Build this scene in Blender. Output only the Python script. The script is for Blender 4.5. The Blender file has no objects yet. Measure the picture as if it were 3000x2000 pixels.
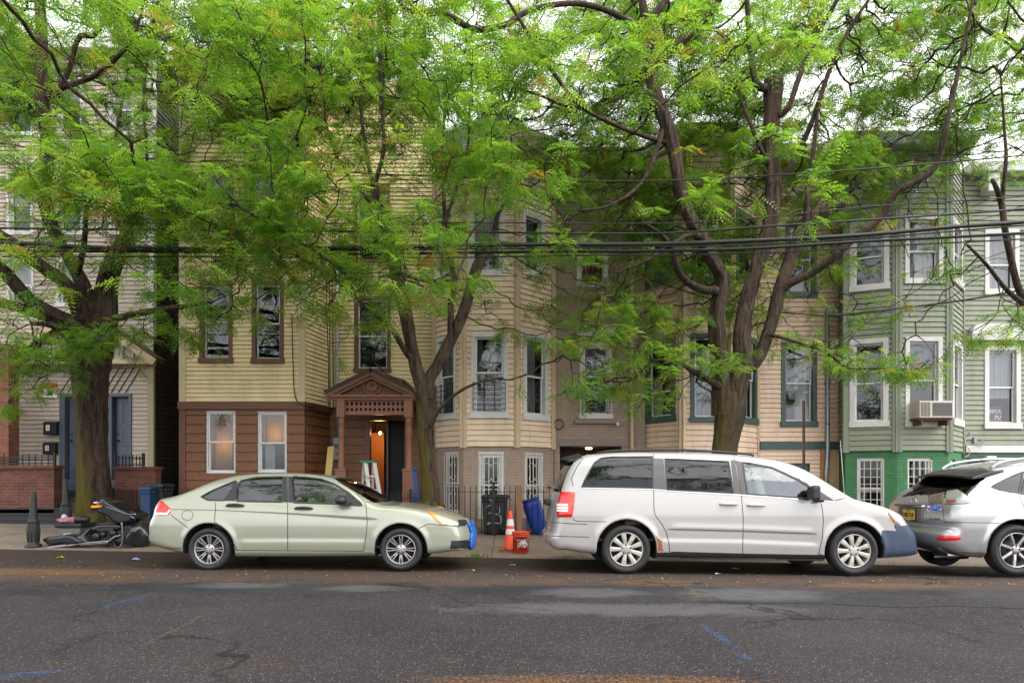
import bpy, math, random
import numpy as np
from mathutils import Vector, Matrix
from mathutils.bvhtree import BVHTree
from mathutils.geometry import delaunay_2d_cdt
R = math.radians
random.seed(7); rng = np.random.default_rng(11)
sc = bpy.context.scene
COL = sc.collection

# ------------------------------------------------------------------ camera, sky, sun, exposure
CAMZ = 1.3; HZ = 1400.0; FPX = 2000.0          # eye height, horizon row and focal length in photo pixels
cam = bpy.data.cameras.new('camera'); camo = bpy.data.objects.new('camera', cam); COL.objects.link(camo)
cam.sensor_width = 36; cam.lens = 24.0; cam.shift_y = 400/3000; cam.clip_start = .05; cam.clip_end = 3000
camo.location = (0, 0, CAMZ); camo.rotation_euler = (R(90), 0, 0); sc.camera = camo
SUN_EL, SUN_AZ = 60, 115                        # overcast: a wide, weak sun from behind the camera's right
W = bpy.data.worlds.new('World'); sc.world = W; W.use_nodes = True
nt = W.node_tree; nt.nodes.clear()
sky = nt.nodes.new('ShaderNodeTexSky'); sky.sky_type = 'NISHITA'; sky.sun_disc = False
sky.sun_elevation = R(SUN_EL); sky.sun_rotation = R(SUN_AZ); sky.air_density = 1.0; sky.dust_density = 1.5; sky.ozone_density = 1.0
hs = nt.nodes.new('ShaderNodeHueSaturation'); hs.inputs['Saturation'].default_value = .06
bg = nt.nodes.new('ShaderNodeBackground'); bg.inputs['Strength'].default_value = .15
wo = nt.nodes.new('ShaderNodeOutputWorld')
nt.links.new(sky.outputs[0], hs.inputs['Color']); nt.links.new(hs.outputs[0], bg.inputs['Color']); nt.links.new(bg.outputs[0], wo.inputs[0])
sl = bpy.data.lights.new('sun', 'SUN'); slo = bpy.data.objects.new('sun', sl); COL.objects.link(slo)
sl.energy = .9; sl.angle = R(75); sl.color = (1, .95, .87)
_az = R(SUN_AZ); _d = Vector((math.sin(_az)*math.cos(R(SUN_EL)), math.cos(_az)*math.cos(R(SUN_EL)), math.sin(R(SUN_EL))))
slo.rotation_euler = _d.to_track_quat('Z', 'Y').to_euler(); slo.location = (0, -20, 40)
sc.view_settings.view_transform = 'Standard'; sc.view_settings.look = 'None'; sc.view_settings.gamma = 1
sc.view_settings.exposure = 2.0
sc.cycles.max_bounces = 8; sc.cycles.transparent_max_bounces = 16; sc.cycles.diffuse_bounces = 4
sc.cycles.glossy_bounces = 4; sc.cycles.transmission_bounces = 6; sc.cycles.caustics_reflective = False; sc.cycles.caustics_refractive = False

# ------------------------------------------------------------------ helpers
def P(px, py, Y): return Vector(((px-1500)*Y/FPX, Y, CAMZ+(HZ-py)*Y/FPX))
def PX(px, Y): return (px-1500)*Y/FPX
def PZ(py, Y): return CAMZ+(HZ-py)*Y/FPX
def lerp(a, b, t): return a+(b-a)*t
def interp(x, tab): return float(np.interp(x, [t[0] for t in tab], [t[1] for t in tab]))
def xs_(x): return 24*math.tanh(x/24)
def ground(X, Y):
    s = interp(Y, [(6, .003), (9.43, .0095), (11.35, .0185), (40, .0185)])
    if Y < 11.32: c = interp(Y, [(8.6, 0), (9.43, -.012), (10.4, -.06), (11.32, -.13)])
    else: c = -.03 + .042*(min(Y, 16)-11.35)
    return c - s*xs_(X)

def tag(o, label=None, cat=None, group=None, kind=None):
    if label: o['label'] = label
    if cat: o['category'] = cat
    if group: o['group'] = group
    if kind: o['kind'] = kind
    return o
WLOC = {}
def thing(name, label, cat, loc=(0, 0, 0), group=None):
    o = bpy.data.objects.new(name, None); COL.objects.link(o); o.location = loc; o.empty_display_size = .2
    WLOC[o.name] = Vector(loc); return tag(o, label, cat, group)

class MB:
    def __init__(s): s.v = []; s.f = []; s.m = []; s.mi = 0; s.sm = []; s.smooth = False
    def add(s, vs, fs):
        b = len(s.v); s.v.extend([tuple(v) for v in vs])
        for f in fs: s.f.append([b+i for i in f]); s.m.append(s.mi); s.sm.append(s.smooth)
    def box(s, x0, x1, y0, y1, z0, z1):
        if x0 > x1: x0, x1 = x1, x0
        if y0 > y1: y0, y1 = y1, y0
        if z0 > z1: z0, z1 = z1, z0
        s.add([(x0,y0,z0),(x1,y0,z0),(x1,y1,z0),(x0,y1,z0),(x0,y0,z1),(x1,y0,z1),(x1,y1,z1),(x0,y1,z1)],
              [(0,3,2,1),(4,5,6,7),(0,1,5,4),(1,2,6,5),(2,3,7,6),(3,0,4,7)])
    def obox(s, c, ax, ay, az):      # centre and three half-axis vectors
        c, ax, ay, az = Vector(c), Vector(ax), Vector(ay), Vector(az)
        vs = [c+i*ax+j*ay+k*az for k in (-1,1) for i,j in ((-1,-1),(1,-1),(1,1),(-1,1))]
        fs = [(0,3,2,1),(4,5,6,7),(0,1,5,4),(1,2,6,5),(2,3,7,6),(3,0,4,7)]
        if ax.cross(ay).dot(az) < 0: fs = [tuple(reversed(f)) for f in fs]
        s.add(vs, fs)
    def bar(s, a, b, w, d=None, up=(0,0,1)):
        a, b = Vector(a), Vector(b); d = d or w; t = (b-a).normalized(); up = Vector(up)
        if abs(t.dot(up)) > .98: up = Vector((0,1,0))
        sx = t.cross(up).normalized(); sy = sx.cross(t)
        s.obox((a+b)/2, sx*w/2, sy*d/2, (b-a)/2)
    def tube(s, pts, rad, n=8, cap=True, smooth=True):
        pts = [Vector(p) for p in pts]; k = len(pts)
        if not hasattr(rad, '__len__'): rad = [rad]*k
        old = s.smooth; s.smooth = smooth; vs = []; fs = []; ref = None
        for i, p in enumerate(pts):
            t = (pts[min(i+1, k-1)]-pts[max(i-1, 0)]).normalized()
            if ref is None: ref = Vector((1,0,0)) if abs(t.x) < .9 else Vector((0,0,1))
            sx = (ref - t*ref.dot(t)).normalized(); ref = sx; sy = t.cross(sx)
            for j in range(n):
                a = 2*math.pi*j/n; vs.append(p+(sx*math.cos(a)+sy*math.sin(a))*rad[i])
        for i in range(k-1):
            for j in range(n): fs.append((i*n+j, i*n+(j+1)%n, (i+1)*n+(j+1)%n, (i+1)*n+j))
        if cap: fs.append(tuple(reversed(range(n)))); fs.append(tuple((k-1)*n+j for j in range(n)))
        s.add(vs, fs); s.smooth = old
    def lathe(s, c, prof, n=24, axis='Z', smooth=True):   # prof: (radius, height) along axis
        old = s.smooth; s.smooth = smooth; c = Vector(c); vs = []; fs = []; k = len(prof)
        for r, h in prof:
            for j in range(n):
                a = 2*math.pi*j/n; u, w = r*math.cos(a), r*math.sin(a)
                vs.append(c+(Vector((u,w,h)) if axis == 'Z' else Vector((u,h,w)) if axis == 'Y' else Vector((h,u,w))))
        for i in range(k-1):
            for j in range(n):
                q = (i*n+j, i*n+(j+1)%n, (i+1)*n+(j+1)%n, (i+1)*n+j); fs.append(q if axis != 'Y' else q[::-1])
        s.add(vs, fs); s.smooth = old
    def prism(s, poly, d0, d1, plane='XZ'):   # closed 2-D outline extruded between two depths
        n = len(poly)
        def mk(a, b, d): return (a, d, b) if plane == 'XZ' else (a, b, d) if plane == 'XY' else (d, a, b)
        ar = sum(poly[i][0]*poly[(i+1)%n][1]-poly[(i+1)%n][0]*poly[i][1] for i in range(n))
        if ar < 0: poly = poly[::-1]
        s.add([mk(a,b,d0) for a,b in poly]+[mk(a,b,d1) for a,b in poly],
              [tuple(range(n)), tuple(reversed(range(n,2*n)))]+[(i,n+i,n+(i+1)%n,(i+1)%n) for i in range(n)])
    def ball(s, c, r, n=12, m=8):
        rx, ry, rz = r if hasattr(r, '__len__') else (r, r, r); c = Vector(c)
        vs = []; fs = []; old = s.smooth; s.smooth = True
        for i in range(m+1):
            th = math.pi*i/m
            for j in range(n):
                a = 2*math.pi*j/n; vs.append(c+Vector((rx*math.sin(th)*math.cos(a), ry*math.sin(th)*math.sin(a), -rz*math.cos(th))))
        for i in range(m):
            for j in range(n): fs.append((i*n+j, i*n+(j+1)%n, (i+1)*n+(j+1)%n, (i+1)*n+j))
        s.add(vs, fs); s.smooth = old
    def build(s, name, mat, parent=None, bevel=0, label=None, recalc=False):
        me = bpy.data.meshes.new(name); off = Vector((0,0,0)); p = parent
        if parent is not None: off = WLOC.get(parent.name, Vector((0,0,0)))
        me.from_pydata([(v[0]-off.x, v[1]-off.y, v[2]-off.z) for v in s.v], [], s.f)
        mats = mat if isinstance(mat, (list, tuple)) else [mat]
        for q in mats: me.materials.append(q)
        me.polygons.foreach_set('material_index', s.m); me.polygons.foreach_set('use_smooth', s.sm)
        if recalc:
            import bmesh
            b = bmesh.new(); b.from_mesh(me); bmesh.ops.remove_doubles(b, verts=b.verts, dist=1e-5); bmesh.ops.recalc_face_normals(b, faces=b.faces); b.to_mesh(me); b.free()
        me.update()
        o = bpy.data.objects.new(name, me); COL.objects.link(o)
        if parent is not None: o.parent = parent; WLOC[o.name] = off
        else: WLOC[o.name] = Vector((0,0,0))
        if bevel:
            b = o.modifiers.new('bevel', 'BEVEL'); b.width = bevel; b.segments = 2; b.limit_method = 'ANGLE'; b.angle_limit = R(40)
        if label: o['label'] = label
        return o
def solo(mb, name, mat, label, cat, group=None, bevel=0):
    """a thing that is one mesh: origin moved to its base"""
    c = np.array(mb.v); b = Vector((float((c[:,0].min()+c[:,0].max())/2), float((c[:,1].min()+c[:,1].max())/2), float(c[:,2].min())))
    mb.v = [(v[0]-b.x, v[1]-b.y, v[2]-b.z) for v in mb.v]
    o = mb.build(name, mat, None, bevel); o.location = b; WLOC[o.name] = b
    return tag(o, label, cat, group)
def npmesh(name, v, f, mat, parent=None, smooth=False, attr=None):
    v = np.asarray(v, np.float32); off = WLOC.get(parent.name, Vector((0,0,0))) if parent is not None else Vector((0,0,0))
    v = v - np.array(off, np.float32); f = np.asarray(f, np.int32); k = f.shape[1]
    me = bpy.data.meshes.new(name); me.vertices.add(len(v)); me.vertices.foreach_set('co', v.ravel())
    me.loops.add(f.size); me.loops.foreach_set('vertex_index', f.ravel())
    me.polygons.add(len(f)); me.polygons.foreach_set('loop_start', np.arange(0, f.size, k, dtype=np.int32))
    me.polygons.foreach_set('loop_total', np.full(len(f), k, np.int32))
    me.polygons.foreach_set('use_smooth', np.full(len(f), smooth)); me.materials.append(mat)
    me.update(calc_edges=True)
    if attr is not None:
        a = me.attributes.new('tone', 'FLOAT', 'FACE'); a.data.foreach_set('value', np.asarray(attr, np.float32))
    o = bpy.data.objects.new(name, me); COL.objects.link(o)
    if parent is not None: o.parent = parent
    WLOC[o.name] = off
    return o
def catmull(pts, step=None, sub=6, closed=False):
    pts = [np.array(p, float) for p in pts]; n = len(pts); out = []
    rngi = range(n if closed else n-1)
    for i in rngi:
        p0 = pts[(i-1)%n] if closed or i > 0 else 2*pts[0]-pts[1]
        p1 = pts[i]; p2 = pts[(i+1)%n]
        p3 = pts[(i+2)%n] if closed or i+2 < n else 2*pts[n-1]-pts[n-2]
        k = sub if step is None else max(1, int(np.linalg.norm((p2-p1)[:3])/step))
        for j in range(k):
            t = j/k; out.append(.5*((2*p1)+(-p0+p2)*t+(2*p0-5*p1+4*p2-p3)*t*t+(-p0+3*p1-3*p2+p3)*t**3))
    if not closed: out.append(pts[-1])
    return out

# ------------------------------------------------------------------ materials
def NN(nt, t, **kw):
    n = nt.nodes.new('ShaderNode'+t)
    for k, v in kw.items():
        if k in n.inputs: n.inputs[k].default_value = v
        else: setattr(n, k, v)
    return n
def mat_base(name):
    m = bpy.data.materials.new(name); m.use_nodes = True; nt = m.node_tree; nt.nodes.clear()
    o = nt.nodes.new('ShaderNodeOutputMaterial'); b = nt.nodes.new('ShaderNodeBsdfPrincipled'); nt.links.new(b.outputs[0], o.inputs[0])
    return m, nt, b, o
def ramp(nt, fac, stops, interp='LINEAR'):
    r = nt.nodes.new('ShaderNodeValToRGB'); r.color_ramp.interpolation = interp; e = r.color_ramp.elements
    while len(e) < len(stops): e.new(.5)
    for i, (p, c) in enumerate(stops):
        e[i].position = p; e[i].color = (c[0], c[1], c[2], 1) if hasattr(c, '__len__') else (c, c, c, 1)
    nt.links.new(fac, r.inputs[0]); return r.outputs[0]
def mix(nt, fac, a, b, mode='MIX'):
    m = nt.nodes.new('ShaderNodeMix'); m.data_type = 'RGBA'; m.blend_type = mode
    for s, v in ((m.inputs[0], fac), (m.inputs[6], a), (m.inputs[7], b)):
        if hasattr(v, 'is_linked'): nt.links.new(v, s)
        elif hasattr(v, '__len__'): s.default_value = (v[0], v[1], v[2], 1)
        else: s.default_value = v
    return m.outputs[2]
def math_(nt, op, a, b=0, c=None):
    m = nt.nodes.new('ShaderNodeMath'); m.operation = op
    for s, v in zip(m.inputs, (a, b, c)):
        if v is None: continue
        if hasattr(v, 'is_linked'): nt.links.new(v, s)
        else: s.default_value = v
    return m.outputs[0]
def coords(nt, kind='Object', scale=(1,1,1)):
    if kind == 'Pos': o = nt.nodes.new('ShaderNodeNewGeometry').outputs['Position']
    else: o = nt.nodes.new('ShaderNodeTexCoord').outputs[kind]
    mp = nt.nodes.new('ShaderNodeMapping'); mp.inputs['Scale'].default_value = scale; nt.links.new(o, mp.inputs[0]); return mp.outputs[0]
def noise(nt, vec, scale, detail=4, rough=.6, dist=0):
    n = NN(nt, 'TexNoise', Scale=scale, Detail=detail, Roughness=rough, Distortion=dist); nt.links.new(vec, n.inputs['Vector']); return n.outputs[0]
def bump(nt, b, h, strength=.3, dist=.02):
    n = NN(nt, 'Bump', Strength=strength, Distance=dist); nt.links.new(h, n.inputs['Height']); nt.links.new(n.outputs[0], b.inputs['Normal'])
def M(name, col, rough=.6, metal=0, var=.12, scale=6, bmp=0, bscale=60, spec=.5, coat=0, stretch=(1,1,1), dirt=0, dirtcol=(.05,.045,.035)):
    m, nt, b, o = mat_base(name)
    v = coords(nt, 'Pos', stretch); n = noise(nt, v, scale, 5)
    c = mix(nt, n, [x*(1-var) for x in col], [min(1, x*(1+var)) for x in col])
    if dirt:
        d = noise(nt, coords(nt, 'Pos', (1,1,.25)), 2.2, 6, .7); d = ramp(nt, d, [(.48, 0), (.72, 1)])
        c = mix(nt, math_(nt, 'MULTIPLY', d, dirt), c, dirtcol)
    nt.links.new(c, b.inputs['Base Color'])
    r = math_(nt, 'ADD', math_(nt, 'MULTIPLY', n, .15), rough-.07); nt.links.new(r, b.inputs['Roughness'])
    b.inputs['Metallic'].default_value = metal; b.inputs['Specular IOR Level'].default_value = spec
    if coat: b.inputs['Coat Weight'].default_value = coat; b.inputs['Coat Roughness'].default_value = .05
    if bmp: bump(nt, b, noise(nt, coords(nt, 'Pos', stretch), bscale, 4), bmp, .01)
    return m
def glass(name, tint=(.75,.8,.8), ior=1.9, rough=.01):
    m = bpy.data.materials.new(name); m.use_nodes = True; nt = m.node_tree; nt.nodes.clear()
    o = nt.nodes.new('ShaderNodeOutputMaterial'); t = NN(nt, 'BsdfTransparent', Color=(*tint, 1)); g = NN(nt, 'BsdfGlossy', Roughness=rough, Color=(.92,.94,1,1))
    f = NN(nt, 'Fresnel', IOR=ior); bf = nt.nodes.new('ShaderNodeNewGeometry').outputs['Backfacing']; nt.links.new(math_(nt, 'ADD', math_(nt, 'MULTIPLY', bf, 1/ior-ior), ior), f.inputs['IOR']); x = nt.nodes.new('ShaderNodeMixShader')
    wv = noise(nt, coords(nt, 'Pos'), 3.5, 2); bp = NN(nt, 'Bump', Strength=.06, Distance=.02); nt.links.new(wv, bp.inputs['Height']); nt.links.new(bp.outputs[0], g.inputs['Normal'])
    nt.links.new(f.outputs[0], x.inputs[0]); nt.links.new(t.outputs[0], x.inputs[1]); nt.links.new(g.outputs[0], x.inputs[2]); nt.links.new(x.outputs[0], o.inputs[0])
    return m
def emit(name, col, st):
    m = bpy.data.materials.new(name); m.use_nodes = True; nt = m.node_tree; nt.nodes.clear()
    o = nt.nodes.new('ShaderNodeOutputMaterial'); e = NN(nt, 'Emission', Color=(*col, 1), Strength=st); nt.links.new(e.outputs[0], o.inputs[0]); return m
def brick(name, c1, c2, mortar, bw=.2, bh=.068, ms=.01, axis='XZ', bmp=.5, var=.3):
    m, nt, b, o = mat_base(name)
    g = nt.nodes.new('ShaderNodeNewGeometry'); sp = nt.nodes.new('ShaderNodeSeparateXYZ'); nt.links.new(g.outputs['Position'], sp.inputs[0])
    u = math_(nt, 'ADD', sp.outputs[0], math_(nt, 'MULTIPLY', sp.outputs[1], .83)); cb = nt.nodes.new('ShaderNodeCombineXYZ')
    nt.links.new(u, cb.inputs[0]); nt.links.new(sp.outputs[2], cb.inputs[1])
    t = NN(nt, 'TexBrick', Scale=1.0); t.inputs['Color1'].default_value = (*c1,1); t.inputs['Color2'].default_value = (*c2,1); t.inputs['Mortar'].default_value = (*mortar,1)
    t.inputs['Mortar Size'].default_value = ms; t.inputs['Mortar Smooth'].default_value = .2; t.inputs['Brick Width'].default_value = bw; t.inputs['Row Height'].default_value = bh
    nt.links.new(cb.outputs[0], t.inputs['Vector'])
    n = noise(nt, coords(nt, 'Pos'), 5, 6, .7); c = mix(nt, 1.0, t.outputs[0], ramp(nt, n, [(.25, 1-var), (.75, 1+var)]), 'MULTIPLY')
    nt.links.new(c, b.inputs['Base Color']); b.inputs['Roughness'].default_value = .8
    h = math_(nt, 'SUBTRACT', math_(nt, 'MULTIPLY', noise(nt, coords(nt, 'Pos'), 40, 4), .3), t.outputs['Fac']); bump(nt, b, h, bmp, .01)
    return m
# ------------------------------------------------------------------ ground, road, kerb, pavement
def G(px, py, z=0.0):                           # point of the road seen at a photo pixel
    Y = (CAMZ-z)*FPX/(py-HZ); return ((px-1500)*Y/FPX, Y)
def ell_mask(nt, x, y, cx, cy, rx, ry, n, soft=.3, rag=2.2):
    a = math_(nt, 'POWER', math_(nt, 'ABSOLUTE', math_(nt, 'DIVIDE', math_(nt, 'SUBTRACT', x, cx), rx)), 2)
    b_ = math_(nt, 'POWER', math_(nt, 'ABSOLUTE', math_(nt, 'DIVIDE', math_(nt, 'SUBTRACT', y, cy), ry)), 2)
    d = math_(nt, 'ADD', math_(nt, 'ADD', a, b_), math_(nt, 'MULTIPLY', math_(nt, 'SUBTRACT', n, .5), rag*2))
    mr = NN(nt, 'MapRange'); mr.inputs[1].default_value = 1+soft; mr.inputs[2].default_value = 1-soft; nt.links.new(d, mr.inputs[0]); return mr.outputs[0]
def road_mat():
    m, nt, b, o = mat_base('asphalt')
    pos = nt.nodes.new('ShaderNodeNewGeometry').outputs['Position']; sp = nt.nodes.new('ShaderNodeSeparateXYZ'); nt.links.new(pos, sp.inputs[0]); x, y = sp.outputs[0], sp.outputs[1]
    big = noise(nt, pos, .55, 6, .65); mid = noise(nt, pos, 5, 5, .7); fine = noise(nt, pos, 90, 3, .7)
    c = mix(nt, ramp(nt, big, [(.3, 0), (.7, 1)]), (.014, .0122, .0148), (.034, .0295, .0345))
    c = mix(nt, ramp(nt, mid, [(.35, 0), (.75, .6)]), c, (.036, .028, .027))
    v = NN(nt, 'TexVoronoi', Scale=70.0); nt.links.new(pos, v.inputs['Vector'])
    cs = nt.nodes.new('ShaderNodeSeparateColor'); nt.links.new(v.outputs['Color'], cs.inputs[0])
    peb = math_(nt, 'MULTIPLY', ramp(nt, v.outputs['Distance'], [(.28, 1), (.5, 0)]), ramp(nt, cs.outputs[0], [(.62, 0), (1.0, .9)]))
    stone = mix(nt, cs.outputs[1], (.11, .092, .085), (.23, .22, .225))
    c = mix(nt, peb, c, stone)
    c = mix(nt, math_(nt, 'MULTIPLY', ramp(nt, fine, [(.52, 0), (.7, 1)]), .7), c, (.016, .015, .016))
    # worn, brown gutter lane beside the parked cars; darker brown up to the kerb
    edge = math_(nt, 'ADD', y, math_(nt, 'ADD', math_(nt, 'MULTIPLY', math_(nt, 'SUBTRACT', big, .5), 2.4), math_(nt, 'MULTIPLY', math_(nt, 'SUBTRACT', mid, .5), .9)))
    gut = ramp(nt, math_(nt, 'MULTIPLY', math_(nt, 'SUBTRACT', edge, 7.9), .8), [(0, 0), (.75, 1)])
    c = mix(nt, math_(nt, 'MULTIPLY', gut, .7), c, mix(nt, fine, (.034, .025, .020), (.088, .064, .050)))
    c = mix(nt, ramp(nt, math_(nt, 'MULTIPLY', math_(nt, 'SUBTRACT', math_(nt, 'ADD', y, math_(nt, 'MULTIPLY', mid, .5)), 9.3), .7), [(0, 0), (.6, .55)]), c, mix(nt, fine, (.016, .011, .009), (.044, .031, .023)))
    # patches: dark wet tar, pale worn skin
    nz = noise(nt, coords(nt, 'Pos', (1, 1.8, 1)), 2.4, 8, .75)
    wet = None
    for cx, cy, rx, ry in ((-2.9, 8.0, 1.9, .42), (1.3, 7.95, 1.7, .42), (3.2, 7.45, 1.0, .25), (.1, 7.9, .9, .25), (-5.8, 7.6, .8, .2), (5.5, 7.9, 1.2, .25)):
        k = ell_mask(nt, x, y, cx, cy, rx, ry, nz); wet = k if wet is None else math_(nt, 'MAXIMUM', wet, k)
    c = mix(nt, math_(nt, 'MULTIPLY', wet, .85), c, mix(nt, mid, (.010, .012, .016), (.028, .031, .036)))
    pale = None
    for cx, cy, rx, ry in ((2.75, 7.75, .8, .4), (.85, 7.8, .6, .3), (-1.7, 8.0, .5, .2), (1.2, 6.8, 1.6, .3), (-3.3, 8.15, .5, .2)):
        k = ell_mask(nt, x, y, cx, cy, rx, ry, nz, .7, 2.6); pale = k if pale is None else math_(nt, 'MAXIMUM', pale, k)
    c = mix(nt, math_(nt, 'MULTIPLY', math_(nt, 'MULTIPLY', pale, ramp(nt, fine, [(.3, .35), (.65, .85)])), .75), c, mix(nt, fine, (.06, .057, .063), (.15, .145, .155)))
    # orange leaf dust lying in drifts
    dust = noise(nt, coords(nt, 'Pos', (.5, 2.0, 1)), 2.6, 8, .75); gr = noise(nt, pos, 38, 3, .8)
    band = None
    for cy, ry, cx, rx, s in ((9.15, .36, -6.6, 1.9, .62), (8.55, .35, -2, 8, .42), (8.5, .25, 4.6, 1.2, .55), (4.4, .16, .5, 1.3, .55), (8.6, .35, 1.8, .6, .55), (4.7, .3, -1.5, 2.4, .25)):
        k = math_(nt, 'MULTIPLY', ell_mask(nt, x, y, cx, cy, rx, ry, dust, .5, 1.1), s); band = k if band is None else math_(nt, 'MAXIMUM', band, k)
    band = math_(nt, 'MAXIMUM', band, .10)
    od = math_(nt, 'MULTIPLY', ramp(nt, math_(nt, 'ADD', math_(nt, 'MULTIPLY', band, .30), math_(nt, 'MULTIPLY', math_(nt, 'ADD', math_(nt, 'MULTIPLY', gr, .78), math_(nt, 'MULTIPLY', dust, .30)), .85)), [(.60, 0), (.70, 1)]), .75)
    c = mix(nt, od, c, mix(nt, mid, (.15, .055, .012), (.25, .12, .025)))
    # cracks
    wv = nt.nodes.new('ShaderNodeVectorMath'); wv.operation = 'ADD'; nt.links.new(pos, wv.inputs[0])
    nv = NN(nt, 'TexNoise', Scale=2.5, Detail=4.0); nt.links.new(pos, nv.inputs['Vector']); sc_ = nt.nodes.new('ShaderNodeVectorMath'); sc_.operation = 'SCALE'; sc_.inputs[3].default_value = .5; nt.links.new(nv.outputs['Color'], sc_.inputs[0]); nt.links.new(sc_.outputs[0], wv.inputs[1])
    vc = NN(nt, 'TexVoronoi', feature='DISTANCE_TO_EDGE', Scale=.42); nt.links.new(wv.outputs[0], vc.inputs['Vector'])
    cr = ramp(nt, vc.outputs['Distance'], [(.004, 1), (.012, 0)]); cr = math_(nt, 'MULTIPLY', cr, ramp(nt, noise(nt, pos, .5, 2), [(.45, 0), (.6, .8)]))
    c = mix(nt, cr, c, (.009, .008, .007))
    nt.links.new(c, b.inputs['Base Color'])
    rr = math_(nt, 'SUBTRACT', .82, math_(nt, 'MULTIPLY', wet, .36)); nt.links.new(rr, b.inputs['Roughness']); b.inputs['Specular IOR Level'].default_value = .14
    h = math_(nt, 'ADD', math_(nt, 'MULTIPLY', peb, .6), math_(nt, 'MULTIPLY', fine, .6)); bump(nt, b, math_(nt, 'SUBTRACT', h, math_(nt, 'MULTIPLY', cr, 2)), .5, .008)
    return m
def concrete(name, c0, c1, joint=1.5, litter=.5):
    m, nt, b, o = mat_base(name)
    pos = nt.nodes.new('ShaderNodeNewGeometry').outputs['Position']; n1 = noise(nt, pos, 1.2, 6, .7); n2 = noise(nt, pos, 25, 5, .75)
    c = mix(nt, ramp(nt, n1, [(.3, 0), (.7, 1)]), c0, c1); c = mix(nt, ramp(nt, n2, [(.4, 0), (.7, .5)]), c, [v*.45 for v in c0])
    lit = math_(nt, 'MULTIPLY', ramp(nt, math_(nt, 'ADD', math_(nt, 'MULTIPLY', noise(nt, coords(nt, 'Pos', (1, 2.5, 1)), 3, 5, .7), .6), math_(nt, 'MULTIPLY', noise(nt, pos, 45, 3, .8), .55)), [(.55, 0), (.72, 1)]), litter)
    c = mix(nt, lit, c, mix(nt, n2, (.06, .03, .018), (.20, .10, .045)))
    if joint:
        sp = nt.nodes.new('ShaderNodeSeparateXYZ'); nt.links.new(pos, sp.inputs[0])
        fx = math_(nt, 'ABSOLUTE', math_(nt, 'SUBTRACT', math_(nt, 'FRACT', math_(nt, 'DIVIDE', math_(nt, 'ADD', sp.outputs[0], .35), joint)), .5))
        j = ramp(nt, math_(nt, 'SUBTRACT', .5, fx), [(.003, 1), (.010, 0)]); c = mix(nt, math_(nt, 'MULTIPLY', j, .8), c, (.03, .026, .02))
    nt.links.new(c, b.inputs['Base Color']); b.inputs['Roughness'].default_value = .85
    bump(nt, b, n2, .35, .006); return m
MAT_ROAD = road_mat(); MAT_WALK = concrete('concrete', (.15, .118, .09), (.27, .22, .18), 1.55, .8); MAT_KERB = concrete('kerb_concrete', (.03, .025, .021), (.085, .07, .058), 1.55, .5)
MAT_SOIL = M('soil', (.06, .045, .03), .9, var=.4, scale=9, bmp=.6, bscale=30)
def sheet(xs, ys, zf, name, mat, kind='structure'):
    v = [(x, y, zf(x, y)) for y in ys for x in xs]; n = len(xs)
    f = [(j*n+i, j*n+i+1, (j+1)*n+i+1, (j+1)*n+i) for j in range(len(ys)-1) for i in range(n-1)]
    o = npmesh(name, v, f, mat, None, True); o['kind'] = kind; return o
XS = list(np.linspace(-70, 70, 141))
sheet(XS, [-12, -8, -4, 0, 4, 6, 7, 8, 8.6, 9, 9.43, 9.9, 10.4, 10.9, 11.32], ground, 'road', MAT_ROAD)
sheet(XS, list(np.linspace(11.47, 14.28, 8)), ground, 'pavement', MAT_WALK)
sheet(XS, list(np.linspace(14.28, 26, 12)), lambda x, y: ground(x, y)-.004, 'front_yard', concrete('yard_concrete', (.13, .11, .095), (.22, .19, .165), 0, .4))
mb = MB()
for i in range(len(XS)-1):
    a, b_ = XS[i], XS[i+1]
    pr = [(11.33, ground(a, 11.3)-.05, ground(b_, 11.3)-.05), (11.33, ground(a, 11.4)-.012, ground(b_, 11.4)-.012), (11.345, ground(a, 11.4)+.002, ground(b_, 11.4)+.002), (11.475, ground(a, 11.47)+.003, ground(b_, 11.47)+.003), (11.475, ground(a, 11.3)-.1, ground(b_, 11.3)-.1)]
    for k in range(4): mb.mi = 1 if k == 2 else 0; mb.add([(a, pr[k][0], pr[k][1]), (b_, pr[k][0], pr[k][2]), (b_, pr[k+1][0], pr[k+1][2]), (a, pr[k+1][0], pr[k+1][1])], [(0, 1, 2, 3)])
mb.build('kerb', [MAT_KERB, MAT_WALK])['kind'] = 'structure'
mb = MB(); mb.add([(-900, -900, -1.6), (900, -900, -1.6), (900, 900, -1.6), (-900, 900, -1.6)], [(0, 1, 2, 3)]); mb.build('ground', MAT_SOIL)['kind'] = 'structure'
mb = MB(); mb.box(-70, 70, -16, -12, -.9, .12); mb.build('pavement', MAT_WALK)['kind'] = 'structure'
def paint(name, col):
    m, nt, b, o = mat_base(name); b.inputs['Base Color'].default_value = (*col, 1); b.inputs['Roughness'].default_value = .8
    a = ramp(nt, math_(nt, 'ADD', math_(nt, 'MULTIPLY', noise(nt, coords(nt, 'Pos'), 9, 4, .8), .5), math_(nt, 'MULTIPLY', noise(nt, coords(nt, 'Pos'), 60, 3, .8), .5)), [(.47, 0), (.64, .62)]); nt.links.new(a, b.inputs['Alpha']); return m
def mark(pts, w, mat, z=.004):
    mb = MB(); g = [G(*p) for p in pts]; vs = []
    for i, (x, y) in enumerate(g):
        a = g[max(i-1, 0)]; c = g[min(i+1, len(g)-1)]; t = Vector((c[0]-a[0], c[1]-a[1])).normalized(); ww = w[i] if hasattr(w, '__len__') else w
        for s in (-1, 1):
            X, Y = x-t.y*s*ww, y+t.x*s*ww; vs.append((X, Y, ground(X, Y)+z))
    mb.add(vs, [(2*i, 2*i+1, 2*i+3, 2*i+2) for i in range(len(g)-1)]); mb.build('road_marking', mat)['kind'] = 'structure'
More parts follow.
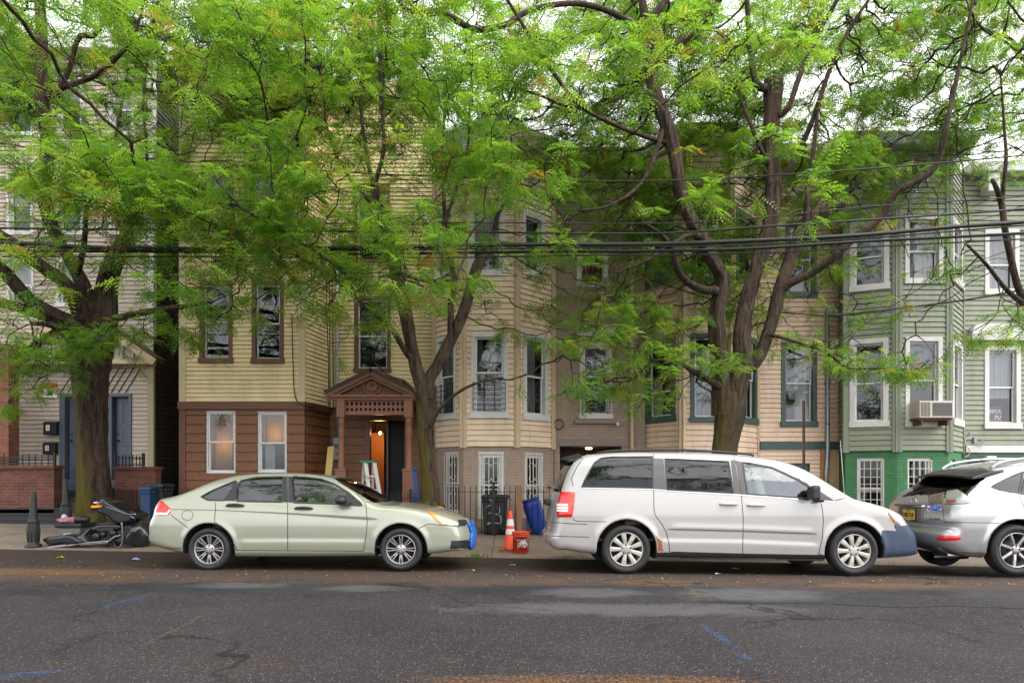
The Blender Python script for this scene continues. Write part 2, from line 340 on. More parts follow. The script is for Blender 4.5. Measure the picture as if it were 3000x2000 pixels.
BLUE_P = paint('blue_paint', (.03, .11, .28)); YEL_P = paint('yellow_paint', (.15, .12, .03))
mark([(272, 1797), (330, 1775), (390, 1760), (447, 1742)], [.03, .06, .07, .03], BLUE_P)
mark([(-40, 2000), (40, 1984), (110, 1978), (190, 1968)], [.05, .08, .06, .02], BLUE_P)
mark([(2050, 1828), (2100, 1858), (2150, 1895), (2192, 1932)], [.02, .04, .03, .03], BLUE_P)
mark([(425, 1895), (480, 1862), (540, 1835), (590, 1808)], [.02, .03, .03, .02], YEL_P)

mark([(1935, 1688), (1975, 1704), (2012, 1716), (2032, 1735), (2036, 1757)], [.03, .05, .04, .05, .03], paint('orange_grit', (.22, .10, .025)))
mark([(2036, 1757), (2200, 1764), (2400, 1762), (2620, 1772), (2800, 1768), (3050, 1776)], [.012, .016, .01, .018, .012, .014], M('crack_dark', (.006, .005, .005), .9))
# ------------------------------------------------------------------ house parts
def sid(name, c, var=.15, dirt=.32): return M(name, c, .55, 0, var, 1.3, .12, 90, .4, dirt=dirt, stretch=(1, 1, 3))
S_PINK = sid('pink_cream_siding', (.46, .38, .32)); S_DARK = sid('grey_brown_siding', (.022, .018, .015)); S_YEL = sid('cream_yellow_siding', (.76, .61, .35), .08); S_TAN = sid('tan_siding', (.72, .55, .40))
S_ROSE = sid('rose_tan_siding', (.72, .53, .40)); S_GRN = sid('sage_green_siding', (.225, .245, .180)); SHING = sid('brown_shingle', (.17, .068, .028), .3)
T_BRN = M('brown_trim', (.115, .042, .022), .5, var=.25, bmp=.1); T_CRM = M('cream_trim', (.55, .44, .28), .5); T_TAN = M('tan_trim', (.5, .37, .24), .5); T_TEAL = M('dark_teal_trim', (.035, .075, .068), .5)
T_GRN = M('sage_trim', (.185, .205, .15), .5); T_WHT = M('white_trim', (.56, .545, .53), .45, var=.07, dirt=.2); T_VIN = M('white_vinyl', (.62, .62, .63), .35, var=.04)
T_SLATE = M('slate_blue_paint', (.07, .085, .12), .45); B_GREY = brick('painted_grey_brick', (.29, .215, .168), (.315, .235, .185), (.25, .185, .145), .21, .072, .008, bmp=.35, var=.2)
B_GRN = brick('painted_green_brick', (.038, .145, .06), (.05, .175, .073), (.03, .115, .048), .21, .072, .008, bmp=.3, var=.25); B_RED = brick('red_brick', (.15, .036, .019), (.085, .022, .014), (.10, .07, .055), .2, .068, .010, var=.4)
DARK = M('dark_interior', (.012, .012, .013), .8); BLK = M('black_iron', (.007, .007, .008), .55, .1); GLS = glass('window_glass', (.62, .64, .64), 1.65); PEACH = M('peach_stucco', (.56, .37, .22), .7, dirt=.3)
ROOFM = M('tar_roof', (.05, .05, .052), .8, bmp=.3); GALV = M('galvanised_steel', (.34, .36, .40), .4, .7); CURT = M('pale_curtain', (.5, .5, .5), .8); CURT2 = M('grey_curtain', (.22, .23, .25), .8)
WHT_IRON = M('white_iron', (.62, .6, .56), .5, dirt=.5, dirtcol=(.2, .09, .04)); SHINGROOF = M('brown_roof_shingles', (.055, .035, .028), .85, var=.4, scale=18, bmp=.6, bscale=30)
class Face:
    def __init__(s, a, b):                      # (photo column, distance) of both ends, left to right
        s.p0 = Vector((PX(*a), a[1])); s.p1 = Vector((PX(*b), b[1])); s.d = s.p1-s.p0; s.L = s.d.length; s.t = s.d/s.L; s.n = Vector((s.t.y, -s.t.x))
    def u(s, px):
        k = (px-1500)/FPX; den = s.t.x-k*s.t.y
        return (k*s.p0.y-s.p0.x)/den
    def Y(s, u): return s.p0.y+s.t.y*u
    def z(s, px, py): return PZ(py, s.Y(s.u(px)))
    def w(s, u, z, d): q = s.p0+s.t*u+s.n*d; return (q.x, q.y, z)
    def box(s, mb, u0, u1, z0, z1, d0, d1):
        if u0 > u1: u0, u1 = u1, u0
        if d0 > d1: d0, d1 = d1, d0
        v = [s.w(u, z, d) for z in (z0, z1) for u, d in ((u0, d1), (u1, d1), (u1, d0), (u0, d0))]
        mb.add(v, [(0, 3, 2, 1), (4, 5, 6, 7), (0, 1, 5, 4), (1, 2, 6, 5), (2, 3, 7, 6), (3, 0, 4, 7)])
def free_iv(L, ops, a, b):
    iv = [(0, L)]
    for u0, u1, z0, z1 in ops:
        if z0 < b-1e-4 and z1 > a+1e-4:
            nx = []
            for p, q in iv:
                if u1 <= p or u0 >= q: nx.append((p, q))
                else:
                    if u0 > p: nx.append((p, u0))
                    if u1 < q: nx.append((u1, q))
            iv = nx
    return iv
def siding(mb, F, z0, z1, ops=(), e=.108, lap=.016, gap=.013):
    z = z0; k = 0
    while z < z1-1e-3:
        zt = min(z+e, z1); cuts = sorted({z, zt}|{o[2] for o in ops if z < o[2] < zt}|{o[3] for o in ops if z < o[3] < zt})
        for a, b in zip(cuts[:-1], cuts[1:]):
            da, db = lap*(1-(a-z)/e), lap*(1-(b-z)/e)
            segs = []
            for p, q in free_iv(F.L, ops, a, b):  # boards lap end over end here and there
                if q-p > .9 and random.random() < .55: m_ = lerp(p, q, random.uniform(.2, .8)); segs += [(p, m_, random.uniform(0, .003)), (m_, q, random.uniform(.003, .007))]
                else: segs.append((p, q, random.uniform(0, .004)))
            da0, db0 = da, db
            for p, q, sh_ in segs:
                da, db = da0+sh_, db0+sh_
                c = a
                if a == z and b-a > gap*1.5:     # open shadow gap under each lap
                    c = a+gap; mb.add([F.w(p, a, -.03), F.w(q, a, -.03), F.w(q, c, -.03), F.w(p, c, -.03)], [(0, 1, 2, 3)]); mb.add([F.w(p, c, -.03), F.w(q, c, -.03), F.w(q, c, da), F.w(p, c, da)], [(0, 1, 2, 3)]); mb.add([F.w(p, a, 0), F.w(q, a, 0), F.w(q, a, -.03), F.w(p, a, -.03)], [(0, 1, 2, 3)]); [mb.add([F.w(e_, a, 0), F.w(e_, a, -.03), F.w(e_, c, -.03), F.w(e_, c, da)], [(0, 1, 2, 3)]) for e_ in (p, q)]
                mb.add([F.w(p, c, da), F.w(q, c, da), F.w(q, b, db), F.w(p, b, db)], [(0, 1, 2, 3)])
        z = zt
def flatwall(mb, F, z0, z1, ops=(), d=0, deep=.12):
    cuts = sorted({z0, z1}|{o[2] for o in ops if z0 < o[2] < z1}|{o[3] for o in ops if z0 < o[3] < z1})
    for a, b in zip(cuts[:-1], cuts[1:]):
        for p, q in free_iv(F.L, ops, a, b): mb.add([F.w(p, a, d), F.w(q, a, d), F.w(q, b, d), F.w(p, b, d)], [(0, 1, 2, 3)])
    for u0, u1, a, b in ops:                    # reveals
        for (p, q) in (((u0, a), (u0, b)), ((u1, b), (u1, a)), ((u1, a), (u0, a)), ((u0, b), (u1, b))):
            mb.add([F.w(p[0], p[1], d), F.w(q[0], q[1], d), F.w(q[0], q[1], d-deep), F.w(p[0], p[1], d-deep)], [(0, 1, 2, 3)])
def window(root, F, l, r, top, bot, trim, cas=.09, rail=None, sash=T_VIN, curtain=None, bars=None, sill=True, inner=DARK, ref='m', back=None, label=None, proud=.03):
    """casing outline in photo pixels on a wall face; returns its opening. rail: row of the meeting rail"""
    pm = (l+r)/2 if ref == 'm' else l if ref == 'l' else r
    u0, u1 = F.u(l), F.u(r); z0, z1 = F.z(pm, bot), F.z(pm, top); cb = cas*1.25 if sill else cas
    f = MB(); a0, a1, b0, b1 = u0+cas, u1-cas, z0+cb, z1-cas
    F.box(f, u0, a0, b0, b1, -.10, proud); F.box(f, a1, u1, b0, b1, -.10, proud); F.box(f, u0, u1, b1, z1, -.10, proud+.003); F.box(f, u0-(.02 if sill else 0), u1+(.02 if sill else 0), z0, b0, -.10, proud+(.03 if sill else .003))
    w = f.build('window', trim, root, .006, label)
    zr = F.z(pm, rail) if rail else (b0+b1)/2; s = .038
    f = MB()
    for (c0, c1, d) in ((b0, zr+s/2, -.075), (zr-s/2, b1, -.045)):
        F.box(f, a0, a0+s, c0, c1, d-.03, d); F.box(f, a1-s, a1, c0, c1, d-.03, d); F.box(f, a0+s, a1-s, c0, c0+s, d-.03, d); F.box(f, a0+s, a1-s, c1-s, c1, d-.03, d)
    f.build('sash', sash, w, .003)
    f = MB()
    for (c0, c1, d) in ((b0+s, zr-s/2, -.09), (zr+s/2, b1-s, -.06)): f.add([F.w(a0+s, c0, d), F.w(a1-s, c0, d), F.w(a1-s, c1, d), F.w(a0+s, c1, d)], [(0, 1, 2, 3)])
    f.build('pane', GLS, w)
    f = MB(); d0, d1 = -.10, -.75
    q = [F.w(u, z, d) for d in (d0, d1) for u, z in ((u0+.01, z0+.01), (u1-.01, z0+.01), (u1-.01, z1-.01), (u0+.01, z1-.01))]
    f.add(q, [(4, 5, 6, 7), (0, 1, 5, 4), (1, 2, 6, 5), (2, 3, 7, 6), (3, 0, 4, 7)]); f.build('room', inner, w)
    if back is not None:
        f = MB(); F.box(f, a0+.02, a1-.02, b0, b1, -.5, -.52); f.build('room_back', back, w)
    if curtain:
        for (c0, c1, e0, e1, mt) in curtain:    # fractions across and up
            f = MB(); f.smooth = True; n = 26; vs = []
            for i in range(n+1):
                uu = lerp(a0, a1, lerp(c0, c1, i/n)); dd = -.17+.025*math.sin(i*1.9)+.012*math.sin(i*.7)
                vs += [F.w(uu, lerp(b0, b1, e0), dd), F.w(uu, lerp(b0, b1, e1), dd)]
            f.add(vs, [(2*i, 2*i+2, 2*i+3, 2*i+1) for i in range(n)]); f.build('curtain', mt, w)
    if bars:
        kind, ty, by, mt = bars; f = MB(); zt, zb = F.z(pm, ty), F.z(pm, by); D = proud+.05
        bu0, bu1 = u0+cas*.55, u1-cas*.55
        def B(p, q, wd=.016): f.bar(F.w(p[0], p[1], D), F.w(q[0], q[1], D), wd, wd, up=(F.n.x, F.n.y, 0))
        if kind == 'guard':
            for k in range(4): B((lerp(bu0, bu1, k/3), zb), (lerp(bu0, bu1, k/3), zt+.04))
            for k in range(6): B((bu0, lerp(zb+.04, zt, k/5)), (bu1, lerp(zb+.04, zt, k/5)), .014)
        elif kind == 'grid':
            for k in range(5): B((lerp(bu0, bu1, k/4), zb), (lerp(bu0, bu1, k/4), zt))
            for k, t in enumerate((0, .18, .35, .5, .62, .655, .82, 1)): B((bu0, lerp(zt, zb, t)), (bu1, lerp(zt, zb, t)), .013)
        else:                                   # scrolled grille
            for k in range(6): B((lerp(bu0, bu1, k/5), zb), (lerp(bu0, bu1, k/5), zt))
            for t in (0, .06, .5, .56, 1): B((bu0-.03, lerp(zt, zb, t)), (bu1+.03, lerp(zt, zb, t)), .018)
            cu = (bu0+bu1)/2; ww = (bu1-bu0)*.26
            for zc, sg in ((lerp(zt, zb, .22), 1), (lerp(zt, zb, .38), -1), (lerp(zt, zb, .70), 1), (lerp(zt, zb, .86), -1)):
                for sd in (-1, 1):
                    pts = []
                    for i in range(15):
                        t = i/14; an = t*4.2; rr = ww*.95*(1-t*.75); pts.append(F.w(cu+sd*(ww*.9-rr*math.cos(an)), zc+sg*rr*math.sin(an), D))
                    f.tube(pts, .007, 5)
        f.build('window_bars', mt, w)
    return (u0+.004, u1-.004, z0+.004, z1-.004)
def cornerboard(mb, F, u, z0, z1, w=.12, d=.03): F.box(mb, u-w/2, u+w/2, z0, z1, -.05, d)
def curtain2(m=None): m = m or CURT; return [(0, .3, .0, 1, m), (.7, 1, .0, 1, m)]

# ------------------------------------------------------------------ pink-cream house with the gabled entrance (far left)
def house_left():
    Y = 17.0; xr = PX(450, Y); g0 = ground(-11, 17)
    root = thing('row_house', 'pink cream sided house at left with gabled slate blue double entrance and dark side wall', 'house', (-11, Y, g0))
    F = Face((-420, Y), (450, Y)); ztop = PZ(165, Y); ops = []
    for (l, r, t, b, ra) in ((165, 245, 500, 690, 600), (20, 100, 500, 690, 600), (-160, -80, 500, 690, 600), (320, 395, 500, 690, 600), (165, 245, 230, 400, 320), (320, 395, 230, 400, 320), (20, 100, 230, 400, 320), (165, 245, 760, 900, 835), (20, 100, 760, 900, 835)):
        ops.append(window(root, F, l, r, t, b, T_WHT, .08, ra, curtain=[(0, 1, .4, 1, CURT)]))
    dz0, dz1 = PZ(1402, Y), PZ(1152, Y); du0, du1 = F.u(176), F.u(387); ops.append((du0, du1, dz0-.15, dz1))
    mb = MB(); siding(mb, F, g0-.1, ztop, ops); mb.build('front_siding', S_PINK, root)
    # right side wall, seen down the alley
    S = Face((440, Y), (440*1.0, Y)) if False else None
    FS = Face.__new__(Face); FS.p0 = Vector((xr, Y)); FS.p1 = Vector((xr, Y+9)); FS.d = FS.p1-FS.p0; FS.L = 9; FS.t = Vector((0, 1)); FS.n = Vector((1, 0))
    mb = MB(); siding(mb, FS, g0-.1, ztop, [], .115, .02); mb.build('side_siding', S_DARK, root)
    mb = MB(); F.box(mb, F.L-.13, F.L+.02, PZ(985, Y), ztop, -.1, .035); mb.build('corner_board', T_WHT, root)
    mb = MB(); mb.box(F.p0.x, xr+.25, Y-.35, Y+9.2, ztop, ztop+.28); mb.build('roof', T_WHT, root)
    mb = MB(); mb.box(F.p0.x, xr-.05, Y+.95, Y+9, g0-.3, ztop); mb.build('hidden_mass', S_DARK, root)
    # entrance frame, doors
    mb = MB(); um = (du0+du1)/2
    for a, b in ((du0, F.u(192)), (F.u(378), du1), (F.u(268), F.u(330))): F.box(mb, a, b, dz0-.15, dz1-.09, -.2, .04)
    F.box(mb, du0, du1, dz1-.09, dz1, -.2, .05); mb.build('door_frame', T_SLATE, root, .008)
    mb = MB(); F.box(mb, du0, du1, dz0-.3, dz0-.02, -.25, .25); mb.build('threshold', T_SLATE, root, .01)
    for a, b in ((192, 268), (330, 378)):
        d = MB(); p, q = F.u(a)+.03, F.u(b)-.01; F.box(d, p, q, dz0-.02, dz1-.09, -.16, -.11)
        do = d.build('door', T_SLATE, root); d = MB(); w_ = q-p
        for zz0, zz1 in ((.08, .32), (.40, .62), (.68, .94)):
            for s0, s1 in ((.12, .46), (.54, .88)):
                z0_, z1_ = lerp(dz0, dz1-.09, zz0), lerp(dz0, dz1-.09, zz1); F.box(d, p+w_*s0, p+w_*s1, z0_, z1_, -.11, -.098)
        d.build('door_panel', T_SLATE, do, .006)
        d = MB(); d.ball(F.w(p+.07, dz0+.95, -.06), .03); d.build('handle', BLK, do); d = MB(); d.ball(F.w(p+.07, dz0+1.12, -.08), .02); d.build('lock', BLK, do)
    # gabled hood over the entrance
    Yg = 16.72; gx0, gx1, gxm = PX(28, Yg), PX(452, Yg), PX(240, Yg); ze, za = PZ(1052, Yg), PZ(905, Yg)
    gb = MB(); gb.prism([(gx0+.1, ze), (gx1-.1, ze), (gxm, za-.12)], Yg+.02, Y+.05); gb.build('gable_tympanum', S_PINK, root)
    BT = M('batten_dark', (.2, .165, .135), .6)  # battens in a darker tone than the siding
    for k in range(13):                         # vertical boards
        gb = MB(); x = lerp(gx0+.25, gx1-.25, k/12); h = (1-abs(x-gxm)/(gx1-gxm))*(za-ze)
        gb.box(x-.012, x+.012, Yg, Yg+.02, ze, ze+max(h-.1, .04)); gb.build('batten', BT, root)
    for sx in (-1, 1):
        e = MB(); x1 = gx0-.12 if sx < 0 else gx1+.12; t = Vector((x1-gxm, 0, ze-.05-za)); L = t.length; t.normalize(); nrm = Vector((-t.z, 0, t.x))*(1 if sx > 0 else -1)
        c = Vector((gxm, 0, za))+t*L/2; e.obox((c.x, (Yg-.22+Y)/2, c.z+.03), t*L/2, (0, (Y-Yg+.22)/2, 0), nrm*.045); e.build('gable_roof', SHINGROOF, root)
        e = MB(); e.obox((c.x, Yg-.23, c.z-.06), t*L/2, (0, .02, 0), nrm*.085); e.build('barge_board', T_TAN, root)
    e = MB(); e.box(gx0+.1, gx1-.1, Yg-.02, Y, ze-.11, ze); e.build('gable_beam', T_CRM, root)
    e = MB(); e.box(PX(436, Y), PX(452, Y)+.01, Y-.06, Y+.02, g0, ze-.11); e.build('corner_post', M('cream_post', (.34, .28, .18), .5), root)
    e = MB()                                    # diagonal boards over the doors
    for k in range(10):
        a = F.u(180+k*21); e.bar(F.w(a, PZ(1150, Y), .028), F.w(a+.38, PZ(1078, Y), .028), .02, .012, up=(0, -1, 0))
    e.build('diagonal_board', S_DARK, root)
house_left()
def brick_pieces():
    Y = 16.0; g = ground(-11, Y)
    mb = MB(); mb.box(PX(-160, 15.6), PX(25, 15.6), 15.6, 15.94, g-.3, PZ(1005, 15.6)); solo(mb, 'brick_pillar', brick('orange_brick', (.24, .062, .03), (.16, .042, .022), (.13, .09, .07), .2, .068, .010, var=.4), 'red brick pillar rising from the low wall at the far left edge', 'pillar')
    mb = MB(); mb.box(PX(-200, 15.3), PX(158, 15.3), 15.3, 15.58, ground(-10.5, 15)-.3, PZ(1372, 15.3)); mb.box(PX(-200, 15.3), PX(163, 15.3), 15.24, 15.6, PZ(1372, 15.3), PZ(1362, 15.3))
    solo(mb, 'brick_wall', B_RED, 'low red brick wall left of the dark stairs', 'wall')
    mb = MB(); mb.box(PX(335, 15.2), PX(455, 15.2), 15.2, 15.45, g-.4, PZ(1374, 15.2)); mb.box(PX(333, 15.2), PX(458, 15.2), 15.15, 15.5, PZ(1374, 15.2), PZ(1366, 15.2))
    solo(mb, 'brick_wall', B_RED, 'low red brick wall right of the left tree trunk', 'wall')
    def rail(px0, px1, top, bot, Y, label, n, grid=False):
        mb = MB(); x0, x1 = PX(px0, Y), PX(px1, Y); z0, z1 = PZ(bot, Y), PZ(top, Y)
        for z in ([z0+.04, z1-.06] + ([lerp(z0, z1, .5)] if grid else [])): mb.bar((x0, Y, z), (x1, Y, z), .025)
        for k in range(n): x = lerp(x0, x1, k/(n-1)); t = k in (0, n-1); mb.bar((x, Y, z0), (x, Y, z1+(.05 if t else 0)), .05 if t else .018)
        solo(mb, 'iron_railing', BLK, label, 'railing')
    rail(-120, 160, 1331, 1362, 15.4, 'short black iron railing on top of the left brick wall', 16, True)
    rail(338, 420, 1333, 1366, 15.3, 'short black iron railing on the brick wall right of the left tree', 9)
    mb = MB(); Yq = 15.05; z0, z1 = ground(-8.4, Yq)+.05, PZ(1432, Yq)
    for k in range(9): x = lerp(PX(338, Yq), PX(398, Yq), k/8); mb.bar((x, Yq, z0), (x, Yq, z1), .022)
    for z in (z0+.08, z1-.05): mb.bar((PX(338, Yq), Yq, z), (PX(398, Yq), Yq, z), .03)
    solo(mb, 'iron_gate', M('rusty_iron', (.06, .025, .018), .7, .3, .4), 'rusty iron gate low against the brick wall behind the motorcycle', 'gate')
    DK = M('dark_grey_steps', (.018, .019, .021), .6, bmp=.2, stretch=(1, 6, 6)); mb = MB(); n = 7; zt, zb = PZ(1428, 16.6), ground(-10.4, 15.0)
    for k in range(n):
        t0, t1 = k/n, (k+1)/n; z = lerp(zb, zt, t1); mb.box(PX(lerp(-130, 185, t1), 15.5), PX(246, 15.6), lerp(14.9, 16.3, t0), 16.95, lerp(zb, zt, t0)-(.4 if k == 0 else .02), z-.03)
        mb.box(PX(lerp(-130, 185, t1), 15.5)-.02, PX(246, 15.6)+.02, lerp(14.9, 16.3, t0)-.03, 16.96, z-.03, z)
    solo(mb, 'entrance_stairs', DK, 'dark grey entrance stairs climbing to the slate blue door', 'stairs')
    for (num, l, r, t, b) in (('2', 137, 175, 1240, 1274), ('3', 135, 172, 1301, 1330)):
        Y = 16.98; x0, x1, z0, z1 = PX(l, Y), PX(r, Y), PZ(b, Y), PZ(t, Y)
        root = thing('mailbox', f'black mailbox marked with a white {num} on the pink siding', 'mailbox', ((x0+x1)/2, Y, z0), 'black mailboxes on the siding')
        mb = MB(); mb.box(x0, x1, Y-.14, Y-.022, z0, z1); mb.build('body', BLK, root, .012)
        mb = MB(); mb.prism([(Y-.16, z1-.01), (Y-.022, z1-.01), (Y-.022, z1+.045), (Y-.05, z1+.05)], x0-.01, x1+.01, 'YZ'); mb.build('lid', BLK, root)
        xm = lerp(x0, x1, .38); mb = MB(); mb.box(xm-.045, xm+.045, Y-.145, Y-.14, lerp(z0, z1, .35), lerp(z0, z1, .85)); pl = mb.build('number_plate', M('plate_white', (.7, .7, .7), .5), root)
        text('number', num, .12, BLK, Matrix.Translation((xm, Y-.149, lerp(z0, z1, .44))) @ Matrix.Rotation(R(90), 4, 'X'), pl)
    Y = 16.97; mb = MB(); mb.mi = 0; mb.box(PX(128, Y), PX(168, Y), Y-.02, Y-.005, PZ(1165, Y), PZ(1136, Y)); mb.mi = 1; mb.box(PX(128, Y), PX(168, Y), Y-.022, Y-.005, PZ(1136, Y)+.001, PZ(1122, Y))
    mb.mi = 2; mb.box(PX(140, Y), PX(156, Y), Y-.024, Y-.02, PZ(1158, Y), PZ(1143, Y)); mb.box(PX(146, Y), PX(162, Y), Y-.0245, Y-.02, PZ(1149, Y), PZ(1145, Y))
    solo(mb, 'warning_sign', [M('sign_white', (.75, .75, .75), .4), M('sign_red', (.5, .03, .03), .4), BLK], 'small red and white warning sign on the pink siding', 'sign')
def text(name, s, size, mat, mtx, parent=None, align='CENTER', ext=.0015, sx=1.0, bold=0):
    cu = bpy.data.curves.new(name, 'FONT'); cu.body = s; cu.size = size; cu.align_x = align; cu.extrude = ext; cu.offset = bold
    o = bpy.data.objects.new(name+'_src', cu); COL.objects.link(o); dg = bpy.context.evaluated_depsgraph_get(); me = bpy.data.meshes.new_from_object(o.evaluated_get(dg)); bpy.data.objects.remove(o); bpy.data.curves.remove(cu)
    off = WLOC.get(parent.name, Vector((0, 0, 0))) if parent is not None else Vector((0, 0, 0))
    me.transform(Matrix.Translation(-off) @ mtx @ Matrix.Diagonal((sx, 1, 1, 1))); me.materials.clear(); me.materials.append(mat); me.name = name
    ob = bpy.data.objects.new(name, me); COL.objects.link(ob); WLOC[ob.name] = off
    if parent is not None: ob.parent = parent
    return ob
brick_pieces()

def translucent(name, c, ct):
    m, nt, b, o = mat_base(name); n = noise(nt, coords(nt, 'Pos'), 9, 5, .7); nt.links.new(mix(nt, n, [v*.5 for v in c], [v*1.4 for v in c]), b.inputs['Base Color']); b.inputs['Roughness'].default_value = .8
    t = NN(nt, 'BsdfTranslucent', Color=(*ct, 1)); x = NN(nt, 'MixShader'); x.inputs[0].default_value = .6; nt.links.new(b.outputs[0], x.inputs[1]); nt.links.new(t.outputs[0], x.inputs[2]); nt.links.new(x.outputs[0], o.inputs[0]); return m
# ------------------------------------------------------------------ cream-yellow house with brown ground floor and carved porch
def house_yellow():
    Yb, Y = 15.8, 17.0; g0 = ground(-5, 16)
    root = thing('row_house', 'cream yellow clapboard house with brown shingled ground floor and open front door', 'house', (-5, Y, g0))
    FB = Face((530, Yb), (893, Yb)); FA = Face((893, Yb), (966, Y)); FM = Face((966, Y), (1279, Y)); ztop = PZ(290, Y)
    zsplit = PZ(1177, Yb)
    WARM = translucent('warm_blind', (.42, .24, .08), (.6, .36, .12)); wk = dict(cas=.075, sash=T_VIN)
    opB = [window(root, FB, 585, 682, 822, 1063, T_BRN, .09, 943), window(root, FB, 738, 832, 822, 1065, T_BRN, .09, 947),
           window(root, FB, 590, 684, 470, 715, T_BRN, .09, 590, curtain=[(0, 1, .5, 1, CURT)]), window(root, FB, 733, 826, 470, 715, T_BRN, .09, 590, curtain=[(0, 1, .3, 1, CURT)])]
    opL = [window(root, FB, 603, 691, 1202, 1386, T_VIN, .04, 1294, curtain=[(0, 1, .5, 1, WARM), (.0, .8, 0, .5, WARM)], sill=False, proud=-.02), window(root, FB, 754, 841, 1204, 1384, T_VIN, .04, 1297, curtain=[(0, 1, .5, 1, WARM), (.15, .5, 0, .5, CURT)], sill=False, proud=-.02)]
    opM = [window(root, FM, 1038, 1145, 868, 1092, T_BRN, .09, 984), window(root, FM, 1036, 1143, 540, 770, T_BRN, .09, 655, curtain=[(0, 1, .3, 1, CURT)])]
    mb = MB(); siding(mb, FB, zsplit, ztop, opB, .101); mb.build('bay_siding', S_YEL, root)
    mb = MB(); siding(mb, FA, zsplit, ztop, [], .101); mb.build('angled_siding', S_YEL, root)
    mb = MB(); siding(mb, FM, zsplit, ztop, opM, .101); mb.build('front_siding', S_YEL, root)
    mb = MB(); siding(mb, FB, g0-.3, zsplit-.17, opL, .215, .022); siding(mb, FA, g0-.3, zsplit-.17, [], .215, .022)
    dl, dr, dt = 1085, 1186, 1232; FMd = (FM.u(dl), FM.u(dr), g0-.3, PZ(dt, Y))
    siding(mb, FM, g0-.3, zsplit-.05, [FMd], .215, .022); o = mb.build('shingle_base', SHING, root)
    mb = MB()
    for k in range(46):                         # vertical shingle joints
        z = g0+.15+.215*random.randint(0, 11)-.45; u = random.uniform(.1, FB.L-.1)
        if z+.2 < zsplit-.2 and not any(a-.02 < u < b+.02 and c < z+.2 and d > z for a, b, c, d in opL): FB.box(mb, u-.005, u+.003, z+.016, z+.20, 0, .0135)
    mb.build('shingle_joint', M('joint_dark', (.06, .022, .01), .8), root)
    mb = MB(); FB.box(mb, -.05, FB.L+.02, zsplit-.17, zsplit, -.05, .07); FA.box(mb, 0, FA.L, zsplit-.165, zsplit-.004, -.05, .065); mb.build('belt_course', T_BRN, root)
    mb = MB(); FB.box(mb, -.03, .12, zsplit, ztop, -.05, .035); FB.box(mb, FB.L-.14, FB.L+.01, zsplit, ztop, -.05, .035); mb.build('corner_board', T_CRM, root)
    mb = MB(); FB.box(mb, -.03, .12, g0-.3, zsplit-.17, -.05, .035); mb.build('corner_board', T_BRN, root)
    # left flank and roof
    FS = Face.__new__(Face); FS.p0 = Vector((FB.p0.x, Yb+9)); FS.p1 = FB.p0; FS.d = FS.p1-FS.p0; FS.L = 9; FS.t = Vector((0, -1)); FS.n = Vector((-1, 0))
    mb = MB(); siding(mb, FS, g0-.3, ztop, [], .101); mb.build('side_siding', S_YEL, root)
    mb = MB(); mb.prism([(FB.p0.x-.1, Yb-.18), (FB.p1.x+.1, Yb-.18), (FM.p0.x+.12, Y-.2), (FM.p1.x, Y-.2), (FM.p1.x, Yb+9), (FB.p0.x-.1, Yb+9)], ztop, ztop+.35, 'XY'); mb.build('roof', M('cream_cornice', (.5, .42, .28), .6), root)
    # entrance hall behind the open door
    h = MB(); x0, x1, z0, z1 = PX(1040, Y), PX(1230, Y), g0, PZ(1215, Y)
    h.add([(x, y, z) for y in (Y+.06, Y+2.6) for x, z in ((x0, z0), (x1, z0), (x1, z1), (x0, z1))], [(4, 5, 6, 7), (0, 1, 5, 4), (1, 2, 6, 5), (2, 3, 7, 6), (3, 0, 4, 7)])
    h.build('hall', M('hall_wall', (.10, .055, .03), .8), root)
    h = MB(); h.box(PX(1070, Y+1.9), PX(1126, Y+1.9), Y+1.85, Y+1.9, z0, PZ(1268, Y+1.9)); d = h.build('inner_door', M('orange_wood', (.36, .13, .028), .45, stretch=(9, 9, .6)), root)
    h = MB(); h.box(PX(1131, Y), PX(1190, Y), Y+.25, Y+.3, z0, z1); h.build('dark_panel', DARK, root)  # dark panel across the right half of the doorway
    h = MB()
    for a, b in ((dl-16, dl), (dr, dr+12)): FM.box(h, FM.u(a), FM.u(b), g0, PZ(dt-10, Y), -.12, .05)
    FM.box(h, FM.u(dl-16), FM.u(dr+12), PZ(dt, Y), PZ(dt-12, Y), -.12, .055); h.build('door_frame', T_BRN, root)
    h = MB(); h.obox((PX(1128, Y)+.05, Y+.45, (z0+PZ(dt, Y))/2), (.025, 0, 0), (0, .42, 0), (0, 0, (PZ(dt, Y)-z0)/2)); h.build('door', M('black_door', (.02, .018, .018), .4), root)
    bl = P(1114, 1268, Y+1.2)
    h = MB(); h.ball(bl, .035); h.build('light_bulb', emit('bulb', (1, .62, .25), 25), root)
    L = bpy.data.lights.new('hall_lamp', 'POINT'); L.energy = 9; L.color = (1, .55, .2); L.shadow_soft_size = .05; lo = bpy.data.objects.new('hall_lamp', L); COL.objects.link(lo); lo.location = (bl.x, bl.y-.12, bl.z)
    mb = MB(); mb.box(FB.p0.x+.06, FM.p1.x-.02, Y+2.75, Y+8.9, g0-.3, ztop-.02); mb.build('hidden_mass', S_DARK, root)  # solid mass added out of sight so no light leaks through
    for u, z in ((FB.u(648), PZ(1300, Yb)), (FB.u(800), PZ(1270, Yb))):
        q = FB.w(u, z, -.42); L2 = bpy.data.lights.new('room_lamp', 'POINT'); L2.energy = 1.3; L2.color = (1, .6, .22); L2.shadow_soft_size = .06; l2 = bpy.data.objects.new('room_lamp', L2); COL.objects.link(l2); l2.location = q
    return root
HY = house_yellow()
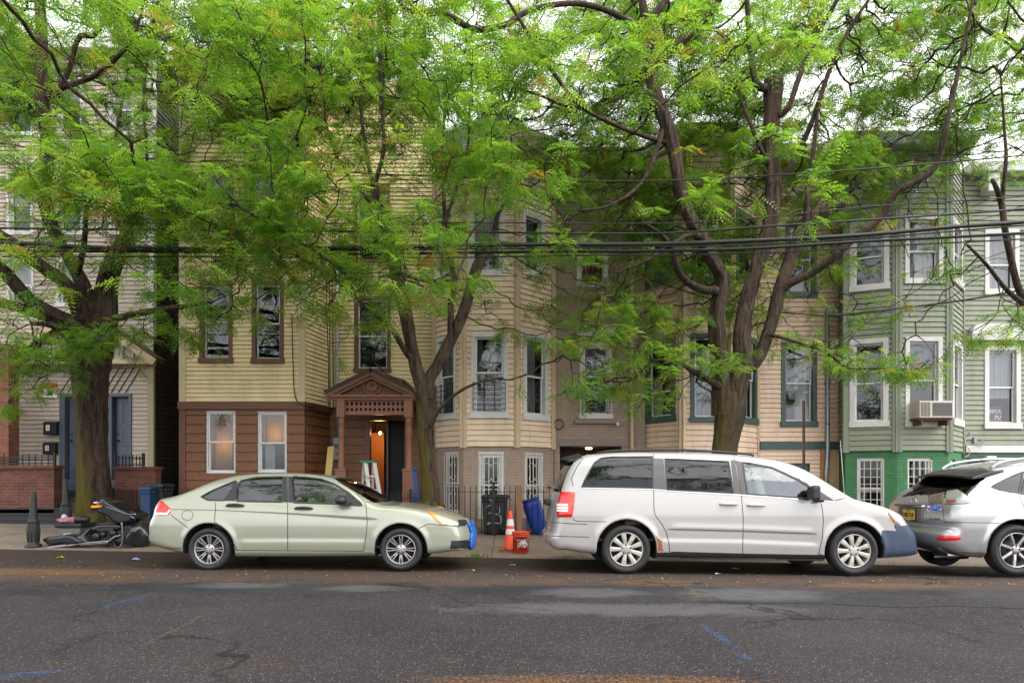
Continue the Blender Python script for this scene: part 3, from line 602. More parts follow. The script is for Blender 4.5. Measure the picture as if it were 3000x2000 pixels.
def porch():
    Y = 15.55; Yw = 16.95; g = ground(-3, 15.5); f = FPX
    root = thing('porch_hood', 'brown carved gable porch on turned columns over the open door', 'porch', (PX(1090, Y), Y, g))
    T = T_BRN; T2 = M('brown_porch_paint', (.20, .078, .042), .5, var=.2, bmp=.1); T3 = M('dark_brown_porch', (.085, .032, .019), .55, var=.25)
    xl, xr, xm = PX(957, Y), PX(1228, Y), PX(1089, Y); ze, za = PZ(1155, Y), PZ(1090, Y)
    mb = MB(); mb.prism([(xl+.16, ze-.01), (xr-.16, ze-.01), (xm, za-.1)], Y+.03, Y+.09); tym = mb.build('tympanum', T3, root)
    mb = MB(); c = Vector((xm, Y+.03, PZ(1130, Y)))
    for r_, t_ in ((.20, .022), (.085, .03)): mb.tube([(c.x+r_*math.cos(a), Y+.015, c.z+r_*math.sin(a)*.92) for a in np.linspace(0, 2*math.pi, 25)], t_, 6)
    for k in range(8): a = k*math.pi/4; mb.ball((c.x+.115*math.cos(a), Y+.015, c.z+.105*math.sin(a)), (.045, .02, .04), 8, 6)
    for sd in (-1, 1):
        for k, (dx, dz, s) in enumerate(((.32, -.06, .12), (.52, -.09, .10), (.72, -.115, .075), (.88, -.13, .05))):
            mb.tube([(c.x+sd*(dx-s*(1-t*.7)*math.cos(t*5)), Y+.02, c.z+dz+s*(1-t*.7)*math.sin(t*5)) for t in np.linspace(0, 1, 16)], .014, 5)
            mb.ball((c.x+sd*(dx+.07), Y+.02, c.z+dz-.02), (.05, .018, .03), 8, 6)
    mb.build('carving', T2, tym)
    for sx in (-1, 1):
        x1 = xl if sx < 0 else xr; t = Vector((x1-xm, 0, ze-za)); L = t.length; t.normalize(); nrm = Vector((-t.z, 0, t.x))*(1 if sx > 0 else -1); c = Vector((xm, 0, za))+t*L/2
        e = MB(); e.obox((c.x, (Y-.15+Yw)/2, c.z+.045), t*(L/2+.02), (0, (Yw-Y+.15)/2, 0), nrm*.035); e.build('roof', SHINGROOF, root)
        for dz, th, dy, m_ in ((-.045, .05, .10, T), (-.12, .035, .05, T2)):
            e = MB(); e.obox((c.x, Y-dy, c.z+dz), t*L/2, (0, .03, 0), nrm*th); e.build('raking_cornice', m_, root, .008)
    mb = MB(); mb.box(xl+.02, xr-.02, Y-.12, Y+.1, ze-.075, ze-.015); mb.box(xl+.1, xr-.1, Y-.06, Y+.1, PZ(1173, Y), ze-.075); mb.box(xl+.14, xl+.26, Y+.1, Yw, PZ(1173, Y), ze-.02); mb.box(xr-.26, xr-.14, Y+.1, Yw, PZ(1173, Y), ze-.02); mb.build('entablature', T2, root, .01)
    # pierced frieze
    fx0, fx1, fz0, fz1 = PX(1010, Y), PX(1185, Y), PZ(1207, Y), PZ(1174, Y); n = 13; mb = MB(); w = (fx1-fx0)/n; h = (fz1-fz0)/2
    for i in range(n+1): mb.box(fx0+w*i-.024, fx0+w*i+.024, Y+.02, Y+.05, fz0, fz1)
    for k in range(3): mb.box(fx0, fx1, Y+.0215, Y+.0485, fz0+h*k-.03, fz0+h*k+.03)
    mb.box(fx0, fx1, Y-.01, Y+.07, fz0-.06, fz0-.0305); mb.build('frieze', T2, root)
    mb = MB(); mb.box(fx0, fx1, Y+.12, Y+.13, fz0, fz1); mb.build('frieze_back', DARK, root)
    for l, r in ((988, 1011), (1185, 1209)):
        xc = PX((l+r)/2, Y); hw = PX(r, Y)-xc; zt, z1, z2, zb = PZ(1173, Y), PZ(1222, Y), PZ(1372, Y), g
        mb = MB(); mb.box(xc-hw, xc+hw, Y-hw+.03, Y+hw+.03, z1, zt); H = z1-z2
        prof = [(hw*.95, z1), (hw*.7, z1-.02), (hw*1.0, z1-.05), (hw*.75, z1-.08), (hw*.98, z1-.11), (hw*.72, z1-.14), (hw*.8, z1-.25), (hw*.9, z1-.36), (hw*.7, z1-.40), (hw*.86, z1-.43), (hw*.7, z1-.46), (hw*.75, z1-.6), (hw*.85, z2+.15), (hw*.95, z2)]
        mb.lathe((xc, Y+.03, 0), [(a, b) for a, b in prof][::-1], 18); col = mb.build('column', T2, root)
        mb = MB(); mb.box(xc-hw*1.35, xc+hw*1.35, Y-hw*1.35+.03, Y+hw*1.35+.03, zb, z2); mb.box(xc-hw*1.5, xc+hw*1.5, Y-hw*1.5+.03, Y+hw*1.5+.03, z2-.06, z2-.005); mb.build('pedestal', T2, col, .008)
    mb = MB(); mb.box(PX(975, Y), PX(1230, Y), Y-.2, Yw+.1, g-.3, g+.22); mb.box(PX(985, Y), PX(1220, Y), Y-.55, Y-.2, g-.3, g+.10); mb.build('porch_floor', MAT_WALK, root, .01)
porch()

# ------------------------------------------------------------------ tan house: siding bay over painted grey brick
def bay_house(): pass
def house_tan():
    Yb, Y = 15.4, 16.3; g0 = ground(1, 15)
    root = thing('row_house', 'tan sided bay house over painted grey brick with white window grilles', 'house', (1, Y, g0))
    F1 = Face((1271, Y-.05), (1356, Yb)); F2 = Face((1356, Yb), (1516, Yb)); F3 = Face((1516, Yb), (1624, Y-.05)); F4 = Face((1624, Y), (1890, Y))
    zs = PZ(1308, Yb); ztop = PZ(455, Yb); FLW = M('flower_curtain', (.33, .05, .10), .8, var=.9, scale=11); TEALC = M('turquoise_cloth', (.08, .5, .42), .8); BLUC = M('blue_cloth', (.03, .2, .3), .8)
    o1 = [window(root, F1, 1280, 1338, 985, 1229, T_WHT, .10, 1103, curtain=[(0, 1, .0, 1, CURT2)], bars=('guard', 1130, 1212, BLK)), window(root, F1, 1270.5+6, 1332, 612, 812, T_WHT, .10, 710, curtain=[(0, 1, 0, 1, CURT)])]
    o2 = [window(root, F2, 1379, 1488, 974, 1225, T_WHT, .105, 1091, curtain=[(.42, .72, .5, 1, CURT), (0, .25, .5, 1, CURT2)], bars=('guard', 1122, 1204, BLK)), window(root, F2, 1371, 1480, 600, 809, T_WHT, .105, 710, curtain=[(0, 1, .4, 1, CURT), (.4, .9, .42, .62, TEALC)])]
    o3 = [window(root, F3, 1531, 1605, 978, 1232, T_WHT, .12, 1103, curtain=[(0, .8, .0, 1, CURT2)]), window(root, F3, 1528, 1594, 625, 812, T_WHT, .12, 716, curtain=[(0, .9, .1, 1, BLUC)])]
    for F, o, n in ((F1, o1, 'left_bay_siding'), (F2, o2, 'bay_siding'), (F3, o3, 'right_bay_siding')):
        mb = MB(); siding(mb, F, zs, ztop, o, .124, .018); mb.build('bay_siding', S_TAN, root)
    mb = MB()
    for F, u in ((F1, F1.L), (F2, .0), (F2, F2.L), (F3, 0), (F3, F3.L-.05), (F1, .05)): F.box(mb, u-.07, u+.07, zs-.03, ztop, -.06, .034)
    mb.build('corner_board', T_TAN, root)
    # gable top and cornice over the bay
    mb = MB(); xm = PX(1436, Yb); xa, xb = PX(1262, Yb), PX(1636, Yb); mb.prism([(xa, ztop), (xb, ztop), (xb, ztop+.28), (xm+.25, ztop+.75), (xm-.25, ztop+.75), (xa, ztop+.28)], Yb-.22, Y+5); mb.build('cornice', M('grey_cornice', (.42, .40, .38), .5), root, .03)
    for a_, b_ in ((1471, 1495), (1390, 1412)): mb = MB(); mb.box(PX(a_, Yb), PX(b_, Yb), Yb-.3, Yb-.2, PZ(478, Yb), PZ(430, Yb)); mb.build('bracket', T_WHT, root)
    # brick ground floor
    G1 = Face((1273, Y-.03), (1358, Yb+.04)); G2 = Face((1358, Yb+.04), (1514, Yb+.04)); G3 = Face((1514, Yb+.04), (1622, Y-.03))
    q1 = [window(root, G1, 1302, 1344, 1322, 1505, T_WHT, .05, 1415, bars=('scroll', 1327, 1500, WHT_IRON), proud=-.03)]
    q2 = [window(root, G2, 1399, 1479, 1320, 1520, T_WHT, .10, 1420, bars=('scroll', 1327, 1516, WHT_IRON), proud=-.03)]
    q3 = [window(root, G3, 1537, 1592, 1324, 1515, T_WHT, .09, 1424, bars=('scroll', 1329, 1510, WHT_IRON), proud=-.03)]
    mb = MB()
    for F, q in ((G1, q1), (G2, q2), (G3, q3)): flatwall(mb, F, g0-.4, zs+.02, q)
    w1 = [window(root, F4, 1698, 1793, 1002, 1227, T_WHT, .10, 1103, curtain=[(0, 1, .55, 1, CURT2)], bars=('guard', 1158, 1212, BLK)), window(root, F4, 1690, 1782, 700, 842, T_WHT, .10, 770, curtain=[(.0, 1, 0, 1, FLW)])]
    ent = (F4.u(1640), F4.u(1822), g0-.4, PZ(1307, Y)); flatwall(mb, F4, g0-.4, PZ(470, Y), w1+[ent], 0, .16); mb.build('brick_wall', B_GREY, root)
    mb = MB(); F4.box(mb, F4.u(1682), F4.u(1803), PZ(1241, Y), PZ(1229, Y), -.02, .09); mb.build('stone_sill', M('grey_sill', (.24, .19, .17), .8), root, .01)
    mb = MB(); F4.box(mb, F4.u(1625), F4.u(1866), PZ(1305, Y), PZ(1285, Y), -.02, .03); mb.build('lintel', M('grey_lintel', (.23, .18, .16), .8), root)
    mb = MB(); F4.box(mb, F4.u(1690), F4.u(1800), PZ(985, Y), PZ(962, Y), -.02, .08); mb.build('window_head', T_WHT, root)
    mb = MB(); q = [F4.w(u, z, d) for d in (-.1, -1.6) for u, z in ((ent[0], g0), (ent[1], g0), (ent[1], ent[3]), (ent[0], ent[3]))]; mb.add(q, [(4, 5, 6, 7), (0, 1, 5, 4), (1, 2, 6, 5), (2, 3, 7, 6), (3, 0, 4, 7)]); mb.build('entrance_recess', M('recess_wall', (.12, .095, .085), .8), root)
    mb = MB(); mb.lathe((PX(1733, Y), Y+.6, ent[3]-.04), [(.0, 0), (.07, .0), (.08, .03), (0, .035)], 16); mb.build('ceiling_light', emit('porch_light', (1, .72, .4), 6), root)
    mb = MB(); mb.box(F1.p0.x, F4.p1.x, Y+1.7, Y+6, g0-.3, PZ(472, Y)); mb.build('hidden_mass', S_DARK, root)  # unseen block put in to close the house against light
    mb = MB(); mb.tube([(PX(1850, Y), Y-.06, PZ(470, Y)), (PX(1850, Y), Y-.06, PZ(1290, Y)), (PX(1855, Y), Y-.06, g0)], .045, 10); mb.build('downpipe', T_TAN, root)
    mb = MB(); mb.box(F4.p0.x, F4.p1.x, Y-.15, Y+5, PZ(470, Y), PZ(470, Y)+.25); mb.build('roof', M('cornice_tan', (.4, .33, .27), .5), root)
    mb = MB(); mb.tube([(PX(1808, Y), Y-.02, PZ(1243, Y)), (PX(1808, Y), Y-.1, PZ(1241, Y)), (PX(1805, Y), Y-.2, PZ(1246, Y))], .035, 10); solo(mb, 'security_camera', T_VIN, 'small white security camera below the barred entrance window', 'camera')
    mb = MB(); mb.tube([(PX(1637, Y)+.11*math.cos(a), Y-.05-.02*k, PZ(1243, Y)+.12*math.sin(a)) for k in range(3) for a in np.linspace(0, 6.2, 18)], .01, 5); solo(mb, 'cable_coil', BLK, 'coil of black cable hanging on the grey brick beside the bay', 'cable')
house_tan()
mb = MB(); mb.box(PX(470, 19.5), PX(524, 15.8)+.0, 19.2, 19.4, -.5, 12); solo(mb, 'alley_light_stop', S_DARK, 'dark wall added to shut sky light out of the alley between the two left houses', 'wall')  # added wall, keeps sky light from entering the alley behind

def house_rose():
    Yb, Y = 15.5, 16.5; g0 = ground(5, 15)
    root = thing('row_house', 'rose tan sided house with dark teal trim behind the forked tree', 'house', (5.4, Y, g0))
    F1 = Face((1880, Y), (1998, Yb)); F2 = Face((1998, Yb), (2142, Yb)); F3 = Face((2142, Yb), (2222, Y)); F4 = Face((2222, Y), (2458, Y)); zs = PZ(1340, Yb); ztop = PZ(485, Y); k = dict(cas=.10)
    o1 = [window(root, F1, 1892, 1980, 995, 1238, T_TEAL, .12, 1147, curtain=[(0, .35, 0, .5, CURT)]), window(root, F1, 1892, 1974, 645, 838, T_TEAL, .12, 740, curtain=[(0, 1, 0, .6, CURT2)])]
    o2 = [window(root, F2, 2022, 2118, 976, 1237, T_TEAL, .10, 1100, curtain=[(0, 1, 0, .45, CURT2), (0, 1, .5, .9, CURT)]), window(root, F2, 2026, 2122, 610, 830, T_TEAL, .10, 720)]
    o3 = [window(root, F3, 2160, 2217, 985, 1242, T_TEAL, .12, 1110, curtain=[(0, 1, 0, .5, CURT)]), window(root, F3, 2156, 2214, 625, 834, T_TEAL, .12, 725)]
    o4 = [window(root, F4, 2288, 2393, 1001, 1250, T_TEAL, .11, 1122, curtain=[(.45, .9, 0, 1, CURT), (0, .1, 0, 1, CURT2)]), window(root, F4, 2300, 2392, 650, 872, T_TEAL, .11, 760)]
    for F, o in ((F1, o1), (F2, o2), (F3, o3)):
        mb = MB(); siding(mb, F, zs, ztop, o, .124, .016); mb.build('bay_siding', S_ROSE, root)
    zb1, zb0 = PZ(1294, Y), PZ(1316, Y); mb = MB(); siding(mb, F4, zb1, ztop, o4, .116, .016); mb.build('front_siding', S_ROSE, root)
    mb = MB()
    for F, u in ((F1, .05), (F1, F1.L), (F2, 0), (F2, F2.L), (F3, 0), (F3, F3.L-.04)): F.box(mb, u-.07, u+.07, zs-.03, ztop, -.06, .033)
    mb.build('corner_board', T_TAN, root)
    mb = MB(); F4.box(mb, .03, F4.L, zb0, zb1, -.05, .06); mb.build('teal_band', T_TEAL, root)
    dop = (F4.u(2288), F4.u(2372), g0-.3, PZ(1356, Y)); FL = Face((2222, Y), (2402, Y)); mb = MB(); siding(mb, FL, g0-.3, zb0, [dop], .1, .016); mb.build('lower_siding', S_ROSE, root)
    mb = MB(); F4.box(mb, dop[0], dop[1], g0-.3, dop[3], -.15, -.05); d = mb.build('door', T_TEAL, root)
    mb = MB(); F4.box(mb, FL.L, FL.L+.09, g0-.3, zb0, -.05, .04); mb.build('corner_board', M('orange_trim', (.35, .17, .07), .6), root)
    mb = MB(); F4.box(mb, FL.L+.09, F4.L, g0-.3, zb0, -.12, .01); mb.build('stucco_pier', PEACH, root)
    G1 = Face((1882, Y), (1999, Yb+.05)); G2 = Face((1999, Yb+.05), (2141, Yb+.05)); G3 = Face((2141, Yb+.05), (2220, Y)); mb = MB()
    for F in (G1, G2, G3): flatwall(mb, F, g0-.4, zs)
    mb.build('base_wall', PEACH, root)
    mb = MB(); mb.prism([(F1.p0.x, Y-.1), (F1.p1.x-.1, Yb-.18), (F2.p1.x+.1, Yb-.18), (F3.p1.x+.15, Y-.2), (F4.p1.x, Y-.2), (F4.p1.x, Y+5), (F1.p0.x, Y+5)], ztop, ztop+.45, 'XY'); mb.build('cornice', M('brown_grey_cornice', (.38, .34, .29), .6), root, .03)
    mb = MB(); mb.box(F1.p0.x, F4.p1.x-.02, Y+.95, Y+6, g0-.3, ztop-.02); mb.build('hidden_mass', S_DARK, root)  # added block behind the front, shuts out light from the back
    mb = MB(); xp = PX(2420, Y); mb.tube([(xp, Y-.08, PZ(925, Y)), (xp, Y-.08, PZ(1330, Y)), (xp-.03, Y-.08, PZ(1380, Y)), (xp-.05, Y-.08, g0)], .05, 12)
    for py in (1000, 1120, 1240, 1370): mb.lathe((xp, Y-.08, PZ(py, Y)), [(.05, -.03), (.06, -.03), (.06, .03), (.05, .03)], 12)
    mb.tube([(xp, Y-.08, PZ(925, Y)), (xp, Y-.1, PZ(915, Y)), (xp+.03, Y-.17, PZ(912, Y)), (xp+.04, Y-.22, PZ(922, Y))], [.06, .07, .07, .05], 10)
    solo(mb, 'service_mast', GALV, 'galvanised service mast pipe on rose tan siding beside the sage green house', 'pipe')
house_rose()

def house_green():
    Yb, Y = 15.3, 16.45; g0 = ground(10, 15)
    root = thing('row_house', 'sage green sided bay house on a bright green painted brick base at right', 'house', (10, Y, g0))
    F0 = Face((2458, Y), (2474, 15.75)); F1 = Face((2474, 15.75), (2628, Yb)); F2 = Face((2628, Yb), (2780, Yb)); F3 = Face((2780, Yb), (2822, Y)); F4 = Face((2822, Y), (3420, Y)); zs = PZ(1320, Yb); ztop = PZ(440, Yb)
    o1 = [window(root, F1, 2489, 2603, 988, 1249, T_WHT, .11, 1119, ref='r'), window(root, F1, 2489, 2605, 637, 846, T_WHT, .11, 745, ref='r', curtain=[(0, 1, .6, 1, CURT)])]
    o2 = [window(root, F2, 2651, 2760, 987, 1250, T_WHT, .10, 1113, curtain=[(0, 1, .75, 1, CURT2)]), window(root, F2, 2650, 2762, 631, 832, T_WHT, .10, 735, curtain=[(0, 1, 0, 1, CURT)])]
    o3 = [window(root, F3, 2789, 2818, 1000, 1248, T_WHT, .13, 1125), window(root, F3, 2789, 2818, 650, 838, T_WHT, .13, 740)]
    BLIND = M('venetian_blind', (.45, .46, .5), .6); o4 = [window(root, F4, 2883, 2989, 1013, 1256, T_WHT, .11, 1134, curtain=[(0, 1, .35, 1, BLIND)]), window(root, F4, 2884, 2985, 672, 864, T_WHT, .11, 775, curtain=[(0, 1, 0, 1, CURT)]), window(root, F4, 3110, 3215, 1013, 1256, T_WHT, .11, 1134)]
    for F, o in ((F0, []), (F1, o1), (F2, o2), (F3, o3)):
        mb = MB(); siding(mb, F, zs, ztop, o, .120, .019); mb.build('bay_siding', S_GRN, root)
    zb0, zb1 = PZ(1325, Y), PZ(1304, Y); mb = MB(); siding(mb, F4, zb1, PZ(520, Y), o4, .120, .019); mb.build('front_siding', S_GRN, root)
    mb = MB()
    for F, u in ((F0, F0.L), (F1, .03), (F1, F1.L-.02), (F2, .03), (F2, F2.L), (F3, .04), (F3, F3.L-.04)): F.box(mb, u-.075, u+.075, zs-.03, ztop, -.06, .036)
    mb.build('corner_board', T_GRN, root)
    mb = MB(); F4.box(mb, .03, F4.L, zb0, zb1, -.05, .06); mb.build('white_band', T_WHT, root)
    mb = MB(); xl = PX(2834, Y); xr = PX(3420, Y); z0, z1 = PZ(1000, Y), PZ(952, Y); mb.prism([(xl, z0), (xr, z0), (xr, z1), (xl+.22, z1), (xl+.08, z1-.05), (xl, z1-.2)], Y-.16, Y-.03); mb.build('awning_box', T_WHT, root, .01)
    G0 = Face((2460, Y), (2476, 15.79)); G1 = Face((2476, 15.79), (2628, Yb+.04)); G2 = Face((2628, Yb+.04), (2778, Yb+.04)); G3 = Face((2778, Yb+.04), (2820, Y)); mb = MB()
    q1 = [window(root, G1, 2510, 2592, 1340, 1492, T_VIN, .04, 1430, bars=('grid', 1347, 1488, WHT_IRON), sill=False, proud=-.05)]
    q2 = [window(root, G2, 2657, 2732, 1340, 1490, T_VIN, .04, 1430, bars=('grid', 1347, 1486, WHT_IRON), sill=False, proud=-.05)]
    q3 = [window(root, G3, 2784, 2798, 1345, 1470, T_VIN, .03, 1420, sill=False, proud=-.05)]
    for F, q in ((G0, []), (G1, q1), (G2, q2), (G3, q3)): flatwall(mb, F, g0-.4, zs+.02, q)
    mb.build('brick_base', B_GRN, root)
    PG = M('green_paint', (.028, .10, .045), .5, var=.2); mb = MB(); mb.box(PX(2822, Y), PX(3420, Y), Y, Y+.1, PZ(1342, Y), zb0)
    for px in (2826, 2925, 2972, 3100): mb.box(PX(px, Y)-.06, PX(px, Y)+.06, Y-.01, Y+.1, g0-.4, PZ(1342, Y))
    mb.box(PX(2822, Y), PX(3420, Y), Y+.02, Y+.12, g0-.4, PZ(1400, Y)); mb.build('porch_front', PG, root)
    mb = MB(); mb.box(PX(2822, Y), PX(3420, Y), Y+1.2, Y+1.3, g0-.4, zb0); mb.build('recess_wall', M('dark_green_wall', (.03, .08, .045), .7), root)
    mb = MB(); mb.box(PX(2880, Y), PX(2908, Y), Y-.14, Y-.015, PZ(1344, Y), PZ(1336, Y)); mb.box(PX(2884, Y), PX(2904, Y), Y-.12, Y-.015, PZ(1351, Y), PZ(1344, Y)); mb.build('porch_light', M('lamp_white', (.7, .68, .6), .4), root, .008)
    mb = MB(); CG = M('cornice_grey', (.5, .5, .48), .5); xa, xb = PX(2462, Yb), PX(2835, Yb)
    mb.prism([(xa, ztop), (xb, ztop), (xb+.1, ztop+.12), (xb+.1, ztop+.3), (xa-.1, ztop+.3), (xa-.1, ztop+.12)], Yb-.3, Y+4); mb.build('bay_cornice', CG, root, .03)
    mb = MB(); mb.box(PX(2822, Y), PX(3420, Y), Y-.35, Y+5, PZ(520, Y), PZ(490, Y)); mb.build('roof', CG, root, .03)
    mb = MB(); mb.box(PX(2870, Y), PX(2905, Y), Y-.3, Y+.02, PZ(575, Y), PZ(521, Y)); mb.build('eave_bracket', T_WHT, root, .02)
    mb = MB(); mb.box(F0.p0.x+.05, F4.p1.x, Y+1.35, Y+6, g0-.3, PZ(522, Y)); mb.build('hidden_mass', S_DARK, root)  # hidden filler added to stop light showing through the siding
    # window air conditioner
    Ya = Yb; x0, x1, z0, z1 = PX(2659, Ya), PX(2762, Ya), PZ(1228, Ya), PZ(1180, Ya)
    ac = thing('air_conditioner', 'boxy window air conditioner in the sage green bay', 'air conditioner', ((x0+x1)/2, Ya, z0)); AM = M('ac_beige', (.52, .48, .42), .5, dirt=.5)
    mb = MB(); mb.box(x0+.02, x1-.02, Ya-.42, Ya+.1, z0, z1); mb.build('case', AM, ac, .012)
    mb = MB(); mb.box(x0+.30, x1-.06, Ya-.424, Ya-.42, z0+.04, z1-.04); gr = mb.build('grille', M('ac_dark', (.08, .07, .075), .6), ac)
    mb = MB()
    for k in range(11): z = lerp(z0+.05, z1-.05, k/10); mb.box(x0+.305, x1-.065, Ya-.43, Ya-.425, z-.006, z+.006)
    mb.build('louvre', M('ac_slat', (.16, .15, .155), .6), gr)
    mb = MB()
    for k in range(7): x = x0+.05+.03*k; mb.box(x, x+.014, Ya-.426, Ya-.42, z0+.03, z1-.03)
    mb.build('side_vent', M('ac_brown', (.12, .085, .06), .6), ac)
    RB = M('rust_brown', (.09, .05, .035), .8)
    for xb_ in (x0+.08, x1-.14): mb = MB(); mb.box(xb_, xb_+.04, Ya-.38, Ya-.05, z0-.16, z0-.051); mb.build('bracket', RB, ac)
    mb = MB(); mb.box(x0+.02, x1-.02, Ya-.36, Ya-.04, z0-.05, z0-.002); mb.build('support_shelf', RB, ac)
    # campaign poster behind the right window
    Yp = Y+.115; x0, x1, z0, z1 = PX(2893, Y), PX(2947, Y), PZ(1236, Y), PZ(1189, Y)
    rt = thing('window_poster', 'navy and red campaign poster behind the far right window', 'poster', ((x0+x1)/2, Yp, z0)); mb = MB(); NV = M('poster_navy', (.02, .03, .10), .5); mb.box(x0-.35, x1, Yp, Yp+.004, z0, z1); mb.build('card', NV, rt)
    mb = MB(); h = z1-z0; RD = M('poster_red', (.5, .03, .07), .5); mb.box(x0-.35, x1-.01, Yp-.002, Yp, z0, z0+h*.17); mb.box(x0-.35, x1-.02, Yp-.002, Yp, z0+h*.50, z0+h*.53); mb.build('stripe', RD, rt)
    WP = M('poster_white', (.75, .75, .75), .5); mt = lambda x, z: Matrix.Translation((x, Yp-.004, z)) @ Matrix.Rotation(R(90), 4, 'X')
    text('lettering', 'FONSECA', .115, WP, mt(x1-.04, z0+h*.60), rt, 'RIGHT', bold=.003); text('lettering', 'PU', .125, WP, mt(x1-.04, z0+h*.22), rt, 'RIGHT', bold=.004)
    # loose cables and junction box
    mb = MB(); mb.box(PX(2848, Y), PX(2856, Y), Y-.08, Y-.02, PZ(1296, Y), PZ(1281, Y)); j = solo(mb, 'junction_box', M('jb_blue', (.2, .32, .36), .5), 'small blue grey junction box above the white band', 'junction box')
    mb = MB(); mb.tube(catmull([P(2842, 1262, Y-.04), P(2841, 1280, Y-.05), P(2828, 1288, Y-.1), P(2830, 1306, Y-.12), P(2840, 1315, Y-.1), P(2838, 1332, Y-.09), P(2825, 1338, Y-.1)], sub=5), .012, 5); mb.tube(catmull([P(2856, 1286, Y-.04), P(2872, 1285, Y-.06), P(2884, 1295, Y-.08), P(2874, 1305, Y-.09), P(2860, 1300, Y-.08)], sub=5), .009, 5)
    solo(mb, 'loose_cables', M('cable_grey', (.35, .33, .3), .6), 'loose grey cables looping around the corner of the sage green bay', 'cable')
house_green()
# ------------------------------------------------------------------ street trees
def bark_mat():
    m, nt, b, o = mat_base('bark')
    v = coords(nt, 'Pos', (1, 1, .16)); n = noise(nt, v, 15, 7, .8, .8); n2 = noise(nt, coords(nt, 'Pos'), 1.4, 4); big = noise(nt, coords(nt, 'Pos', (1, 1, .5)), 4, 4)
    c = mix(nt, ramp(nt, n, [(.40, 0), (.60, 1)]), (.009, .0065, .005), (.095, .070, .050)); c = mix(nt, ramp(nt, n2, [(.45, 0), (.65, .4)]), c, (.10, .06, .045))
    g = nt.nodes.new('ShaderNodeNewGeometry'); sp = nt.nodes.new('ShaderNodeSeparateXYZ'); nt.links.new(g.outputs['Position'], sp.inputs[0]); sn = nt.nodes.new('ShaderNodeSeparateXYZ'); nt.links.new(g.outputs['Normal'], sn.inputs[0])
    low = ramp(nt, math_(nt, 'ADD', math_(nt, 'MULTIPLY', sp.outputs[2], -.22), 1.0), [(.25, 0), (.75, 1)])
    side = ramp(nt, math_(nt, 'ADD', math_(nt, 'MULTIPLY', sn.outputs[0], -.4), math_(nt, 'ADD', math_(nt, 'MULTIPLY', big, .95), .16)), [(.38, 0), (.72, 1)])
    c = mix(nt, math_(nt, 'MULTIPLY', math_(nt, 'MULTIPLY', low, side), .95), c, mix(nt, n, (.03, .026, .005), (.15, .13, .018)))
    nt.links.new(c, b.inputs['Base Color']); b.inputs['Roughness'].default_value = .9; b.inputs['Specular IOR Level'].default_value = .2; bump(nt, b, n, 1.0, .05); return m
BARK = bark_mat()
def leaf_mat():
    m = bpy.data.materials.new('leaf'); m.use_nodes = True; nt = m.node_tree; nt.nodes.clear(); o = nt.nodes.new('ShaderNodeOutputMaterial')
    a = NN(nt, 'Attribute', attribute_name='tone'); t = a.outputs['Fac']
    c = ramp(nt, t, [(0, (.036, .095, .010)), (.45, (.082, .172, .018)), (.8, (.17, .26, .028)), (.95, (.20, .22, .03)), (1, (.28, .17, .02))])
    ct = ramp(nt, t, [(0, (.13, .31, .02)), (.45, (.24, .47, .03)), (.8, (.40, .60, .05)), (.95, (.42, .46, .05)), (1, (.46, .30, .04))])
    d = NN(nt, 'BsdfPrincipled', Roughness=.36); d.inputs['Specular IOR Level'].default_value = .6; nt.links.new(c, d.inputs['Base Color'])
    tr = NN(nt, 'BsdfTranslucent'); nt.links.new(ct, tr.inputs['Color']); mx = NN(nt, 'MixShader'); mx.inputs[0].default_value = .48
    nt.links.new(d.outputs[0], mx.inputs[1]); nt.links.new(tr.outputs[0], mx.inputs[2]); nt.links.new(mx.outputs[0], o.inputs[0]); return m
LEAF = leaf_mat()
# how thickly leaves cover the view, 200 x 100 photo-pixel cells from row -600 down
DENS = np.array([
 [.5]*15, [.6]*15, [.7]*15, [.75]*15, [.8]*15, [.85]*15,
 [.85,.82,.9,.96,.96,.93,.88,.84,.88,.92,.88,.9,.72,.62,.75],
 [.85,.72,.82,.96,.96,.93,.88,.84,.88,.92,.92,.85,.72,.62,.75],
 [.82,.62,.82,.96,.96,.88,.84,.78,.84,.92,.92,.84,.78,.76,.7],
 [.78,.62,.82,.96,.93,.84,.8,.75,.8,.88,.88,.75,.8,.84,.6],
 [.82,.72,.88,.9,.9,.84,.8,.8,.84,.88,.8,.84,.88,.84,.5],
 [.85,.96,.93,.78,.78,.6,.6,.72,.93,.88,.75,.84,.72,.4,.35],
 [.72,.93,.93,.85,.85,.6,.25,.38,.72,.78,.55,.6,.35,.2,.25],
 [.6,.4,.4,.6,.66,.72,.42,.2,.64,.66,.7,.55,.4,.2,.22],
 [.45,.35,.5,.5,.25,.32,.45,.15,.55,.75,.75,.5,.28,.25,.28],
 [.5,.45,.4,.22,.06,.16,.1,.28,.65,.84,.5,.4,.15,.05,.32],
 [.45,.12,.2,.0,.0,.03,.0,.08,.45,.65,.18,.2,.22,.22,.1],
 [.38,.08,.1,.0,.0,.0,.0,.06,.2,.34,.05,.05,.0,.0,.0],
 [.12,.03,.0,.0,.0,.0,.0,.0,.0,.0,.0,.0,.0,.0,.0]])
DENS[12:17, :3] *= .6
DENS[10:15, 5:8] *= .8
DENS[6:11] = np.maximum(DENS[6:11], [[.84]*15]*3+[[.80]*15]*2)
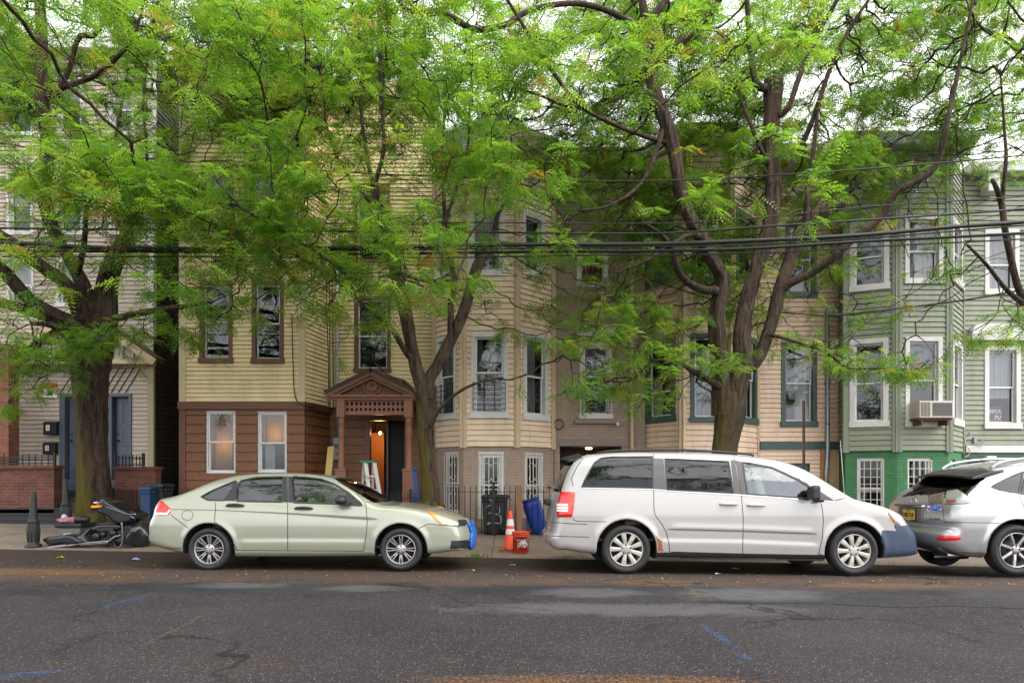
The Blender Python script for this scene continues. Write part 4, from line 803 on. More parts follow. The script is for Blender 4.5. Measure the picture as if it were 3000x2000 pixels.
def attractors(n):
    """crown points: layered clumps spread through the crowns' depth"""
    w = -np.log(1-.97*DENS); w[:3] *= .10; w[3:5] *= .3; w[5] *= .5; pw = w.ravel()/w.sum(); nc = n//11; k = rng.choice(len(pw), nc, p=pw)
    r_, c_ = np.divmod(k, 15); px = (c_+rng.random(nc))*200; py = (r_+rng.random(nc))*100-600
    edge = rng.random(nc) < .10; px = np.where(edge & (px < 400), px-400, px); px = np.where(edge & (px > 2600), px+400, px); out = []
    for a, b in zip(px, py):
        front = .62 if (a < 1450 and 430 < b < 950) else (.03 if a > 1650 else .14)
        if b > 1000: Y = rng.uniform(11.6, 13.6)
        elif rng.random() < front: Y = rng.uniform(9.8, 11.9)
        else: Y = rng.uniform(13.3 if a > 1650 else 13.0 if a < 600 else 12.5, 15.1)
        c = np.array([PX(a, Y), Y, PZ(b, Y)]); m = rng.integers(6, 17); sl = rng.normal(0, .18, 2)
        d = rng.normal(0, 1, (m, 3))*np.array([.46, .34, .11]); d[:, 2] += d[:, 0]*sl[0]+d[:, 1]*sl[1]-.22*(d[:, 0]**2+d[:, 1]**2)
        for q in c+d:
            q[1] = min(q[1], 15.1); out.append((*q, 1500+FPX*q[0]/q[1]))
    for L, Y0, Y1, dz in ((((1640,1010),(1720,960),(1760,1060),(1830,980),(1850,1100),(1900,1040),(1930,1150),(1960,1010),(1990,930),(1700,1130),(1780,1150),(1880,1180),(1800,900),(1900,880)), 11.7, 12.6, .1), (((2420,1040),(2480,1060),(2540,1080),(2600,1075),(2650,1090),(2700,1090)), 11.9, 12.3, .06),
        (((40,1020),(80,1100),(120,1060),(30,1180),(160,1020),(60,960),(150,1130),(20,1090)), 12.4, 13.2, .12), (((480,960),(560,990),(620,930),(420,980),(660,900),(520,880),(590,860)), 12.8, 13.6, .1), (((200,985),(300,975),(350,960)), 13.2, 13.4, .05), (((3000,960),(2940,1000),(2960,920),(2880,990)), 12, 12.5, .08),
        (((250,520),(330,560),(420,600),(480,650),(560,640),(650,660),(760,650),(860,700),(950,760),(1050,790),(1150,830),(1250,830),(1330,820),(1120,680),(1180,620),(180,560),(380,530),(700,720),(820,600),(600,560)), 9.8, 10.9, .11)):
        for a, b in L:
            Y = rng.uniform(Y0, Y1); c = np.array([PX(a, Y), Y, PZ(b, Y)])
            for q in c+rng.normal(0, 1, (8, 3))*np.array([.30, .25, dz]): out.append((*q, 1500+FPX*q[0]/q[1]))
    m = n//40; X = rng.uniform(-11, 11, m); Yr = rng.uniform(4.2, 10, m); Z = rng.uniform(7.6, 10.5, m)+(10-Yr)*.12     # boughs arching over the roadway, above the frame
    for X0, X1, Y0, Y1, nn in ((-6.5, 0, 3.0, 7.2, 34), (1, 6.5, .2, 4.0, 20)):      # boughs mirrored in the car windows
        for _ in range(nn):
            c = np.array([rng.uniform(X0, X1), rng.uniform(Y0, Y1), rng.uniform(7.0, 9.2)])
            if (c[2]-CAMZ)/c[1]*FPX > HZ+250:
                for q in c+rng.normal(0, 1, (11, 3))*np.array([.4, .35, .12]): out.append((*q, 1500+FPX*q[0]/12))
    out += [(x, y, z, 1500+x*FPX/12) for x, y, z in zip(X, Yr, Z) if (z-CAMZ)/y*FPX > HZ+60]
    return np.array(out)
def tree(label, limbs, att, base, seed):
    rg = np.random.default_rng(seed)
    root = thing('street_tree', label, 'tree', base, 'street trees along the pavement')
    wood = MB(); nodes = []; fixed = []
    for L in limbs:
        pts = [tuple(P(a, b, Y))+(r,) for a, b, Y, r in L]; cm = catmull(pts, step=.10)
        big = max(q[3] for q in cm) > .12; k = 40 if big else 10; c = np.array(cm); c[:, 3] *= np.where(c[:, 3] > .12, .90, 1); ph = rg.uniform(0, 6.28, 3)
        vs = []; fs = []; ref = None
        for i in range(len(c)):
            t = Vector(c[min(i+1, len(c)-1), :3]-c[max(i-1, 0), :3]).normalized()
            if ref is None: ref = Vector((1, 0, 0)) if abs(t.x) < .8 else Vector((0, 1, 0))
            sx = (ref-t*ref.dot(t)).normalized(); ref = sx; sy = t.cross(sx); wob = .0 if not big else .0
            o = Vector(c[i, :3]) + sx*(.02*math.sin(i*.31+ph[0]))*min(1, c[i, 3]*9) + sy*(.02*math.sin(i*.23+ph[1]))*min(1, c[i, 3]*9)
            for j in range(k):
                an = 2*math.pi*j/k; q = 1+(.09*math.sin(3*an+ph[0]+i*.04)+.06*math.sin(5*an+ph[1]-i*.05)+.05*math.sin(2*an+i*.13+ph[2])+.045*math.sin(13*an+1.5*math.sin(i*.21+ph[2])+ph[1])*(1+.5*math.sin(7*an+i*.3))+.03*rg.uniform(-1, 1) if big else .06*math.sin(2*an+i*.2))
                vs.append(o+(sx*math.cos(an)+sy*math.sin(an))*float(c[i, 3])*q)
        for i in range(len(c)-1):
            for j in range(k): fs.append((i*k+j, i*k+(j+1)%k, (i+1)*k+(j+1)%k, (i+1)*k+j))
        fs.append(tuple((len(c)-1)*k+j for j in range(k))); wood.smooth = True; wood.add(vs, fs)
        for i in range(0, len(c), 2): nodes.append(c[i, :3]); fixed.append(c[i, 3])
    if len(base) and limbs:                     # root flare
        b0 = limbs[0][0]; p = P(*b0[:3]); r0 = b0[3]
        for k in range(6): an = k*1.05+rg.uniform(-.2, .2); d = Vector((math.cos(an), math.sin(an), 0)); wood.tube([p+Vector((0, 0, .32))+d*r0*.55, p+Vector((0, 0, .1))+d*r0*.95, p+Vector((0, 0, -.12))+d*r0*1.45], [r0*.5, r0*.38, r0*.2], 7)
    wood.build('trunk', BARK, root)
    # space colonisation from the limbs to the crown points
    N = [np.array(nodes)]; par = [-1]*len(nodes); pos = list(map(np.array, nodes)); A = att[:, :3].copy(); nA = len(A)
    bd = np.full(nA, 1e9); bi = np.zeros(nA, int)
    def upd(i0):
        P_ = np.array(pos[i0:]);
        for s in range(0, len(P_), 400):
            D = np.linalg.norm(A[:, None, :]-P_[None, s:s+400, :], axis=2); j = D.argmin(1); d = D[np.arange(nA), j]; m = d < bd; bd[m] = d[m]; bi[m] = j[m]+i0+s
    upd(0); step = .22; owner = np.full(nA, -1); nfix = len(nodes)
    for it in range(90):
        act = bd > .34
        if not act.any(): break
        idx = np.where(act)[0]; i0 = len(pos); pull = {}
        for a in idx: pull.setdefault(int(bi[a]), []).append(a)
        for n_, al in pull.items():
            dv = A[al]-pos[n_]; dv /= np.linalg.norm(dv, axis=1)[:, None]; d = dv.sum(0); L = np.linalg.norm(d)
            if L < .05: d = dv[0]; L = 1
            d = d/L+np.array([0, 0, .12])+rg.normal(0, .30, 3); d /= np.linalg.norm(d); pos.append(pos[n_]+d*step); par.append(n_)
        upd(i0)
        if len(pos) > 16000: break
    # twig radii from the tips inward
    cnt = np.zeros(len(pos)); 
    for a in range(nA): cnt[bi[a]] += 1
    for i in range(len(pos)-1, nfix-1, -1): cnt[par[i]] += cnt[i]
    rad = .0038*np.maximum(cnt, .6)**.48
    V = []; F = []; nb = 0; ang = np.linspace(0, 2*np.pi, 5)[:-1]
    def seg(p, q, r0, r1):
        nonlocal nb
        t = q-p; L = np.linalg.norm(t); t = t/max(L, 1e-6); s = np.cross(t, [0.3, .9, .1]); s /= np.linalg.norm(s); w = np.cross(t, s); ring = np.outer(np.cos(ang), s)+np.outer(np.sin(ang), w)
        V.append(p+ring*r0); V.append(q+ring*r1); F.extend([(nb+j, nb+(j+1)%4, nb+4+(j+1)%4, nb+4+j) for j in range(4)]); nb += 8
    for i in range(nfix, len(pos)): seg(pos[par[i]], pos[i], min(max(rad[par[i]] if par[i] >= nfix else rad[i]*1.15, rad[i]), .05), min(rad[i], .05))
    # fronds along the last twig to each crown point
    fb = []; fa = []; ft = []
    for a in range(nA):
        p = pos[bi[a]]; q = A[a]; d = q-p; L = np.linalg.norm(d); d = d/max(L, 1e-5); q = p+d*max(L, .3); seg(p, q, .005, .003); tone = np.clip(rg.normal(.45, .17), 0, .84)
        if rg.random() < .10: tone = rg.uniform(.8, .97)
        if rg.random() < .012: tone = 1.0
        k = rg.integers(7, 11); az = rg.uniform(0, 6.28)
        for j in range(k):
            t = (j+.5)/k; az += 2.4; f = np.array([math.cos(az), math.sin(az), rg.uniform(-.45, .25)])+d*.7; f /= np.linalg.norm(f)
            fb.append(p+(q-p)*(.25+.75*t)); fa.append(f); ft.append(np.clip(tone+rg.normal(0, .07), 0, 1))
    npmesh('branches', np.concatenate(V), np.array(F), BARK, root, True)
    fb = np.array(fb); fa = np.array(fa); ft = np.array(ft); n = len(fb); K = 7
    L = rg.uniform(.17, .29, n)*np.where(fb[:, 1] < 11.6, 1.15, 1); up = np.tile([0, 0, 1.0], (n, 1))+rg.normal(0, .33, (n, 3)); sd = np.cross(fa, up); sd /= np.linalg.norm(sd, axis=1)[:, None]; nr = np.cross(sd, fa)
    t = (np.arange(K)+.8)/K; droop = rg.uniform(.15, .55, n)
    ax = fb[:, None, :]+fa[:, None, :]*(L[:, None]*t)[..., None]; ax[..., 2] -= (droop*L)[:, None]*(t**2)[None]
    ll = (.058*np.sin(np.pi*(.18+.72*t)))[None, :]*(L/.22)[:, None]; quads = []
    for s in (-1, 1):
        dr = sd[:, None, :]*s*.93+fa[:, None, :]*.36+nr[:, None, :]*rg.normal(-.08, .16, (n, K, 1)); dr[..., 2] -= .12
        b0 = ax; tip = ax+dr*ll[..., None]; mid = ax+dr*(ll*.5)[..., None]; w = fa[:, None, :]*(ll*.22)[..., None]
        quads.append(np.stack([b0, mid-w, tip, mid+w], 2))
    Q = np.stack(quads, 2).reshape(-1, 3); fc = np.arange(len(Q)).reshape(-1, 4); at = np.repeat(ft, K*2)
    npmesh('crown', Q, fc, LEAF, root, False, at); return root, n
NATT = 8700
ATT = attractors(NATT); jit = ATT[:, 3]+rng.normal(0, 130, len(ATT))
ga = lambda a, b, Y: Vector((PX(a, Y), Y, ground(PX(a, Y), Y)))
TA = [[(277, 1560, 14.5, .46), (275, 1500, 14.5, .37), (272, 1400, 14.5, .335), (268, 1300, 14.5, .33), (265, 1200, 14.5, .33), (262, 1110, 14.5, .37), (266, 1030, 14.5, .44), (272, 960, 14.5, .40), (285, 900, 14.45, .30)],
 [(300, 1010, 14.4, .30), (312, 900, 14.4, .27), (322, 810, 14.3, .22), (345, 745, 14.2, .19), (372, 700, 14.1, .17), (382, 688, 14.1, .15)],
 [(280, 930, 14.3, .2), (240, 830, 14.0, .15), (200, 755, 13.8, .125), (165, 690, 13.5, .12), (135, 600, 13.1, .115), (130, 520, 12.9, .112), (137, 420, 12.8, .108), (128, 310, 12.7, .10), (118, 200, 12.6, .092), (114, 0, 12.5, .085), (110, -300, 12.5, .05)],
 [(142, 285, 12.7, .06), (184, 258, 12.6, .05), (275, 224, 12.4, .042), (356, 155, 12.2, .035), (402, 75, 12.1, .025), (430, -30, 12, .02)],
 [(165, 285, 12.6, .05), (205, 200, 12.5, .042), (218, 143, 12.4, .04), (236, 104, 12.3, .045), (275, 103, 12.2, .04), (310, 55, 12.1, .035), (335, 5, 12, .03), (350, -120, 12, .02)],
 [(255, 950, 14.2, .2), (191, 840, 13.6, .14), (134, 795, 13.3, .125), (80, 750, 13, .115), (38, 714, 12.8, .10), (-40, 660, 12.4, .07)],
 [(255, 960, 14.2, .17), (176, 930, 13.8, .14), (88, 880, 13.4, .13), (20, 805, 13.1, .12), (-60, 730, 12.8, .08)],
 [(250, 980, 14.3, .14), (184, 942, 13.9, .11), (96, 915, 13.5, .10), (20, 893, 13.2, .09), (-80, 870, 13, .06)],
 [(262, 1035, 14.2, .10), (235, 1010, 13.9, .09), (199, 990, 13.6, .08), (150, 955, 13.3, .06), (90, 948, 13, .04)],
 [(320, 950, 14.2, .09), (345, 930, 14, .07), (432, 913, 13.6, .06), (528, 899, 13.2, .048), (620, 885, 13, .03)],
 [(375, 695, 14.1, .05), (420, 600, 13.8, .035), (430, 450, 13.6, .03), (420, 300, 13.5, .025), (440, 100, 13.4, .015)],
 [(365, 700, 14.1, .05), (330, 560, 13.9, .035), (345, 380, 13.8, .028), (375, 200, 13.8, .018)]]
TA += [[(330, 800, 14.2, .07), (360, 700, 13.2, .055), (400, 620, 12.0, .045), (470, 600, 11.0, .036), (580, 615, 10.5, .028), (700, 690, 10.3, .016)], [(230, 800, 13.8, .06), (250, 680, 12.6, .045), (262, 580, 11.4, .035), (330, 545, 10.6, .026), (430, 585, 10.2, .014)]]
TB = [[(1264, 1520, 13, .22), (1262, 1480, 13, .19), (1256, 1400, 13, .172), (1250, 1300, 13, .165), (1246, 1200, 13, .17), (1243, 1140, 13, .185), (1243, 1110, 13, .16)],
 [(1246, 1160, 13, .15), (1230, 1100, 13, .135), (1214, 1040, 13, .125), (1195, 963, 12.9, .12), (1180, 887, 12.9, .115), (1168, 830, 12.9, .112), (1153, 753, 12.9, .108), (1143, 703, 12.9, .10), (1125, 640, 12.9, .09), (1105, 580, 12.9, .085), (1094, 548, 12.9, .08)],
 [(1244, 1165, 13, .15), (1256, 1112, 13, .13), (1291, 1059, 13, .12), (1320, 1000, 13, .115), (1352, 925, 13, .105), (1382, 830, 13, .10), (1403, 775, 13.05, .095), (1436, 732, 13.1, .075)],
 [(1318, 1005, 13, .07), (1321, 887, 12.9, .055), (1333, 830, 12.9, .052), (1325, 772, 12.8, .05), (1314, 695, 12.8, .048), (1304, 640, 12.7, .042), (1296, 520, 12.6, .034), (1300, 380, 12.5, .026), (1310, 200, 12.4, .015)],
 [(1306, 638, 12.7, .035), (1335, 560, 12.6, .03), (1370, 430, 12.5, .024), (1375, 300, 12.4, .016)],
 [(1212, 1050, 12.95, .07), (1195, 1042, 12.9, .06), (1141, 955, 12.6, .05), (1095, 917, 12.4, .045), (1038, 868, 12.1, .042), (1000, 830, 11.9, .038), (920, 780, 11.5, .03), (820, 720, 11.1, .022)],
 [(1262, 1250, 12.9, .04), (1290, 1197, 12.7, .032), (1344, 1147, 12.4, .028), (1402, 1120, 12.2, .022), (1474, 1105, 12, .015)],
 [(1240, 1175, 12.9, .05), (1190, 1120, 12.6, .03), (1140, 1100, 12.3, .022), (1095, 1060, 12.1, .014)],
 [(1096, 550, 12.9, .045), (1070, 430, 12.8, .034), (1055, 300, 12.7, .026), (1050, 120, 12.6, .017), (1050, -100, 12.5, .01)],
 [(1096, 550, 12.9, .045), (1125, 440, 12.8, .034), (1118, 320, 12.7, .028), (1112, 160, 12.7, .02), (1125, -40, 12.6, .012)],
 [(1436, 735, 13.1, .05), (1455, 640, 13, .035), (1490, 560, 12.9, .03), (1500, 430, 12.8, .022), (1480, 300, 12.8, .015)],
 [(1145, 740, 12.9, .05), (1090, 690, 12.6, .035), (985, 620, 12.2, .03), (880, 540, 11.8, .025), (780, 480, 11.4, .016)],
 [(1110, 620, 12.9, .04), (1010, 500, 12.6, .03), (960, 380, 12.4, .024), (940, 200, 12.3, .015)]]
TB += [[(1038, 868, 12.1, .04), (1010, 800, 11.2, .032), (960, 760, 10.6, .026), (860, 695, 10.3, .02), (740, 630, 10.1, .012)], [(1150, 740, 12.9, .05), (1160, 790, 11.8, .036), (1185, 805, 10.9, .028), (1260, 825, 10.4, .02), (1340, 818, 10.2, .012)]]
TB += [[(1118, 320, 12.7, .05), (1108, -150, 12.2, .05), (1060, -500, 10.5, .045), (950, -800, 8.5, .04), (800, -1200, 6, .03), (600, -1700, 4.6, .02)]]
TC = [[(2124, 1580, 13, .36), (2122, 1520, 13, .30), (2118, 1450, 13, .27), (2120, 1350, 13, .245), (2126, 1280, 13, .25), (2134, 1210, 13, .29), (2138, 1150, 13, .25)],
 [(2118, 1215, 13, .2), (2112, 1150, 13, .185), (2110, 1024, 13, .18), (2102, 935, 13, .175), (2108, 870, 13, .165), (2112, 815, 13, .15), (2079, 756, 12.9, .14), (2053, 690, 12.9, .135), (2012, 610, 12.8, .13), (1985, 520, 12.7, .125), (1968, 440, 12.7, .12), (1948, 356, 12.6, .115), (1920, 275, 12.6, .11), (1900, 172, 12.5, .105), (1898, 86, 12.5, .10)],
 [(2146, 1190, 13, .21), (2160, 1130, 13, .2), (2177, 1060, 13, .19), (2172, 1000, 13, .18), (2178, 912, 13, .165), (2203, 823, 13, .155), (2232, 747, 13, .15), (2255, 660, 13, .15), (2262, 560, 13, .15), (2261, 459, 13, .155), (2265, 330, 13, .16), (2263, 250, 13, .19), (2262, 232, 13, .17)],
 [(2195, 1075, 13, .14), (2221, 1040, 13, .13), (2248, 975, 13, .125), (2271, 905, 13, .12), (2292, 830, 13, .115), (2324, 725, 13, .11), (2355, 655, 13, .115), (2400, 622, 13, .12), (2460, 602, 13, .10), (2475, 597, 13, .07)],
 [(2284, 850, 13, .10), (2320, 828, 12.9, .085), (2382, 798, 12.8, .075), (2445, 750, 12.6, .07), (2500, 695, 12.5, .068), (2586, 631, 12.4, .066), (2624, 570, 12.3, .064), (2690, 530, 12.2, .06), (2742, 485, 12.1, .055), (2776, 344, 12, .045), (2810, 200, 12, .035), (2850, 0, 12, .02)],
 [(1898, 95, 12.5, .075), (1915, 50, 12.4, .07), (1955, -20, 12.4, .06), (1980, -200, 12.3, .04)],
 [(1898, 95, 12.5, .08), (1888, 40, 12.5, .075), (1870, -120, 12.4, .05)],
 [(1918, 200, 12.5, .085), (1945, 172, 12.4, .075), (1989, 132, 12.3, .07), (2052, 69, 12.2, .062), (2112, -12, 12, .052), (2180, -160, 11.9, .03)],
 [(1896, 120, 12.5, .06), (1865, 84, 12.3, .055), (1800, 40, 12, .05), (1700, 12, 11.7, .048), (1600, 18, 11.5, .046), (1531, 40, 11.4, .046), (1480, 74, 11.3, .048), (1400, 89, 11.2, .046), (1348, 69, 11.1, .043), (1290, 34, 11, .04), (1210, 34, 10.9, .036), (1165, 0, 10.8, .03), (1120, -80, 10.7, .02)],
 [(1960, 420, 12.7, .05), (1895, 400, 12.4, .04), (1800, 365, 12, .036), (1698, 310, 11.7, .034), (1606, 190, 11.5, .031), (1548, 98, 11.4, .028), (1480, -10, 11.3, .024)],
 [(1698, 310, 11.7, .03), (1655, 310, 11.6, .025), (1583, 280, 11.5, .022), (1508, 258, 11.4, .018)],
 [(2245, 260, 12.9, .08), (2218, 245, 12.8, .06), (2200, 160, 12.8, .05), (2188, 0, 12.7, .045), (2180, -200, 12.6, .02)],
 [(2285, 340, 12.9, .06), (2310, 318, 12.8, .055), (2351, 201, 12.7, .048), (2403, 86, 12.6, .042), (2456, -5, 12.5, .035), (2520, -160, 12.4, .02)],
 [(2275, 530, 13, .06), (2317, 485, 12.9, .05), (2374, 373, 12.8, .045), (2431, 201, 12.7, .04), (2489, 86, 12.6, .034), (2560, -20, 12.5, .025)],
 [(2250, 480, 12.9, .05), (2232, 440, 12.8, .04), (2200, 365, 12.7, .034), (2165, 270, 12.7, .026), (2150, 100, 12.6, .015)],
 [(2360, 655, 12.9, .06), (2365, 560, 12.8, .045), (2385, 430, 12.7, .035), (2400, 280, 12.7, .02)],
 [(2105, 1130, 12.9, .075), (2078, 1115, 12.7, .06), (2029, 1087, 12.5, .05), (1985, 1058, 12.3, .035), (1930, 1050, 12.1, .022)],
 [(2105, 855, 12.9, .08), (2047, 843, 12.7, .072), (1995, 803, 12.5, .065), (1971, 734, 12.3, .055), (1940, 690, 12.1, .04), (1880, 650, 11.9, .022)],
 [(2250, 980, 12.9, .04), (2310, 995, 12.6, .03), (2420, 1030, 12.3, .024), (2480, 1075, 12.2, .018), (2560, 1080, 12, .01)],
 [(2050, 690, 12.8, .06), (2010, 690, 12.6, .045), (1900, 760, 12.1, .03), (1800, 800, 11.8, .02)],
 [(1950, 360, 12.6, .05), (1890, 520, 12.4, .035), (1790, 600, 12.1, .026), (1690, 620, 11.9, .015)]]
TC += [[(1870, -120, 12.4, .05), (1900, -500, 10.5, .045), (2000, -1000, 7, .04), (2200, -2400, 3.5, .03)]]
TD = [[(3085, 1560, 13, .24), (3080, 1500, 13, .2), (3075, 1300, 13, .18), (3070, 1100, 13, .18), (3050, 980, 13, .17), (3025, 910, 13, .13)],
 [(3030, 930, 13, .10), (3000, 885, 12.9, .075), (2977, 832, 12.8, .06), (2962, 760, 12.7, .055), (2948, 680, 12.6, .05), (2936, 600, 12.6, .05), (2920, 555, 12.5, .045), (2905, 525, 12.5, .03)],
 [(2936, 590, 12.6, .04), (2940, 540, 12.5, .036), (2948, 459, 12.4, .03), (2942, 373, 12.4, .022), (2930, 200, 12.3, .012)],
 [(3010, 900, 12.9, .06), (2950, 850, 12.6, .04), (2890, 775, 12.3, .032), (2833, 717, 12.1, .022)],
 [(3040, 950, 13, .12), (3075, 800, 13, .10), (3100, 500, 13, .07), (3080, 200, 13, .04)]]
assign = np.digitize(jit, [620, 1640, 2720])
TREES = [('thick mossy trunked street tree at the left behind the toppled motorcycle', TA, (270, 1540, 14.5)), ('slim forked street tree in front of the brown porch', TB, (1262, 1490, 13)), ('large street tree with sawn off leader behind the white minivan', TC, (2122, 1540, 13)), ('street tree whose thin branches reach in from the right edge', TD, (3082, 1530, 13))]
NFR = 0; TOBJ = []
for i, (lb, limbs, b) in enumerate(TREES):
    Xb, Yb_ = PX(b[0], b[2]), b[2]; t_, n_ = tree(lb, limbs, ATT[assign == i], (Xb, Yb_, ground(Xb, Yb_)), 100+i); NFR += n_; TOBJ.append(t_)
print('fronds', NFR)
# ------------------------------------------------------------------ cars
def paint_mat(name, col, metal=.0, rough=.3, dirt=.25, flake=0):
    m, nt, b, o = mat_base(name)
    n = noise(nt, coords(nt, 'Pos'), 2.2, 6, .65); n2 = noise(nt, coords(nt, 'Pos', (1, 1, 2)), 14, 5, .7)
    g = nt.nodes.new('ShaderNodeNewGeometry'); sp = nt.nodes.new('ShaderNodeSeparateXYZ'); nt.links.new(g.outputs['Position'], sp.inputs[0])
    low = ramp(nt, sp.outputs[2], [(.12, 1), (.55, 0)])
    dm = math_(nt, 'MULTIPLY', ramp(nt, math_(nt, 'ADD', math_(nt, 'MULTIPLY', n, .5), math_(nt, 'MULTIPLY', n2, .5)), [(.42, .08), (.68, 1)]), math_(nt, 'ADD', math_(nt, 'MULTIPLY', low, dirt), dirt*.28))
    c = mix(nt, dm, mix(nt, n, [v*.96 for v in col], [v*1.04 for v in col]), (.20, .17, .13)); nt.links.new(c, b.inputs['Base Color'])
    b.inputs['Metallic'].default_value = metal; nt.links.new(math_(nt, 'ADD', math_(nt, 'MULTIPLY', dm, .4), rough), b.inputs['Roughness']); b.inputs['Coat Weight'].default_value = 1; b.inputs['Coat IOR'].default_value = 1.6; nt.links.new(math_(nt, 'ADD', math_(nt, 'MULTIPLY', dm, .14), .03), b.inputs['Coat Roughness'])
    return m
RUB = M('tyre_rubber', (.015, .0145, .016), .75, var=.35, scale=14, bmp=.15); BPL = M('black_plastic', (.012, .012, .015), .5, var=.2); GPL = M('grey_plastic', (.10, .095, .105), .5, var=.15); SEAM = M('panel_gap', (.012, .012, .012), .7); ALLOY = M('alloy', (.40, .385, .39), .35, .75, var=.1, dirt=.35, dirtcol=(.12, .1, .08)); HUBC = M('hubcap_silver', (.42, .40, .375), .38, .45, dirt=.3, dirtcol=(.16, .12, .08)); CHROME = M('chrome', (.5, .5, .52), .12, 1)
LINER = M('cabin_trim', (.055, .055, .06), .8); SEATM = M('seat_cloth', (.09, .085, .085), .9); SEATL = M('seat_beige', (.30, .28, .25), .9)
CARGLASS = glass('car_glass', (.36, .42, .40), 1.95, .005); TINT = glass('tinted_glass', (.08, .08, .11), 1.46, .005); TEALG = glass('clear_teal_glass', (.66, .84, .82), 2.1, .005)
DARKG = glass('black_glass', (.05, .05, .055), 1.42, .01); REDL = M('red_lens', (.55, .012, .012), .15, var=.05, coat=.6); AMBER = M('amber_lens', (.75, .22, .02), .2, coat=.6); CLEARL = M('clear_lens', (.36, .36, .35), .22, .45, var=.3, scale=30, coat=.8); WHITEL = M('white_lens', (.8, .76, .74), .2, coat=.5)
def surface_nets(f, o, h):
    s = f < 0; nx, ny, nz = f.shape; acc = np.zeros((nx-1, ny-1, nz-1, 3), np.float32); cnt = np.zeros((nx-1, ny-1, nz-1), np.int16); edges = []
    for ax in range(3):
        sl0 = [slice(None)]*3; sl1 = [slice(None)]*3; sl0[ax] = slice(0, -1); sl1[ax] = slice(1, None)
        e = np.argwhere(s[tuple(sl0)] != s[tuple(sl1)]); a = f[e[:, 0], e[:, 1], e[:, 2]]; e1 = e.copy(); e1[:, ax] += 1; b = f[e1[:, 0], e1[:, 1], e1[:, 2]]
        t = a/(a-b); p = e.astype(np.float32); p[:, ax] += t; o1, o2 = [(1, 2), (2, 0), (0, 1)][ax]
        cells = []
        for d1 in (0, -1):
            for d2 in (0, -1):
                c = e.copy(); c[:, o1] += d1; c[:, o2] += d2; ok = (c >= 0).all(1) & (c[:, 0] < nx-1) & (c[:, 1] < ny-1) & (c[:, 2] < nz-1)
                np.add.at(acc, (c[ok, 0], c[ok, 1], c[ok, 2]), p[ok]); np.add.at(cnt, (c[ok, 0], c[ok, 1], c[ok, 2]), 1); cells.append(c)
        edges.append((cells, a < 0))
    m = cnt > 0; idx = -np.ones(cnt.shape, np.int32); idx[m] = np.arange(m.sum()); V = acc[m]/cnt[m][:, None]; Fs = []
    for cells, neg in edges:
        c00, c01, c10, c11 = cells; ok = np.ones(len(c00), bool)
        for c in cells: ok &= (c >= 0).all(1) & (c[:, 0] < nx-1) & (c[:, 1] < ny-1) & (c[:, 2] < nz-1)
        g = lambda c: idx[c[ok, 0], c[ok, 1], c[ok, 2]]
        q = np.stack([g(c11), g(c01), g(c00), g(c10)], 1); n_ = neg[ok]; q[~n_] = q[~n_][:, ::-1]; Fs.append(q)
    return V, np.concatenate(Fs)
def trilin(f, q):
    i = np.clip(np.floor(q).astype(int), 0, np.array(f.shape)-2); t = q-i; r = 0
    for a in (0, 1):
        for b in (0, 1):
            for c in (0, 1): r = r+f[i[:, 0]+a, i[:, 1]+b, i[:, 2]+c]*(t[:, 0] if a else 1-t[:, 0])*(t[:, 1] if b else 1-t[:, 1])*(t[:, 2] if c else 1-t[:, 2])
    return r
def poly_sdf(poly, X, Z):
    p = np.array(poly, np.float32); d = np.full(X.shape, 1e9, np.float32); ins = np.zeros(X.shape, bool); n = len(p)
    for i in range(n):
        a, b = p[i], p[(i+1)%n]; e = b-a; wx, wz = X-a[0], Z-a[1]; t = np.clip((wx*e[0]+wz*e[1])/max(float(e@e), 1e-9), 0, 1); d = np.minimum(d, (wx-t*e[0])**2+(wz-t*e[1])**2)
        if a[1] != b[1]:
            c = ((a[1] <= Z) != (b[1] <= Z)); xi = a[0]+(Z-a[1])/(b[1]-a[1])*e[0]; ins ^= c & (X < xi)
    d = np.sqrt(d); d[ins] *= -1; return d
def smax(a, b, k): h = np.maximum(k-np.abs(a-b), 0)/k; return np.maximum(a, b)+h*h*k*.25
def inpoly(poly, x, y):
    ins = np.zeros(x.shape, bool); n = len(poly)
    for i in range(n):
        (x0, y0), (x1, y1) = poly[i], poly[(i+1)%n]
        if y0 != y1: c = (y0 <= y) != (y1 <= y); ins ^= c & (x < x0+(y-y0)/(y1-y0)*(x1-x0))
    return ins
